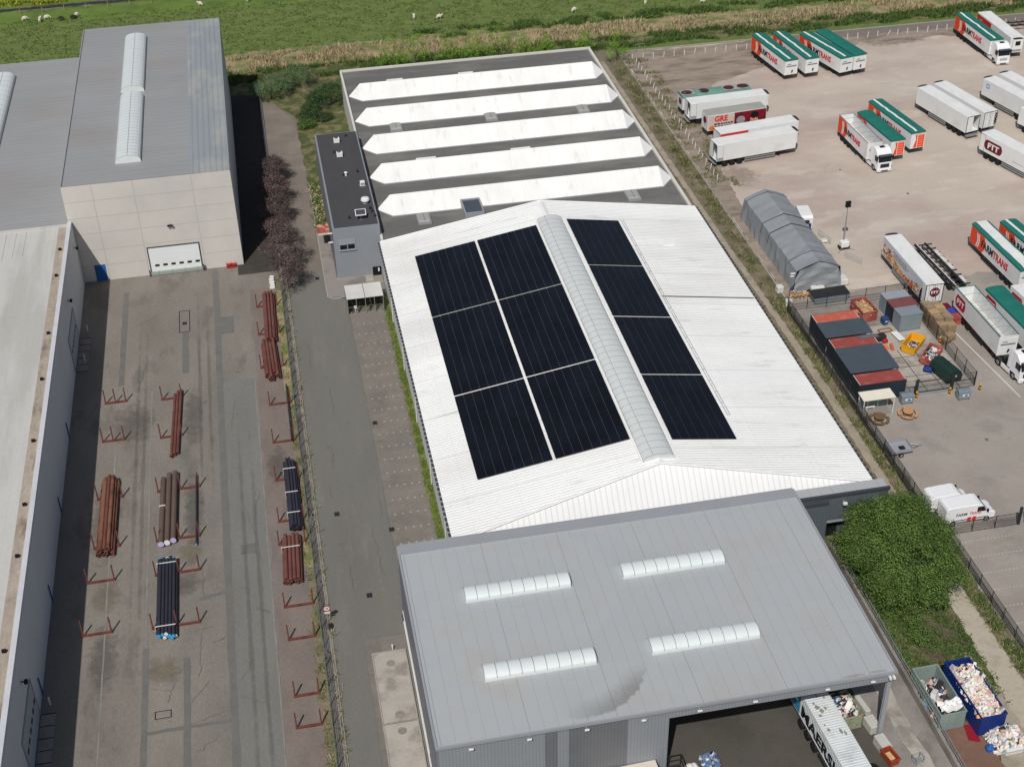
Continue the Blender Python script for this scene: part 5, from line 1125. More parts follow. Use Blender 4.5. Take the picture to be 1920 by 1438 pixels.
# green bin and blue bin with rubbish
skip("waste_container", (53.1, 84.1), -88.8, 5.9, 2.5, 2.3, m_pgreen, "pale green open waste container beside the driveway railing", "waste container")
hp_ = heap("rubbish", 53.3, 55.3, 78.8, 83.2, 1.0, lambda u, v: .35*math.sin(u*3.1)*math.sin(v*3.1)+.2*math.sin(9*u+7*v), 420, [1, 1.5, 1, .5, 2, 12, 1, 3, .5], seed=3, sz=(.15, .7)); tag(hp_, "dark mixed scrap inside the pale green waste container", "rubbish", kind='stuff')
o = empty("plastic_sheet", (54.6, 79.3, 2.0), R(4), "crumpled white plastic sheet over the near end of the pale green container", "plastic sheet")
vs = []; fs = []
for i in range(13):
    for j in range(8): vs.append((-1.15+i*.19, -.55+j*.15, .35+.14*math.sin(i*1.3+j)+.12*math.cos(j*1.9+i*.5)+random.uniform(-.05, .05)-(.3 if j == 0 else 0)))
for i in range(12):
    for j in range(7): a = i*8+j; fs.append((a, a+1, a+9, a+8))
sh = MB().add(vs, fs).build("sheet", m_white, o); sd = sh.modifiers.new("s", 'SOLIDIFY'); sd.thickness = .02
skip("waste_container", (56.25, 84.0), -88, 7.1, 2.5, 2.6, m_navy, "large dark blue open waste container full of pale rubbish", "waste container", ribs=False)
for x, y in ((56.2, 81.6), (56.35, 79.0)): tag(MB().prism([(-.02, 1.3), (.3, 1.2), (.45, 1.6), (.15, 1.8)], -.01, .01, 'x').build("sticker", m_whitew), None) and None
for ob in [q for q in bpy.data.objects if q.name.startswith("sticker")]: bpy.data.objects.remove(ob)
hp_ = heap("rubbish", 56.5, 58.8, 77.3, 83.4, 2.2, lambda u, v: .5*math.sin(u*3.1)*math.sin(v*3.1)**.6, 900, [10, 6, .4, 4, .4, 1, .8, 3, 1.6], seed=5, sz=(.12, .5)); tag(hp_, "heaped pale plastic rubbish filling the dark blue waste container", "rubbish", kind='stuff')
hp_ = heap("rubbish", 57.2, 60.3, 74.6, 77.0, 0.05, lambda u, v: 1.5*max(0, math.sin(u*3.14))**.6*max(0, math.sin(v*3.14))**.5, 620, [10, 4, .4, 3, .5, 1.2, 1.5, 4, .8], seed=8, sz=(.12, .5)); tag(hp_, "loose pile of pale rubbish on the ground below the blue container", "rubbish", kind='stuff')
o = empty("bulk_bag", (59.0, 74.6, 0), R(3), "slumped whitish bulk bag at the foot of the rubbish pile", "bag")
MB().cbox(-1.0, -.25, 0, .8, .3, .75, .12).build("bag", m_whitew, o); MB().box(-1.01, -.27, .1, .81, -.25, .14).box(-1.01, -.27, .5, .81, -.25, .54).build("strap", m_trim, o)
sheet_r = MB().prism([(0, 0), (1.0, -.05), (.6, -2.1), (-.35, -1.7)], .02, .1, 'z').build("red_tarpaulin", mat("crimson_sheet", S(140,24,40), .7, .08, 1, .05, 8)); sheet_r.location = (55.9, 78.4, .06); tag(sheet_r, "folded crimson sheet lying between the two waste containers", "tarpaulin")
o = tag(MB().cbox(-.35, -.3, 0, .35, .3, .5, .1).cbox(-.2, -.2, .5, .25, .2, .7, .08).build("rubbish_sack", m_blue), "small blue sack beside the rubbish pile", "bag"); o.location = (56.9, 75.3, .05)
# skip with laundry-coloured waste beside the shipping container
skip("waste_container", (44.2, 83.0), -83, 3.1, 2.0, 1.9, mat("stained_green_bin", S(150,156,128), .8, .25, 1.6, .15, 6, col2=S(128,88,54), c2s=1.2, c2t=.6), "stained pale green waste bin beside the white shipping container", "waste container", ribs=False)
hp_ = heap("rubbish", 44.5, 46.1, 80.4, 82.7, 1.6, lambda u, v: .3*math.sin(u*3.1)*math.sin(v*3.1), 260, [7, 1, 2.5, .6, .8, 5, .3, 3, .2], seed=11, sz=(.15, .6)); tag(hp_, "red, white and black waste in the stained bin beside the shipping container", "rubbish", kind='stuff')
for (x, y, a, l_, w_, h_, lab) in ((46.9, 80.7, 8, 1.0, 1.5, .95, "pale concrete block under the canopy corner, right of the stained bin"), (46.95, 78.4, 8, 1.0, 1.6, .95, "pale concrete block just in front of the canopy column"), (47.3, 83.6, 8, .55, 2.1, .5, "long narrow pale concrete block deeper under the canopy")):
    o = tag(MB().cbox(0, -w_, 0, l_, 0, h_, .05).box(.2, -w_+.2, h_, .3, -w_+.3, h_+.06).build("concrete_block", mat("pale_block", S(186,184,176), .85, .08, 1, .06, 8)), lab, "concrete block", "concrete blocks by the canopy"); o.location = (x, y, 0); o.rotation_euler = (0, 0, R(a))
skip("scrap_bin", (46.95, 76.75), -78, 1.6, .95, .95, mat("orange_brown_steel", S(150,66,42), .7, .15, 1.5, .1, 8), "small orange-brown steel bin in front of the pale blocks", "bin", .05, ribs=False)
o = tag(MB().cbox(-.3, -.35, 0, .3, .5, .12, .04).build("board", m_woodl), "pale board lying in the small orange-brown bin", "board"); o.location = (47.5, 75.9, .75); o.rotation_euler = (.1, .1, .3)
o = empty("wire_trolley", (49.6, 75.0, 0), R(12), "small wire trolley on the driveway at the bottom edge", "trolley")
MB().tube((0, 0, .9), (.9, 0, .9), .03, n=5).tube((.9, 0, .9), (.9, .6, .9), .03, n=5).tube((0, .6, .9), (.9, .6, .9), .03, n=5).tube((0, 0, .9), (0, .6, .9), .03, n=5).tube((0, 0, .9), (.1, 0, .1), .03, n=5).tube((.9, 0, .9), (.85, 0, .1), .03, n=5).tube((0, .6, .9), (.1, .6, .1), .03, n=5).tube((.9, .6, .9), (.85, .6, .1), .03, n=5).build("frame", m_steel, o)
MB().box(.05, .02, .25, .88, .58, .3).build("shelf", m_steel, o)
o = tag(MB().ring((0, 0, 0), (0, 0, .3), .55, .3, 18).ring((0, 0, .3), (0, 0, .6), .55, .3, 18).build("tyre_stack", m_black), "pair of stacked black tyres at the bottom edge beside the shipping container", "tyres"); o.location = (45.6, 75.2, 0)
# container, cages and bales in the bay, bottom centre
o = empty("box_container", (20.4, 77.0, 0), R(2), "pale-roofed container against the front wall, cut by the bottom edge", "container")
MB().cbox(0, -1.1, .1, 6, 1.35, 2.6, .03).build("body", m_whitew, o); MB().box(.05, -1.05, 2.6, 5.95, 1.3, 2.64).build("roof", mat("cream_roof", S(206,196,182), .8, .08, .8, .05, 6), o); MB().box(6.0, -1.1, .1, 6.06, -.98, 2.6).box(6.0, 1.23, .1, 6.06, 1.35, 2.6).box(6, -.98, 2.5, 6.06, 1.23, 2.6).build("corner_frame", m_chas, o)
o = empty("steel_cage", (26.9, 77.9, 0), R(2), "dark steel frame cage right of the pale-roofed container, bottom edge", "cage")
fm = MB()
for z in (.1, .8, 1.5):
    for a, b in (((0, 0), (2.2, 0)), ((2.2, 0), (2.2, 1.6)), ((2.2, 1.6), (0, 1.6)), ((0, 1.6), (0, 0))): fm.tube((*a, z), (*b, z), .045, n=5)
for x in (0, 1.1, 2.2):
    for y in (0, 1.6): fm.tube((x, y, 0), (x, y, 1.5), .045, n=5)
fm.build("frame", m_chas, o); MB().box(.1, .1, .1, 2.1, 1.5, .16).build("floor", m_chas, o)
o = empty("wrapped_bale", (29.8, 78.5, 0), R(10), "white plastic-wrapped load beside the steel cage at the bottom edge", "wrapped load")
MB().cbox(-.55, -.5, .12, .6, .5, .9, .18).cbox(-.5, -.35, .9, .1, .35, 1.15, .15).build("load", m_white, o); MB().box(-.6, -.55, 0, .65, .55, .12).build("pallet", m_wood, o)
hp_ = heap("bales", 30.8, 32.3, 77.6, 79.6, .35, lambda u, v: .45, 260, [2, .2, .1, .1, 12, 1, .2, 1, 0], seed=21, sz=(.1, .3)); tag(hp_, "blue and white baled material on the bay floor, bottom edge", "bale", kind='stuff')

# ================================================================== COMPOUND: containers, skips, pallets
def container(x0, y0, x1, y1, H, sm, rm, lab, roofm=None):
    o = empty("shipping_container", (x0, y0, 0), 0, lab, "container", "containers in the fenced compound"); L = x1-x0; W = y1-y0
    b = corrbox(L, W, .1, H).build("body", sm, o)
    if roofm: 
        MB().box(.06, .1, H-.02, L-.06, W-.1, H+.03).build("roof", roofm, o)
        MB().box(.1, .12, H+.03, .16, W-.12, H+.05).box(L-.16, .12, H+.03, L-.1, W-.12, H+.05).build("white_mark", m_whitew, b)
    return o
container(66.15, 142.4, 72.2, 144.6, 2.6, m_contk, None, "orange-red roofed container, farthest in the compound row", m_conto)
container(66.15, 136.35, 72.2, 138.7, 2.6, m_contk, None, "red roofed container with a grey plank on it, middle of the row", m_contr)
container(66.1, 128.2, 72.2, 130.6, 2.6, m_contk, None, "red roofed container, nearest of the row behind the smoking shelter", m_contr)
def slate(y0, y1, lab):
    o = empty("roof_cover", (66.0, y0, 0), 0, lab, "roof", "slate-blue roofs between the containers")
    MB().add([(0, 0, 2.66), (6.35, 0, 2.66), (6.35, y1-y0, 2.72), (0, y1-y0, 2.72), (0, 0, 2.74), (6.35, 0, 2.74), (6.35, y1-y0, 2.8), (0, y1-y0, 2.8)], [(3,2,1,0),(4,5,6,7),(0,1,5,4),(1,2,6,5),(2,3,7,6),(3,0,4,7)]).build("roof_sheet", m_contd, o)
    MB().box(.1, .1, 0, .2, .2, 2.66).box(6.1, .1, 0, 6.2, .2, 2.66).box(6.1, y1-y0-.2, 0, 6.2, y1-y0-.1, 2.66).box(.1, y1-y0-.2, 0, .2, y1-y0-.1, 2.66).build("post", m_chas, o)
    MB().box(.1, .25, 0, .16, y1-y0-.25, 2.6).build("side_sheet", m_contk, o)
slate(138.85, 142.35, "slate-blue roof sheet spanning the gap between the farthest and middle containers")
slate(130.75, 136.25, "wider slate-blue roof sheet spanning the gap between the middle and nearest containers")
o = tag(MB().cbox(0, 0, 0, 2.7, .35, .12, .02).cbox(.1, .4, 0, 2.5, .75, .1, .02).cbox(.2, .1, .12, 2.4, .4, .2, .02).build("planks", mat("grey_planks", S(104,98,104), .8, .2, 1.5, .1, 8)), "bundle of grey planks lying on the middle container", "planks"); o.location = (70.0, 137.7, 2.66); o.rotation_euler = (0, 0, .03)
skip("skip", (73.5, 148.6), -86, 3.6, 2.1, 1.6, m_contr, "rust-red skip full of sawn timber, at the far side of the compound")
hp_ = heap("timber_offcuts", 73.7, 75.6, 145.4, 148.3, 1.0, lambda u, v: .35*math.sin(u*3.1)*math.sin(v*3.1), 110, [.3, .5, 1], seed=2, sz=(.5, 1.5), mats=[m_woodb, m_wood, m_woodl], plank=True); tag(hp_, "pale sawn timber offcuts heaped in the rust-red skip", "timber", kind='stuff')
o = empty("roller_skip", (69.2, 149.0, 0), 3, "long dark grey lidded skip beside the compound's far fence", "skip"); o.rotation_euler = (0, 0, R(3)); o.location = (69.1, 150.6, 0)
MB().prism([(.3, .15), (5.0, .15), (5.3, 1.1), (0, 1.1)], 0, 1.9, 'y').build("bin_body", m_cgrey, o)
MB().add([(0, -.05, 1.12), (5.3, -.05, 1.12), (5.3, 1.95, 1.3), (0, 1.95, 1.3)], [(0, 1, 2, 3)]).build("lid", m_chas, o)
o = empty("wheelie_bin", (76.5, 144.2, 0), R(5), "small blue waste bin with a red and white label, right of the rust-red skip", "bin")
MB().prism([(-.3, .05), (.3, .05), (.4, 1.0), (-.4, 1.0)], -.4, .4, 'y').build("bin_body", mat("dull_blue", S(44,72,112), .6, .1, 1, .05, 8), o); MB().cbox(-.45, -.46, 1.0, .45, .42, 1.1, .04).build("lid", mat("dull_blue", S(44,72,112)), o); MB().box(-.1, -.43, .55, .2, -.405, .7).build("sticker", m_white, o)
# grey site boxes, right
def sitebox(x, y, a, L, W, H, m, lab, rm=None):
    o = empty("site_box", (x, y, 0), R(a), lab, "storage box", "storage boxes in the compound")
    corrbox(L, W, .1, H, .3, .03).build("body", m, o); MB().box(-.04, -.04, H, L+.04, W+.04, H+.08).build("roof", rm or m, o); MB().box(.1, -.03, .3, L/2-.02, -.005, H-.2).box(L/2+.02, -.03, .3, L-.1, -.005, H-.2).build("door", m, o); return o
sitebox(77.4, 146.3, 3, 3.4, 1.6, 2.4, m_cgrey, "pale grey roofed storage box, farthest of three stacked rows by the pallets", mat("pale_grey_roof", S(148,154,160), .6, .08, .8, .04, 6))
sitebox(77.5, 144.0, 3, 3.5, 2.1, 2.35, m_contk, "storage box with a dusty maroon roof, middle of the three by the pallets", mat("dusty_maroon", S(120,72,72), .8, .15, .8, .08, 6))
sitebox(77.5, 141.8, 3, 3.1, 2.0, 2.5, m_cgrey, "grey storage box facing the yellow skip, nearest of the three by the pallets")
# yellow skip: open hook bin
skip("skip", (77.1, 136.1), 43.8, 3.46, 1.92, 1.2, m_yellow, "bright yellow open skip standing askew on the concrete slabs", taper=.12)
hp_ = heap("rubble", .3, 3.1, .25, 1.6, .3, lambda u, v: .1*math.sin(u*3)*math.sin(v*3), 60, [0, .5, 0, .5, 0, .1, 0, 3, .3], seed=31, sz=(.08, .22)); tag(hp_, "grey-brown rubble on the floor of the yellow skip", "rubble", kind='stuff'); hp_.location = (77.1, 136.1, 0); hp_.rotation_euler = (0, 0, R(43.8))
skip("skip", (78.2, 133.2), 46, 3.9, 1.75, 1.05, m_contr, "dark red open skip full of mixed scrap, between the yellow skip and green tank", taper=.1)
hp_ = heap("scrap", .25, 3.6, .2, 1.5, .6, lambda u, v: .2*math.sin(u*3)*math.sin(v*3), 110, [3, .5, 3, 0, 1.5, 2, 0, 3, 0], seed=33, sz=(.15, .5)); tag(hp_, "mixed scrap with white and red pieces in the dark red skip", "scrap", kind='stuff'); hp_.location = (78.2, 133.2, 0); hp_.rotation_euler = (0, 0, R(46))
o = tag(MB().cbox(0, 0, 0, 1.1, .7, .3, .05).cbox(.05, -.2, .3, 1.0, .5, .55, .05).cbox(0, -.1, .55, 1.05, .55, .75, .05).build("crate_stack", m_navy), "stack of blue crates at the near end of the dark red skip", "crates"); o.location = (76.7, 132.7, .06); o.rotation_euler = (0, 0, R(-35))
o = empty("storage_tank", (79.0, 131.4, 0), R(-78), "dark green rounded tank standing at the near corner of the compound", "tank")
pts = [(-1.05, .25), (1.05, .25), (1.15, 1.0), (.8, 1.65), (.3, 1.9), (-.3, 1.9), (-.8, 1.65), (-1.15, 1.0)]
MB().prism(pts, -1.7, 1.9, 'x').build("tank_body", m_dgreen, o)
MB().box(-1.75, -.5, .6, -1.7, .5, 1.4).build("end_plate", m_dgreen, o); MB().box(1.9, -.6, .5, 1.95, .6, 1.4).build("end_plate", m_dgreen, o); MB().tube((0, 0, 1.88), (0, 0, 2.0), .3, n=14).build("hatch", m_dgreen, o); MB().box(-1.5, -1.0, 0, -1.2, 1.0, .27).box(1.4, -1.0, 0, 1.7, 1.0, .27).build("feet", m_chas, o); MB().box(1.96, -.3, 1.0, 1.97, .2, 1.25).build("label_plate", m_whitew, o)
o = empty("board_table", (76.9, 140.7, 0), R(8), "white board lying on low trestles beside the yellow skip", "board")
MB().cbox(-.45, -1.05, .3, .45, 1.05, .38, .03).build("board", m_white, o); MB().box(-.4, -.8, .06, .4, -.7, .3).box(-.4, .7, .06, .4, .8, .3).build("trestle", m_chas, o)
o = empty("machine", (74.2, 140.6, 0), R(10), "black machine with a red part, right of the slate-blue roof", "machine")
MB().cbox(-.8, -.45, .2, .9, .5, .9, .1).build("body", m_chas, o); MB().cbox(.1, -1.0, .1, .8, -.5, .6, .08).build("motor", m_red, o); MB().tube((-1.2, .1, .6), (-.8, .1, .6), .08, n=6).build("drawbar", m_chas, o)
for x in (-.5, .5): MB().tube((x, -.5, .25), (x, .55, .25), .25, n=12).build("wheel", m_black, o)
for i, (x, y, a, lab) in enumerate(((74.0, 138.6, 5, "orange plastic box on the slab, right of the middle container"), (75.1, 138.5, 75, "faded orange drum lying beside the orange plastic box"))):
    if i == 0: o = tag(MB().cbox(-.6, -.35, 0, .6, .35, .35, .06).ring((0, 0, .35), (0, 0, .42), .2, .12, 12).cbox(-.3, -.5, 0, .2, -.36, .2, .03).build("plastic_box", m_orng), lab, "box")
    else: o = tag(MB().tube((-.6, 0, .22), (.6, 0, .22), .22, n=12).tube((.6, 0, .22), (.72, 0, .22), .1, n=8).build("drum", mat("faded_orange", S(196,108,78), .7, .1, 1, .05, 8)), lab, "drum")
    o.location = (x, y, .07); o.rotation_euler = (0, 0, R(a))
o = empty("wooden_frame", (75.9, 142.5, 0), R(3), "low brown wooden frame beside the small blue bin", "frame")
MB().box(-.9, -.4, .05, .9, -.3, .25).box(-.9, .3, .05, .9, .4, .25).box(-.9, -.3, .05, -.8, .3, .25).box(.8, -.3, .05, .9, .3, .25).build("frame", m_woodb, o); MB().box(-.8, -.3, .05, .8, .3, .09).build("floor", m_conc, o)
def palletstack(n, x, y, a, lab, wm, w=1.2, d=1.0):
    o = tag(MB().build("pallet_stack", wm), lab, "pallets", "stacked pallets by the compound fence"); me = MB()
    for k in range(n):
        z = k*.145; j = random.uniform(-.015, .015); me.box(-w/2+j, -d/2, z, w/2+j, -d/2+.02, z+.03).box(-w/2+j, d/2-.02, z, w/2+j, d/2, z+.03)
        for q in range(3): me.box(-w/2+j, -d/2+q*(d-.1)/2, z, w/2+j, -d/2+q*(d-.1)/2+.1, z+.1)
        for q in range(7): me.box(-w/2+q*(w-.16)/6+j, -d/2, z+.1, -w/2+q*(w-.16)/6+.155+j, d/2, z+.13)
    o.data = me.build("tmp", wm).data
    for t in [q for q in bpy.data.objects if q.name.startswith("tmp")]: bpy.data.objects.remove(t)
    o.location = (x, y, .04); o.rotation_euler = (0, 0, R(a))
wpos = [("left", 82.35), ("right", 83.65)]
for j, (sd_, xx) in enumerate(wpos):
    for i in range(5):
        y = 144.7-1.07*i-.1*j; n = (15, 15, 15, 14, 11)[i] if j == 0 else (14, 15, 14, 14, 10)[i]
        wm = (m_wood, m_wood, mat("fresh_pallet_wood", S(178,148,112), .85, .15, 1.5, .1, 9), m_wood)[(i+j) % 4]
        palletstack(n, xx+.06*i, y, 3, "wooden pallet stack by the compound fence, %s from far end, %s row" % (ORD[i], sd_), wm)
palletstack(6, 83.2, 138.9, 8, "low loose stack of pallets, nearest to the camera beside the fence", m_wood); palletstack(4, 82.3, 138.3, 20, "lowest stack of pallets, tight against the compound fence corner", m_wood)
for i, (y, m, c) in enumerate(((144.9, m_maroon, "maroon"), (143.6, mat("vivid_blue", S(58,66,164), .5, .08, 1, .04, 8), "bright blue"), (142.3, m_contr, "brownish red"))):
    o = tag(MB().box(-.65, -.55, 0, .65, .55, .12).cbox(-.65, -.55, .12, .65, .55, 1.25, .06).box(-.55, -.45, 1.25, .55, .45, 1.3).box(-.67, -.57, .55, .67, .57, .62).build("plastic_crate", m), "%s crate stack between the pallets and the open-topped badge trailer" % c, "crate", "coloured crate stacks"); o.location = (85.3+.1*i, y, .04); o.rotation_euler = (0, 0, R(4))

# smoking shelter, waste bins, round picnic tables, utility trailer, bollards
o = empty("smoking_shelter", (65.5, 125.4, 0), 0, "small open shelter with a cream flat roof inside the fence corner", "shelter")
MB().add([(0, 0, 2.3), (4.1, 0, 2.3), (4.0, 1.7, 2.45), (-.05, 1.7, 2.45), (0, 0, 2.4), (4.1, 0, 2.4), (4.0, 1.7, 2.55), (-.05, 1.7, 2.55)], [(3,2,1,0),(4,5,6,7),(0,1,5,4),(1,2,6,5),(2,3,7,6),(3,0,4,7)]).build("roof", mat("cream_sheet", S(222,216,198), .7, .06, .8, .04, 6), o)
for x, y in ((.15, .1), (3.95, .1), (.15, 1.6), (3.95, 1.6), (1.4, 1.6), (2.7, 1.6)): MB().box(x-.04, y-.04, 0, x+.04, y+.04, 2.33).build("post", m_white, o)
MB().box(.2, 1.6, .1, 3.9, 1.63, 2.1).build("back_panel", m_cgrey, o); MB().box(1.0, 1.1, .42, 2.2, 1.4, .47).box(1.1, 1.15, 0, 1.15, 1.35, .42).box(2.05, 1.15, 0, 2.1, 1.35, .42).build("bench", m_white, o); MB().box(.2, 0, .075, 3.9, 1.6, .1).build("floor", m_concd, o)
for (x, y, a, lab) in ((71.9, 127.1, -2, "grey wheeled waste container with blue and white label, beside the smoking shelter"), (79.0, 126.4, -2, "grey wheeled waste container with a blue label, right of the compound gate")):
    o = empty("waste_bin", (x, y, 0), R(a), lab, "waste bin", "grey wheeled waste containers")
    b = MB().prism([(-.45, .2), (.4, .2), (.52, 1.15), (-.5, 1.15)], -.75, .75, 'x').build("bin_body", m_cgrey, o)
    MB().prism([(-.55, 1.15), (.55, 1.15), (.5, 1.3), (0, 1.42), (-.5, 1.25)], -.8, .8, 'x').build("lid", mat("bin_lid", S(116,126,132), .6, .08, 1, .04, 8), o)
    MB().box(-.3, -.51, .6, .5, -.49, .9).build("label_white", m_white, b); MB().box(-.05, -.52, .65, .4, -.51, .85).build("label_blue", m_blue, b)
    for xx in (-.6, .6):
        for yy in (-.35, .35): MB().tube((xx-.04, yy, .1), (xx+.04, yy, .1), .1, n=10).build("castor", m_black, o)
for (x, y, m, lab) in ((67.2, 124.2, mat("dark_stained_wood", S(112,92,66), .8, .15, 2, .1, 9), "dark brown round picnic table with curved seats, nearer the fence"), (71.0, 124.5, mat("honey_wood", S(186,142,98), .8, .12, 2, .1, 9), "honey-coloured round picnic table with curved seats, right of the darker one")):
    o = empty("picnic_table", (x, y, 0), .3, lab, "picnic table", "round picnic tables")
    MB().tube((0, 0, .7), (0, 0, .76), .62, n=22).build("table_top", m, o)
    for k in range(4):
        a0 = k*math.pi/2+.15; pts = [(1.25*math.cos(a0+t*.21), 1.25*math.sin(a0+t*.21)) for t in range(7)]+[(.92*math.cos(a0+t*.21), .92*math.sin(a0+t*.21)) for t in range(6, -1, -1)]
        MB().prism(pts, .42, .47, 'z').build("seat", m, o)
    MB().box(-1.1, -.05, .3, 1.1, .05, .42).box(-.05, -1.1, .3, .05, 1.1, .42).tube((0, 0, 0), (0, 0, .7), .08, n=8).build("frame", m_woodb, o)
o = empty("utility_trailer", (67.0, 118.2, 0), R(3), "small galvanised flatbed car trailer parked against the dark fence", "trailer")
MB().box(-1.4, -1.0, .55, 1.35, 1.0, .62).box(-1.4, -1.0, .62, 1.35, -.96, .95).box(-1.4, .96, .62, 1.35, 1.0, .95).box(-1.4, -.96, .62, -1.36, .96, .95).box(1.31, -.96, .62, 1.35, .96, .95).build("bed", m_trim, o)
MB().tube((1.35, -.5, .55), (2.6, 0, .5), .04, n=6).tube((1.35, .5, .55), (2.6, 0, .5), .04, n=6).tube((2.6, 0, .5), (3.0, 0, .5), .04, n=6).build("drawbar", m_steel, o)
for y in (-1.12, 1.12): wheel(o, -.2, y, .3, .2)
MB().tube((-.2, -1.1, .3), (-.2, 1.1, .3), .04, n=6).build("axle", m_chas, o)
cj = tag(MB().cbox(-.35, -.3, 0, .35, .3, .15, .06).cbox(-.2, -.2, .15, .25, .15, .28, .06).build("black_tarp", m_black), "crumpled black cover lying on the small galvanised trailer", "cover"); cj.location = (67.3, 118.0, .63)
for i, (x, y) in enumerate(((77.75, 127.4), (81.7, 127.35), (73.45, 127.5), (81.5, 138.2))):
    o = empty("striped_bollard", (x, y, 0), 0, ("yellow and black striped post right of the compound gate", "yellow and black striped post right of the second waste container", "yellow and black striped post left of the compound gate", "yellow and black striped post in front of the pallet stacks")[i], "bollard", "yellow and black bollards")
    yb = MB()
    for k in range(5): MB().tube((0, 0, k*.22), (0, 0, k*.22+.22), .13, n=10).build("band", m_yellow if k % 2 == 0 else m_black, o)

# storage tent, caravan, light tower, clutter
o = empty("storage_tent", (71.2, 154.8, 0), 0, "long grey fabric storage tent with a gabled roof and draped sides", "tent")
n = 22; L = 22.0; prof = [(-3.55, 0), (-3.35, 1.5), (-3.1, 3.05), (-1.5, 3.75), (0, 4.25), (1.5, 3.75), (3.1, 3.05), (3.3, 1.5), (3.45, 0)]
vs = []; fs = []
for i in range(n+1):
    y = L*i/n; sag = -.10 if i % 3 else .04
    for k, (x, z) in enumerate(prof):
        dz = sag*(.7 if 2 <= k <= 6 else 0)+(.0 if z == 0 else random.uniform(-.07, .07)); dx = (random.uniform(-.1, .1) if z < 3 else 0)+(.07 if (z < 3 and i % 2) else 0)*(1 if x > 0 else -1)
        vs.append((x+dx, y, max(0, z+dz)))
K = len(prof)
for i in range(n):
    for k in range(K-1): a = i*K+k; fs.append((a, a+1, a+K+1, a+K))
MB().add(vs, fs).build("fabric", m_tgrey, o)
gv = []; gf = []; m_ = 12
def tprof(x): return np.interp(x, [-3.3, -3.1, -1.5, 0, 1.5, 3.1, 3.3], [1.8, 3.05, 3.75, 4.25, 3.75, 3.05, 1.8])
for i in range(m_+1):
    x = -3.3+6.6*i/m_
    for j in range(8): t = j/7; gv.append((x*(1+.04*(1-t)), -.05-.3*(1-t)+.07*math.sin(i*.9-j*1.5)+.05*math.sin(i*.5+j*2.3)+random.uniform(-.02, .02), tprof(x)*t))
for i in range(m_):
    for j in range(7): a = i*8+j; gf.append((a, a+1, a+9, a+8))
MB().add(gv, gf).build("end_curtain", m_tgrey, o)
MB().add([(x, y+L, z) for x, y, z in [(p[0], 0, p[1]) for p in prof]], [tuple(range(K))]).build("end_curtain", m_tgrey, o)
MB().add([(-2.1, -.62, .02), (-.2, -.62, .02), (-.2, -.55, 1.0)], [(0, 1, 2)]).build("flap_opening", m_dark, o)
for i in (0, 3, 11, 14, 21):
    y = L*i/n; hm = MB()
    for (x0, z0), (x1, z1) in zip(prof[1:], prof[2:-1]): hm.tube((x0, y, z0+.06), (x1, y, z1+.06), .05, n=5)
    hm.build("hoop", m_trimd, o)
for i in range(9): MB().tube((-3.4, .8+i*2.5, .05), (-4.3, .8+i*2.5, 0), .02, n=4).build("guy_rope", m_trim, o)
o = empty("caravan", (75.8, 172.2, 0), R(-8), "small white caravan with green and blue markings, half hidden behind the grey tent", "caravan")
b = MB().prism([(-1.9, .4), (1.9, .4), (2.0, 1.2), (1.85, 2.35), (1.5, 2.5), (-1.6, 2.5), (-1.95, 2.2)], -.9, .9, 'y').build("body", m_white, o); b.rotation_euler = (0, 0, R(90))
MB().box(-.5, -1.98, 1.3, .4, -1.9, 1.9).build("window", m_glass, o); MB().box(-.8, -2.02, .7, .2, -1.99, 1.1).build("green_marking", mat("green_mark", S(70,140,80), .5, .05, 1, .02, 8), o); MB().box(.3, -2.02, .5, .7, -1.99, 1.4).build("blue_marking", m_navy, o); MB().box(-.95, -.6, 1.3, -.9, .5, 1.9).build("window", m_glass, o)
for s in (-.95, .95): MB().tube((s-.08, 0, .3), (s+.08, 0, .3), .3, n=12).build("wheel", m_black, o)
o = empty("light_tower", (79.0, 164.3, 0), R(4), "mobile light tower with a tall mast and dark lamp head, alone on the gravel", "light tower")
MB().cbox(-.6, -.45, .45, .6, .45, 1.3, .08).build("cabinet", m_white, o); MB().box(-.75, -.55, .3, .75, .55, .45).build("chassis", m_chas, o)
for s in (-.65, .65): MB().tube((s-.1, -.1, .3), (s+.1, -.1, .3), .3, n=12).build("wheel", m_black, o)
mt = MB().tube((0, .3, 1.2), (0, .3, 3.4), .13, n=8).tube((0, .3, 3.4), (0, .3, 5.2), .09, n=8).tube((0, .3, 5.2), (0, .3, 6.6), .06, n=8).build("mast", m_steel, o)
hd = MB()
for x, z in ((-.2, 6.6), (.2, 6.6), (-.2, 7.1), (.2, 7.1)): hd.cbox(x-.18, .1, z, x+.18, .5, z+.38, .04)
hd.tube((0, .3, 6.5), (0, .3, 7.6), .04, n=6).build("lamp_head", m_dark, mt)
for sx in (-1, 1): MB().tube((sx*.6, -.5, .4), (sx*1.2, -.9, .05), .04, n=5).box(sx*1.2-.12, -1.0, 0, sx*1.2+.12, -.8, .05).build("outrigger", m_steel, o)
for i, (x, y, a, lab) in enumerate(((78.9, 160.6, -60, "grey mesh fence panel lying askew below the light tower"), (77.2, 167.3, -75, "grey mesh fence panel lying behind the tent, left of the light tower"))):
    o = empty("mesh_barrier", (x, y, 0), R(a), lab, "fence panel", "loose fence panels"); pm = MB()
    for k in range(16): pm.box(-1.5+k*.2, -.01, .05, -1.48+k*.2, .01, 1.0)
    pm.build("mesh", m_steel, o); MB().tube((-1.5, 0, .05), (1.5, 0, .05), .025, n=5).tube((-1.5, 0, 1.0), (1.5, 0, 1.0), .025, n=5).tube((-1.5, 0, .05), (-1.5, 0, 1.0), .025, n=5).tube((1.5, 0, .05), (1.5, 0, 1.0), .025, n=5).build("frame", m_steel, o)
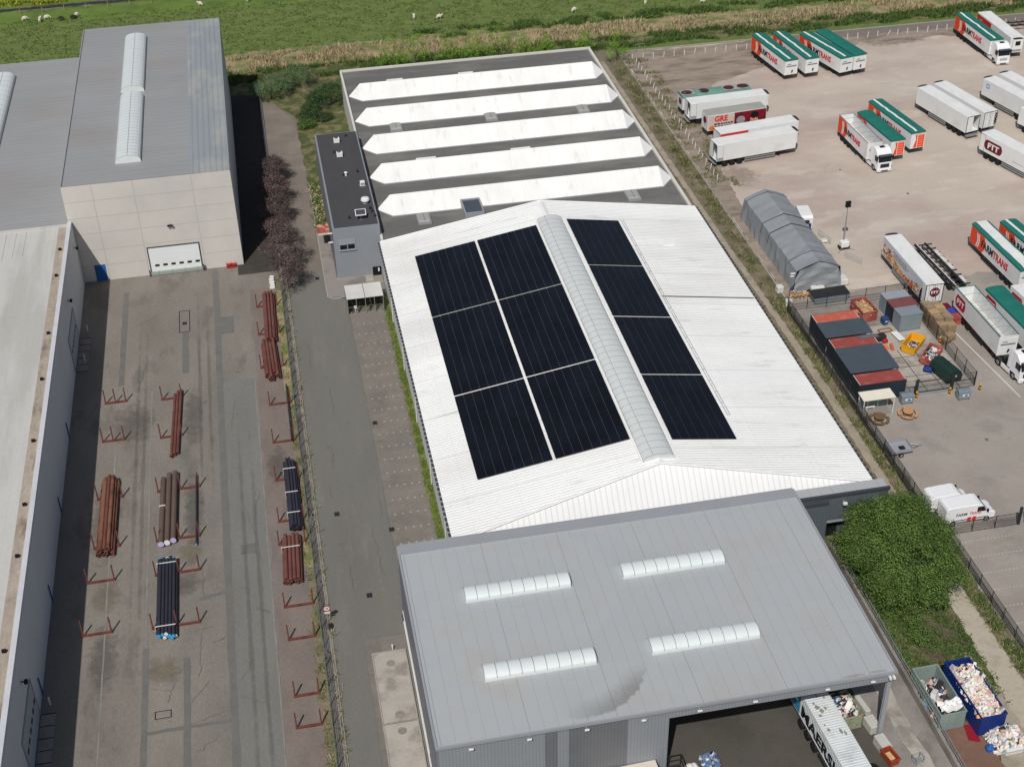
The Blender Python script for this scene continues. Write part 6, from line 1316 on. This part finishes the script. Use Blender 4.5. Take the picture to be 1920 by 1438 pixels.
for (x, y, l_, w_, h_, lab) in ((65.9, 155.0, .9, .9, 1.0, "white wrapped cube pallet beside the tent's near left corner"), (70.9, 153.8, 1.9, .8, .9, "long white wrapped load just in front of the tent's end"), (75.2, 155.4, 1.1, 1.6, .9, "white wrapped load right of the tent's near end"), (65.9, 151.4, .9, .8, .9, "whitish wrapped load in the fence corner by the lamp post"), (77.0, 171.0-4.2, .9, .8, .4, "small white load behind the tent near the loose mesh panel")):
    o = empty("wrapped_load", (x, y, .03), R(random.uniform(-8, 8)), lab, "wrapped load", "white wrapped loads around the tent")
    MB().cbox(-l_/2, -w_/2, .12, l_/2, w_/2, h_, .08).build("load", m_whitew, o); MB().box(-l_/2-.05, -w_/2-.05, 0, l_/2+.05, w_/2+.05, .12).build("pallet", m_wood, o)
hp_ = heap("timber_pile", 66.9, 69.2, 152.9, 153.9, .05, lambda u, v: .25*math.sin(u*3.1), 36, [1, 1, 1], seed=12, sz=(.6, 1.8), mats=[m_woodb, m_wood, m_woodl], plank=True); tag(hp_, "pile of brown boards in front of the tent's left corner", "timber", kind='stuff')
o = empty("lamp_post", (66.1, 152.2, 0), 0, "slim grey lamp post with two white lamps at the tent's near left corner", "lamp post")
MB().tube((0, 0, 0), (0, 0, 4.6), .08, .05, n=8).build("pole", m_steel, o); MB().box(-.1, -.2, 4.5, .55, .0, 4.62).box(-.1, -.2, 4.1, .4, .0, 4.2).build("lamp_head", m_white, o)

# ================================================================== BIKE SHELTER by the annexe
o = empty("bike_shelter", (7.25, 162.3, 0), 0, "white-roofed bicycle shelter of two bays in front of the annexe", "shelter")
for x0, x1 in ((0, 2.45), (2.52, 4.95)):
    r = MB().add([(x0, -.1, 2.55), (x1, -.1, 2.55), (x1, 4.0, 2.3), (x0, 4.0, 2.3), (x0, -.1, 2.6), (x1, -.1, 2.6), (x1, 4.0, 2.35), (x0, 4.0, 2.35)], [(3,2,1,0),(4,5,6,7),(0,1,5,4),(1,2,6,5),(2,3,7,6),(3,0,4,7)]).build("roof", m_whitew, o)
for x in (.05, 1.25, 2.48, 3.7, 4.9): MB().box(x-.035, -.05, 0, x+.035, .02, 2.55).build("post", m_steel, o)
MB().box(.05, -.05, 0, 4.9, .02, .08).box(.05, -.05, 1.2, 4.9, -.02, 1.24).build("rail", m_steel, o)
MB().box(.05, 3.9, 0, 4.9, 3.95, 2.3).box(0, 0, .3, .04, 3.9, 2.3).box(4.91, 0, .3, 4.95, 3.9, 2.3).build("side_panel", m_cgrey, o)
def bicycle(x, y, a, m, lab):
    o = empty("bicycle", (x, y, 0), R(a), lab, "bicycle", "bicycles in the shelter")
    for xx in (-.52, .52): MB().ring((xx, -.02, .34), (xx, .02, .34), .34, .29, 18).build("wheel", m_black, o)
    MB().tube((-.52, 0, .34), (-.1, 0, .3), .02, n=5).tube((-.1, 0, .3), (-.18, 0, .85), .02, n=5).tube((-.1, 0, .3), (.38, 0, .8), .02, n=5).tube((-.16, 0, .75), (.38, 0, .85), .02, n=5).tube((.52, 0, .34), (.36, 0, .95), .02, n=5).tube((-.52, 0, .34), (-.16, 0, .7), .015, n=5).build("frame", m, o)
    MB().cbox(-.3, -.07, .86, -.05, .07, .92, .02).build("saddle", m_black, o); MB().tube((.36, -.28, .98), (.36, .28, .98), .015, n=5).build("handlebar", m_steel, o)
for x, m, lab in ((8.0, m_chas, "dark bicycle at the left end of the bicycle shelter"), (8.9, m_steel, "grey bicycle second from the left in the shelter"), (10.4, m_chas, "dark bicycle in the right bay of the shelter"), (11.3, m_blue, "blue bicycle at the right end of the shelter")): bicycle(x, 163.4, 80, m, lab)
sg = tag(MB().tube((0, 0, 0), (0, 0, 1.1), .03, n=5).box(-.2, -.03, .7, .2, 0, 1.1).build("notice_board", m_white), "small white notice board inside the left bay of the shelter", "notice"); sg.location = (8.35, 162.8, 0)
# round sign on the fence
o = empty("road_sign", (-.5, 104.3, 0), 0, "round white sign with a red rim and black number beside the green fence", "sign")
MB().tube((0, 0, 0), (0, 0, 2.5), .035, n=6).build("pole", m_steel, o); tl = R(0)
a = MB().tube((0, -.04, 2.1), (0, -.06, 2.1), .36, n=24).build("disc", m_white, o)
MB().ring((0, -.055, 2.1), (0, -.075, 2.1), .38, .29, 28).build("rim", m_red, a); text_mesh("lettering", "10", .34, m_tblk, a, (0, -.072, 1.98), RX, .004, .01, 1, 'CENTER')
MB().box(-.3, -.06, 1.42, .3, -.04, 1.62).build("plate", m_white, o)
o = tag(MB().box(-.22, -.22, 0, .22, .22, .35).box(-.16, -.16, .35, .16, .16, .5).build("post_base", m_chas), "dark base block on the gravel strip just below the round sign", "base block"); o.location = (-.35, 103.6, .05)
o = tag(MB().tube((0, 0, 0), (0, 0, .8), .06, n=8).tube((0, 0, .8), (0, 0, .88), .09, .05, n=8).build("guard_post", m_white), "short white post at the far edge of the concrete slabs by the grey warehouse", "bollard"); o.location = (5.4, 99.1, 0)
o = empty("sack_pile", (-2.4, 173.2, 0), 0, "white bags and slabs piled at the far end of the green fence", "bags")
for k in range(6): MB().cbox(-.35+random.uniform(-.1, .1), -1.6+k*.5, 0, .35, -1.15+k*.5, .35+.12*(k % 3), .1).build("bag", m_whitew, o)
# ================================================================== PIPE RACKS AND PIPES
def rack(xs, y, lab):
    o = empty("pipe_rack", (xs[0], y, 0), 0, lab, "pipe rack", "rust-red pipe racks")
    MB().box(-.12, -.12, .03, xs[-1]-xs[0]+.12, .12, .22).build("base_beam", m_rust, o)
    for x in xs: MB().box(x-xs[0]-.07, -.07, .22, x-xs[0]+.07, .07, 2.15).build("upright", m_rust, o)
RK = [((-24.3, -23.1, -21.85), 148.4, "left"), ((-24.3, -23.1, -21.8), 140.4, "left"), ((-24.4, -21.7), 129.4, "left"), ((-24.4, -21.75), 120.9, "left"), ((-24.85, -22.1), 115.5, "left"), ((-24.9, -22.1), 107.65, "left"),
      ((-17.4, -15.0), 147.7, "middle"), ((-17.5, -15.0), 139.7, "middle"), ((-17.7, -15.2, -13.1), 129.35, "middle"), ((-17.75, -15.3, -13.2), 120.7, "middle"), ((-17.8, -15.4, -13.25), 115.15, "middle"), ((-18.0, -15.6, -13.35), 107.2, "middle"),
      ((-4.8, -2.05), 167.1, "right"), ((-4.9, -2.15), 160.0, "right"), ((-4.95, -2.1), 152.0, "right"), ((-4.3, -1.75), 143.6, "right"), ((-4.3, -1.8), 135.75, "right"), ((-4.4, -1.75), 128.5, "right"), ((-4.5, -1.75), 121.1, "right"), ((-4.7, -1.9), 117.25, "right"), ((-4.7, -1.8), 107.45, "right"), ((-4.6, -2.0), 102.7, "right"), ((-4.5, -2.2), 95.05, "right"), ((-4.6, -2.3), 91.1, "right")]
cnt = {}
for xs, y, c in RK:
    i = cnt.get(c, 0); cnt[c] = i+1
    rack(xs, y, "rust-red pipe rack in the %s row of the yard, %s from its far end" % (c, ORD[i]))
def pipes(desc, gname, xa, xb, ya, yb, dx, r, layers, m, caps=None, straps=(), z0=.24, jit=.5, capm=None):
    """bundle of pipes lying along y; xa..xb at the far end, shifted by dx at the near end"""
    n = max(1, int(round((xb-xa)/(2*r*1.03)))); cnt_ = 0; tot = sum(max(1, n-l) for l in range(layers))
    for l in range(layers):
        for k in range(max(1, n-l)):
            x = xa+r+(k+l*.5)*(xb-xa)/n; z = z0+r+l*r*1.74; y0 = yb+random.uniform(-jit, jit)*.6; y1 = ya+random.uniform(-jit, jit)*.6
            mb = MB().ring((x, y1, z), (x+dx, y0, z), r, r*.86, 12); mm = m[(k+l) % len(m)] if isinstance(m, (list, tuple)) else m
            pos = "lone" if tot == 1 else "%s from left, %s" % (ORD[k], "bottom layer" if l == 0 else "upper layer" if layers == 2 else "%s layer" % ORD[l])
            o = mb.build("steel_pipe", mm); tag(o, ("%s, %s" % (desc, pos)) if tot > 1 else desc, "pipe", gname)
            if caps:
                cm = capm[cnt_ % len(capm)] if capm else m_white
                c = MB().tube((x+dx, y0-.03, z), (x+dx, y0+.05, z), r*1.08, n=12).build("end_cap", cm, o)
                if caps == 2: MB().tube((x, y1-.05, z), (x, y1+.03, z), r*1.08, n=12).build("end_cap", cm, o)
            cnt_ += 1
    for t in straps:
        yy = ya+(yb-ya)*t; xx = xa+dx*t; zt = z0+2*r+(layers-1)*r*1.74
        s = tag(MB().box(xx-.04, yy-.06, z0-.02, xx, yy+.06, zt+.03).box(xx-.04, yy-.06, zt+.03, xx+(xb-xa)+.04-(layers-1)*r, yy+.06, zt+.06).build("strap", m_whitew), "%s band round %s" % ("white" , gname.replace("pipes", "bundle").replace("the ", "the ")+", "+("far" if t < .34 else "near" if t > .66 else "middle")+" band"), "strap", "bands round pipe bundles")
c_blue = mat("cap_blue", S(64,158,206), .5, .05, 1, .02, 8); c_lil = mat("cap_lilac", S(190,178,212), .5, .05, 1, .02, 8)
pipes("slim red-brown pipe in the short middle row bundle", "pipes in the far middle rack", -15.95, -14.85, 148.4, 136.0, -.45, .17, 1, m_pipe, jit=1.2, z0=.24)
pipes("orange-brown pipe in the left row bundle", "pipes in the left rack", -24.05, -22.05, 132.0, 119.4, -.1, .2, 3, [m_pipe, m_pipeo, m_pipeo], z0=.24)
pipes("thick brown pipe with white end cap and bands", "thick pipes in the middle rack", -17.35, -15.4, 131.6, 120.0, -.2, .31, 1, m_pipeb, 1, (), capm=[c_lil, m_white, c_lil], jit=.9)
o = tag(MB().box(-.02, -.07, 0, 0, .07, .66).box(-.02, -.07, .66, .64, .07, .69).box(.62, -.07, 0, .64, .07, .66).build("strap", m_white), "white band round the leftmost thick brown pipe", "strap", "bands round pipe bundles"); o.location = (-17.42, 125.8, .22)
pipes("lone thin black pipe with a pale blue end cap", "single pipe in the middle rack", -13.45, -13.25, 131.2, 118.8, -.15, .1, 1, m_pipek, 1, capm=[c_blue], z0=.24)
pipes("black pipe with blue end cap in the middle row bundle", "black pipes in the nearest middle rack", -17.6, -15.45, 117.0, 105.4, -.05, .17, 2, m_pipek, 2, (.08, .9), capm=[c_blue, c_blue, m_white], jit=.5)
pipes("red-brown pipe in the far right row bundle", "pipes in the far right rack", -3.95, -2.25, 169.8, 157.5, -.2, .19, 2, m_pipe, jit=.4)
pipes("red-brown pipe in the second right row bundle", "pipes in the second right rack", -4.75, -2.7, 157.0, 149.0, .2, .2, 2, m_pipe, jit=.9)
pipes("lone thin black pipe resting against the right row racks", "single pipe in the right rack", -2.15, -1.95, 147.0, 134.8, -.05, .09, 1, m_pipek, z0=.5)
pipes("black pipe in the right row bundle", "black pipes in the right rack", -3.45, -1.8, 131.1, 119.1, .0, .15, 3, m_pipek, 0, (.16, .52, .82), jit=.5)
pipes("red-brown pipe in the nearest right row bundle", "pipes in the nearest right rack", -4.35, -2.25, 117.8, 110.7, -.3, .2, 2, m_pipe, 0, (.3,), jit=.4)

# ================================================================== VEGETATION
def leaves(name, blobs, n, size, mats, parent, rng, flat=.75, shell=.55):
    """blobs: list of (cx,cy,cz,rx,ry,rz); leaves are small quads gathered in clumps through the volume"""
    V = []; F = []; MI = []; wts = np.array([b[3]*b[4]+b[3]*b[5] for b in blobs]); wts = wts/wts.sum()
    LC = 48 if n > 9000 else 26; nc = max(6, int(n/LC)); 
    bi = rng.choice(len(blobs), nc, p=wts); k = 0
    for b in bi:
        cx, cy, cz, rx, ry, rz = blobs[b]; d = rng.normal(size=3); d /= np.linalg.norm(d); d[2] = abs(d[2])*.95-.22 if rng.random() < .8 else d[2]
        rad = (shell+(1-shell)*rng.random()**.6)*rng.uniform(.86, 1.1); c = np.array([cx+d[0]*rx*rad, cy+d[1]*ry*rad, cz+d[2]*rz*rad]); cs = size*rng.uniform(1.6, 3.0)*(1.3 if LC > 30 else 1); mi = rng.choice(3, p=[.45, .3, .25])
        for q in range(LC):
            p = c+rng.normal(size=3)*cs*np.array([1, 1, flat])*.55; pc = (p-c)/(np.linalg.norm(p-c)+1e-6); nrm = d*.35+pc*.75+rng.normal(size=3)*.33+np.array([0, 0, .35]); nrm /= np.linalg.norm(nrm)
            a = np.cross(nrm, rng.normal(size=3)); a /= np.linalg.norm(a)+1e-9; e = np.cross(nrm, a); s = size*rng.uniform(.45, 1.0)
            V += [tuple(p-a*s*.5), tuple(p+e*s*.32), tuple(p+a*s*.5), tuple(p-e*s*.32)]; F.append((k, k+1, k+2, k+3)); MI.append(mi if rng.random() < .85 else rng.integers(0, 3)); k += 4
    me = bpy.data.meshes.new(name); me.from_pydata(V, [], F)
    for m in mats: me.materials.append(m)
    me.polygons.foreach_set("material_index", [int(i) for i in MI])
    o = bpy.data.objects.new(name, me); COL.objects.link(o); o.parent = parent; return o
rng = np.random.default_rng(5)
def trunk(parent, h, r, limbs, spread, name="trunk"):
    t = MB().tube((0, 0, -.1), (random.uniform(-.1, .1), random.uniform(-.1, .1), h), r, r*.55, n=9).build(name, m_bark, parent)
    for k in range(limbs):
        a = 2*math.pi*k/limbs+random.uniform(-.3, .3); s = spread*random.uniform(.6, 1); z0 = h*random.uniform(.55, .95)
        p1 = (math.cos(a)*s*.5, math.sin(a)*s*.5, z0+s*.45); p2 = (math.cos(a)*s, math.sin(a)*s, z0+s*.8)
        MB().tube((0, 0, z0), p1, r*.4, r*.25, n=6).tube(p1, p2, r*.25, r*.08, n=6).build("limb", m_bark, parent)
o = empty("tree", (58.0, 98.6, 0), 0, "big round green tree at the right, between the grey warehouse and the vans", "tree", "trees and bushes around the site")
trunk(o, 3.4, .32, 10, 4.6)
bl = [(0, 0, 4.8, 5.2, 5.6, 3.9), (-2.8, 1.2, 4.4, 3.0, 3.6, 3.0), (2.7, -.8, 4.3, 2.9, 3.8, 2.9), (.5, 3.4, 5.0, 3.2, 2.8, 3.0), (-.6, -3.8, 3.6, 3.8, 3.0, 2.6), (-3.2, -3, 3.0, 2.4, 2.4, 2.0), (3.2, 2.8, 4.2, 2.3, 2.4, 2.3), (.2, .4, 7.2, 2.7, 2.8, 2.2), (-4.0, 2.2, 3.6, 2.0, 2.1, 1.9), (3.6, -3.4, 2.8, 2.0, 2.2, 1.8),
      (-1.6, 1.8, 7.8, 1.5, 1.5, 1.5), (2.0, 1.8, 7.6, 1.4, 1.5, 1.4), (-5.0, -.6, 4.4, 1.4, 1.6, 1.4), (4.7, .8, 4.6, 1.3, 1.5, 1.4), (1.2, -5.8, 2.4, 1.7, 1.4, 1.3), (-2.4, 4.8, 5.0, 1.6, 1.3, 1.5), (2.6, 4.6, 5.6, 1.3, 1.3, 1.4), (-.4, -1.6, 7.6, 1.3, 1.3, 1.2), (-2.6, -5.2, 2.2, 1.5, 1.2, 1.2)]
leaves("crown", bl, 115000, .225, m_leaf+[], o, rng, shell=.72)
o = empty("bush", (58.8, 104.4, 0), 0, "looser grey-green bush behind the big tree, touching the vans' fence", "bush", "trees and bushes around the site")
trunk(o, 1.4, .12, 6, 1.8); leaves("crown", [(0, 0, 2.4, 2.4, 2.4, 1.9), (1.8, .6, 2.2, 1.8, 1.6, 1.5), (3.8, -.6, 1.9, 1.7, 1.4, 1.4), (5.6, -1.6, 1.5, 1.5, 1.2, 1.2), (-1, -1, 2.6, 1.8, 1.8, 1.5)], 7000, .22, m_will, o, rng)
for i, (x, y, s, lab) in enumerate(((56.4, 89.6, 1.15, "small green bush standing in the grass below the big tree"), (56.8, 92.6, 1.3, "low leafy bush at the near foot of the big tree"), (54.9, 94.0, 1.0, "low shrub against the railing below the big tree"))):
    o = empty("bush", (x, y, 0), 0, lab, "bush", "trees and bushes around the site"); trunk(o, .5, .06, 5, .7*s); leaves("crown", [(0, 0, .8*s, 1.0*s, 1.3*s, .75*s), (.3*s, -.9*s, .5*s, .8*s, .8*s, .5*s)], 1500, .2, m_leaf, o, rng)
for i, (x, y, s) in enumerate(((-.2, 204.6, 1.0), (-.5, 197.8, 1.05), (-.5, 191.2, 1.0), (-.5, 184.6, 1.0), (-.3, 177.2, 1.25), (-.2, 171.2, 1.15))):
    o = empty("tree", (x, y, 0), random.uniform(0, 6), "purple-leaved tree along the kerb beside the access road, %s from the far end" % ORD[i], "tree", "purple-leaved trees by the access road")
    trunk(o, 1.7*s, .11, 7, 1.7*s); leaves("crown", [(0, 0, 3.0*s, 2.2*s, 2.3*s, 1.5*s), (1.5*s, -.5*s, 2.7*s, 1.5*s, 1.3*s, 1.1*s), (-1.4*s, .7*s, 2.6*s, 1.5*s, 1.4*s, 1.1*s), (.2, 0, 3.8*s, 1.2*s, 1.2*s, .9*s), (.1, -1.5*s, 2.3*s, 1.2*s, 1.1*s, .9*s)], 5200, .24, m_cher, o, rng, shell=.35)
CY = [(23.9, 246.2, 1.0), (28.2, 246.4, 1.15), (34.8, 246.8, .95), (39.3, 246.2, 1.0), (43.9, 246.4, 1.15), (48.6, 245.4, .8), (52.8, 245.8, .7), (60.3, 246.2, .7), (65.0, 239.8, 1.0)]
for i, (x, y, s) in enumerate(CY):
    s *= 1.5
    o = empty("tree", (x, y, 0), 0, ("bright green conical tree behind the flat-roofed hall, %s from the left" % ORD[i]) if i < 8 else "green shrub between the hall's far right corner and the yard kerb", "tree", "bright green trees behind the flat-roofed hall")
    trunk(o, 1.4*s, .09, 6, .8*s); leaves("crown", [(0, 0, 1.4*s, 1.7*s, 1.4*s, 1.2*s), (0, 0, 2.5*s, 1.25*s, 1.1*s, 1.1*s), (0, 0, 3.5*s, .75*s, .7*s, .9*s), (.9*s, 0, 1.1*s, 1.1*s, 1.0*s, .9*s), (-1*s, 0, 1.0*s, 1.1*s, 1.0*s, .8*s)], 2400, .22, m_con, o, rng, flat=1.1)
for i, (x, y, s, mm, lab) in enumerate(((1.0, 238.0, 1.85, m_will, "large grey-green bush right of the beige warehouse, at the head of the road"), (5.6, 242.0, 1.75, m_will, "darker grey-green bush behind the road head, farther right"), (11.2, 232.6, 1.8, m_hedge, "dark evergreen bush against the hall's left wall"), (6.8, 226.6, 1.1, m_hedge, "clipped round shrub on the garden's road side"), (9.6, 226.0, .7, m_hedge, "low dark clipped hedge in the garden"), (7.6, 230.4, .85, m_hedge, "small dark shrub at the garden's far left"), (8.6, 234.6, .8, m_hedge, "dark shrub at the garden's top edge"), (6.3, 224.0, .75, m_leaf, "round bright shrub at the garden's near left corner"), (11.5, 238.4, .8, m_leaf, "green shrub behind the dark evergreen, near the hall corner"))):
    o = empty("bush", (x, y, 0), 0, lab, "bush", "trees and bushes around the site"); trunk(o, .8*s, .08*s, 5, .9*s); leaves("crown", [(0, 0, 1.3*s, 1.9*s, 1.7*s, 1.15*s), (.9*s, .4*s, 1.1*s, 1.3*s, 1.3*s, .9*s), (-.9*s, -.5*s, 1.0*s, 1.3*s, 1.3*s, .85*s)], int(3600*s), .22, mm, o, rng)
# reeds: many thin blades, one mass
def blades(name, pts, h0, h1, w, mats, label, cat, lean=.35, per=4):
    V = []; F = []; MI = []; k = 0
    for x, y in pts:
        for q in range(per):
            a = random.uniform(0, 6.28); h = random.uniform(h0, h1); dx, dy = math.cos(a)*w, math.sin(a)*w; lx, ly = random.gauss(0, lean)*h, random.gauss(0, lean)*h; bx, by = x+random.gauss(0, .18), y+random.gauss(0, .18)
            V += [(bx-dx, by-dy, .02), (bx+dx, by+dy, .02), (bx+lx+dx*.3, by+ly+dy*.3, h), (bx+lx-dx*.3, by+ly-dy*.3, h*.97)]; F.append((k, k+1, k+2, k+3)); k += 4; MI.append(random.randrange(len(mats)))
    me = bpy.data.meshes.new(name); me.from_pydata(V, [], F)
    for m in mats: me.materials.append(m)
    me.polygons.foreach_set("material_index", MI); o = bpy.data.objects.new(name, me); COL.objects.link(o); return tag(o, label, cat, kind='stuff')
m_rd = [mat("reed_straw", S(188,166,136), .9, .15, .3, .1, 6), mat("reed_straw_b", S(166,148,116), .9, .15, .3, .1, 6), mat("reed_pale", S(200,182,150), .9, .15, .3, .1, 6), mat("reed_green", S(104,112,62), .9, .15, .3, .1, 6)]
def clump_field(n, x0, x1, y0, y1, s=.12, t=.45):
    from mathutils import noise as mn
    out = []
    while len(out) < n:
        x, y = random.uniform(x0, x1), random.uniform(y0, y1)
        if mn.noise(Vector((x*s, y*s*1.6, 3)))*.5+.5 > t: out.append((x, y))
    return out
pts = [(x, 255.0-.012*(x-60)+(y-5)*.9+1.2*math.sin(x*.11)) for x, y in clump_field(6500, -25, 175, .5, 8, .16, .47)]
blades("reeds", pts, .35, 1.0, .07, m_rd, "band of dry straw-coloured reeds across the far edge of the site", "reeds")
m_gt = [mat("tuft_a", S(72,96,40), .9, .15, .3, .1, 6), mat("tuft_b", S(96,116,58), .9, .15, .3, .1, 6), mat("tuft_c", S(54,76,34), .9, .15, .3, .1, 6)]
blades("tall_grass", clump_field(6000, -20, 175, 245.5, 251.5, .2, .45)+clump_field(2500, 30, 175, 259, 264, .2, .5), .3, .9, .08, m_gt, "rough green grass along both sides of the reed band", "grass", .6)
blades("meadow_tufts", clump_field(20000, -62, 175, 259, 289, .35, .42), .08, .24, .13, [mat("turf_a", S(98,116,58), .95, .2, .5, .1, 6), mat("turf_b", S(114,126,72), .95, .2, .5, .1, 6), mat("turf_c", S(84,102,50), .95, .2, .5, .1, 6)], "tussocky grass over the sheep meadow", "grass", .9, 3)
m_wd = m_gt+m_rd[1:2]+[mat("dry_weed", S(134,122,92), .95, .15, .4, .1, 6), mat("olive_weed", S(104,106,66), .95, .15, .4, .1, 6)]
blades("weeds", clump_field(2200, 63.9, 65.2, 60, 150, .4, .46)+clump_field(1500, 58.4, 61.9, 107, 235, .3, .52)+clump_field(1700, 63.6, 66, 150, 240, .3, .5)+clump_field(1800, 66.4, 71, 186, 240, .3, .52)+clump_field(500, -2.0, -1.35, 60, 172, .5, .45)+clump_field(300, -.5, -.3, 80, 172, .7, .5), .1, .45, .05, m_wd, "scattered weeds along the track and the fences", "weeds", .6, 3)
blades("corner_grass", clump_field(3600, 53.5, 61.4, 80, 105, .4, .4)+clump_field(900, 64.2, 65.6, 60, 104, .4, .4), .12, .4, .06, m_gt, "rough grass around the big tree", "grass", .7, 4)
blades("lawn_grass", clump_field(1600, 12.35, 13.0, 104, 163, .6, .3), .08, .3, .05, [mat("lime_a", S(104,120,50), .9, .12, .4, .08, 6), mat("lime_b", S(82,102,42), .9, .12, .4, .08, 6)], "bright grass strip at the foot of the white hall", "grass", .6, 4)
blades("yellow_flowers", clump_field(1500, -54, -38, 298.5, 303, .3, .45), .3, .7, .12, [mat("rape_yellow", S(196,196,60), .9, .1, .4, .05, 6), m_gt[1]], "yellow flowering plants beyond the ditch, top left", "flowers", .5, 4)
blades("planted_border", clump_field(700, 5.2, 6.6, 186, 202.5, .5, .3), .2, .6, .09, m_gt+m_rd[2:3], "planted border along the annexe side wall", "plants", .7, 5)
blades("lime_bush_row", clump_field(500, 1, 3.4, 74.5, 76.5, .5, .3), .5, 1.4, .1, [m_con[0], m_con[2]], "lime-green leafy tips at the bottom edge by the road", "plants", .4, 5)
# ditch fence posts
dp = MB().box(-.07, -.07, 0, .07, .07, 1.2).box(-.05, -.05, 1.2, .05, .05, 1.26).build("fence_post", m_wood); 
for k in range(14):
    o = dp if k == 0 else dp.copy()
    if k: COL.objects.link(o)
    o.location = (-56+4.4*k, 293.1+.0066*4.4*k, 0); tag(o, "weathered wooden post along the ditch at the top left, %s from the left" % ORD[k], "fence post", "wooden posts along the ditch")
# ================================================================== SHEEP
def skin_mesh(name, pts, edges, rad, m, sub=1):
    me = bpy.data.meshes.new(name); me.from_pydata(pts, edges, []); o = bpy.data.objects.new(name, me); COL.objects.link(o)
    s = o.modifiers.new("s", 'SKIN'); 
    for i, r in enumerate(rad): me.skin_vertices[0].data[i].radius = (r, r) if not isinstance(r, tuple) else r
    me.skin_vertices[0].data[0].use_root = True
    u = o.modifiers.new("u", 'SUBSURF'); u.levels = sub; u.render_levels = sub
    bpy.context.view_layer.update(); ne = bpy.data.meshes.new_from_object(o.evaluated_get(bpy.context.evaluated_depsgraph_get())); bpy.data.objects.remove(o)
    ne.materials.clear(); ne.materials.append(m); q = bpy.data.objects.new(name, ne); COL.objects.link(q); return q
m_wool = mat("wool", S(214,206,190), .95, .1, 3, .1, 9); m_woold = mat("dark_wool", S(60,54,50), .95, .1, 3, .1, 9)
def sheep(m, graze):
    hx, hz = (.86, .34) if graze else (.82, .92)
    P_ = [(0, 0, .66), (.32, 0, .68), (-.36, 0, .66), (.55, 0, .72), (.7, 0, (.58 if graze else .86)), (hx, 0, hz), (hx+.13, 0, hz-.09), (-.52, 0, .6),
          (.34, .14, .45), (.34, .15, .24), (.35, .15, .03), (.34, -.14, .45), (.33, -.15, .24), (.34, -.15, .03), (-.36, .14, .45), (-.42, .15, .26), (-.37, .15, .03), (-.36, -.14, .45), (-.42, -.15, .26), (-.37, -.15, .03), (hx-.05, .12, hz+.05), (hx-.05, -.12, hz+.05)]
    E_ = [(0, 1), (0, 2), (1, 3), (3, 4), (4, 5), (5, 6), (2, 7), (1, 8), (8, 9), (9, 10), (1, 11), (11, 12), (12, 13), (2, 14), (14, 15), (15, 16), (2, 17), (17, 18), (18, 19), (5, 20), (5, 21)]
    Rd = [.29, .27, .28, .18, .12, .1, .06, .08, .09, .05, .045, .09, .05, .045, .1, .06, .045, .1, .06, .045, .03, .03]
    return skin_mesh("sheep", P_, E_, Rd, m)
SP = [(-46.0, 289.0, 0, 10, "pale sheep grazing apart on the meadow, leftmost of the flock at the top left"), (-42.8, 287.6, 1, 80, "pale sheep turned towards the camera, second from left in the flock"), (-41.6, 288.7, 0, 0, "pale sheep seen side-on behind the second one, third in the flock"), (-38.5, 287.3, 2, 190, "dark sheep lying low in the grass, middle of the flock"), (-36.4, 287.5, 3, 15, "black and white looking sheep, right part of the flock at the top left"), (-35.7, 288.5, 0, 40, "pale sheep at the right end of the flock at the top left"),
      (-10.7, 288.7, 1, 150, "single sheep on the meadow straight above the beige warehouse's right half"), (-1.0, 289.1, 0, 60, "single pale sheep on the meadow right of the beige warehouse's top corner"), (31.2, 270.7, 0, 85, "small pale sheep above the flat-roofed hall, left of two"), (36.0, 269.4, 1, 5, "pale sheep with dark legs above the flat-roofed hall, right of two"), (78.1, 267.1, 0, 70, "pale sheep on the meadow right of centre, near the top edge"), (89.5, 265.0, 1, -30, "large pale sheep at the top right, in front of the reeds"), (63.0, 266.5, 0, 20, "lone pale sheep near the top edge above the hall's far right corner")]
pr = {}
for x, y, k, a, lab in SP:
    if k not in pr: o = pr[k] = sheep(m_wool if k in (0, 1) else m_woold, k != 1)
    else: o = pr[k].copy(); COL.objects.link(o)
    o.location = (x, y, .05); o.rotation_euler = (0, 0, R(a)); o.scale = (1.0,)*3; tag(o, lab, "sheep", "sheep on the meadow")
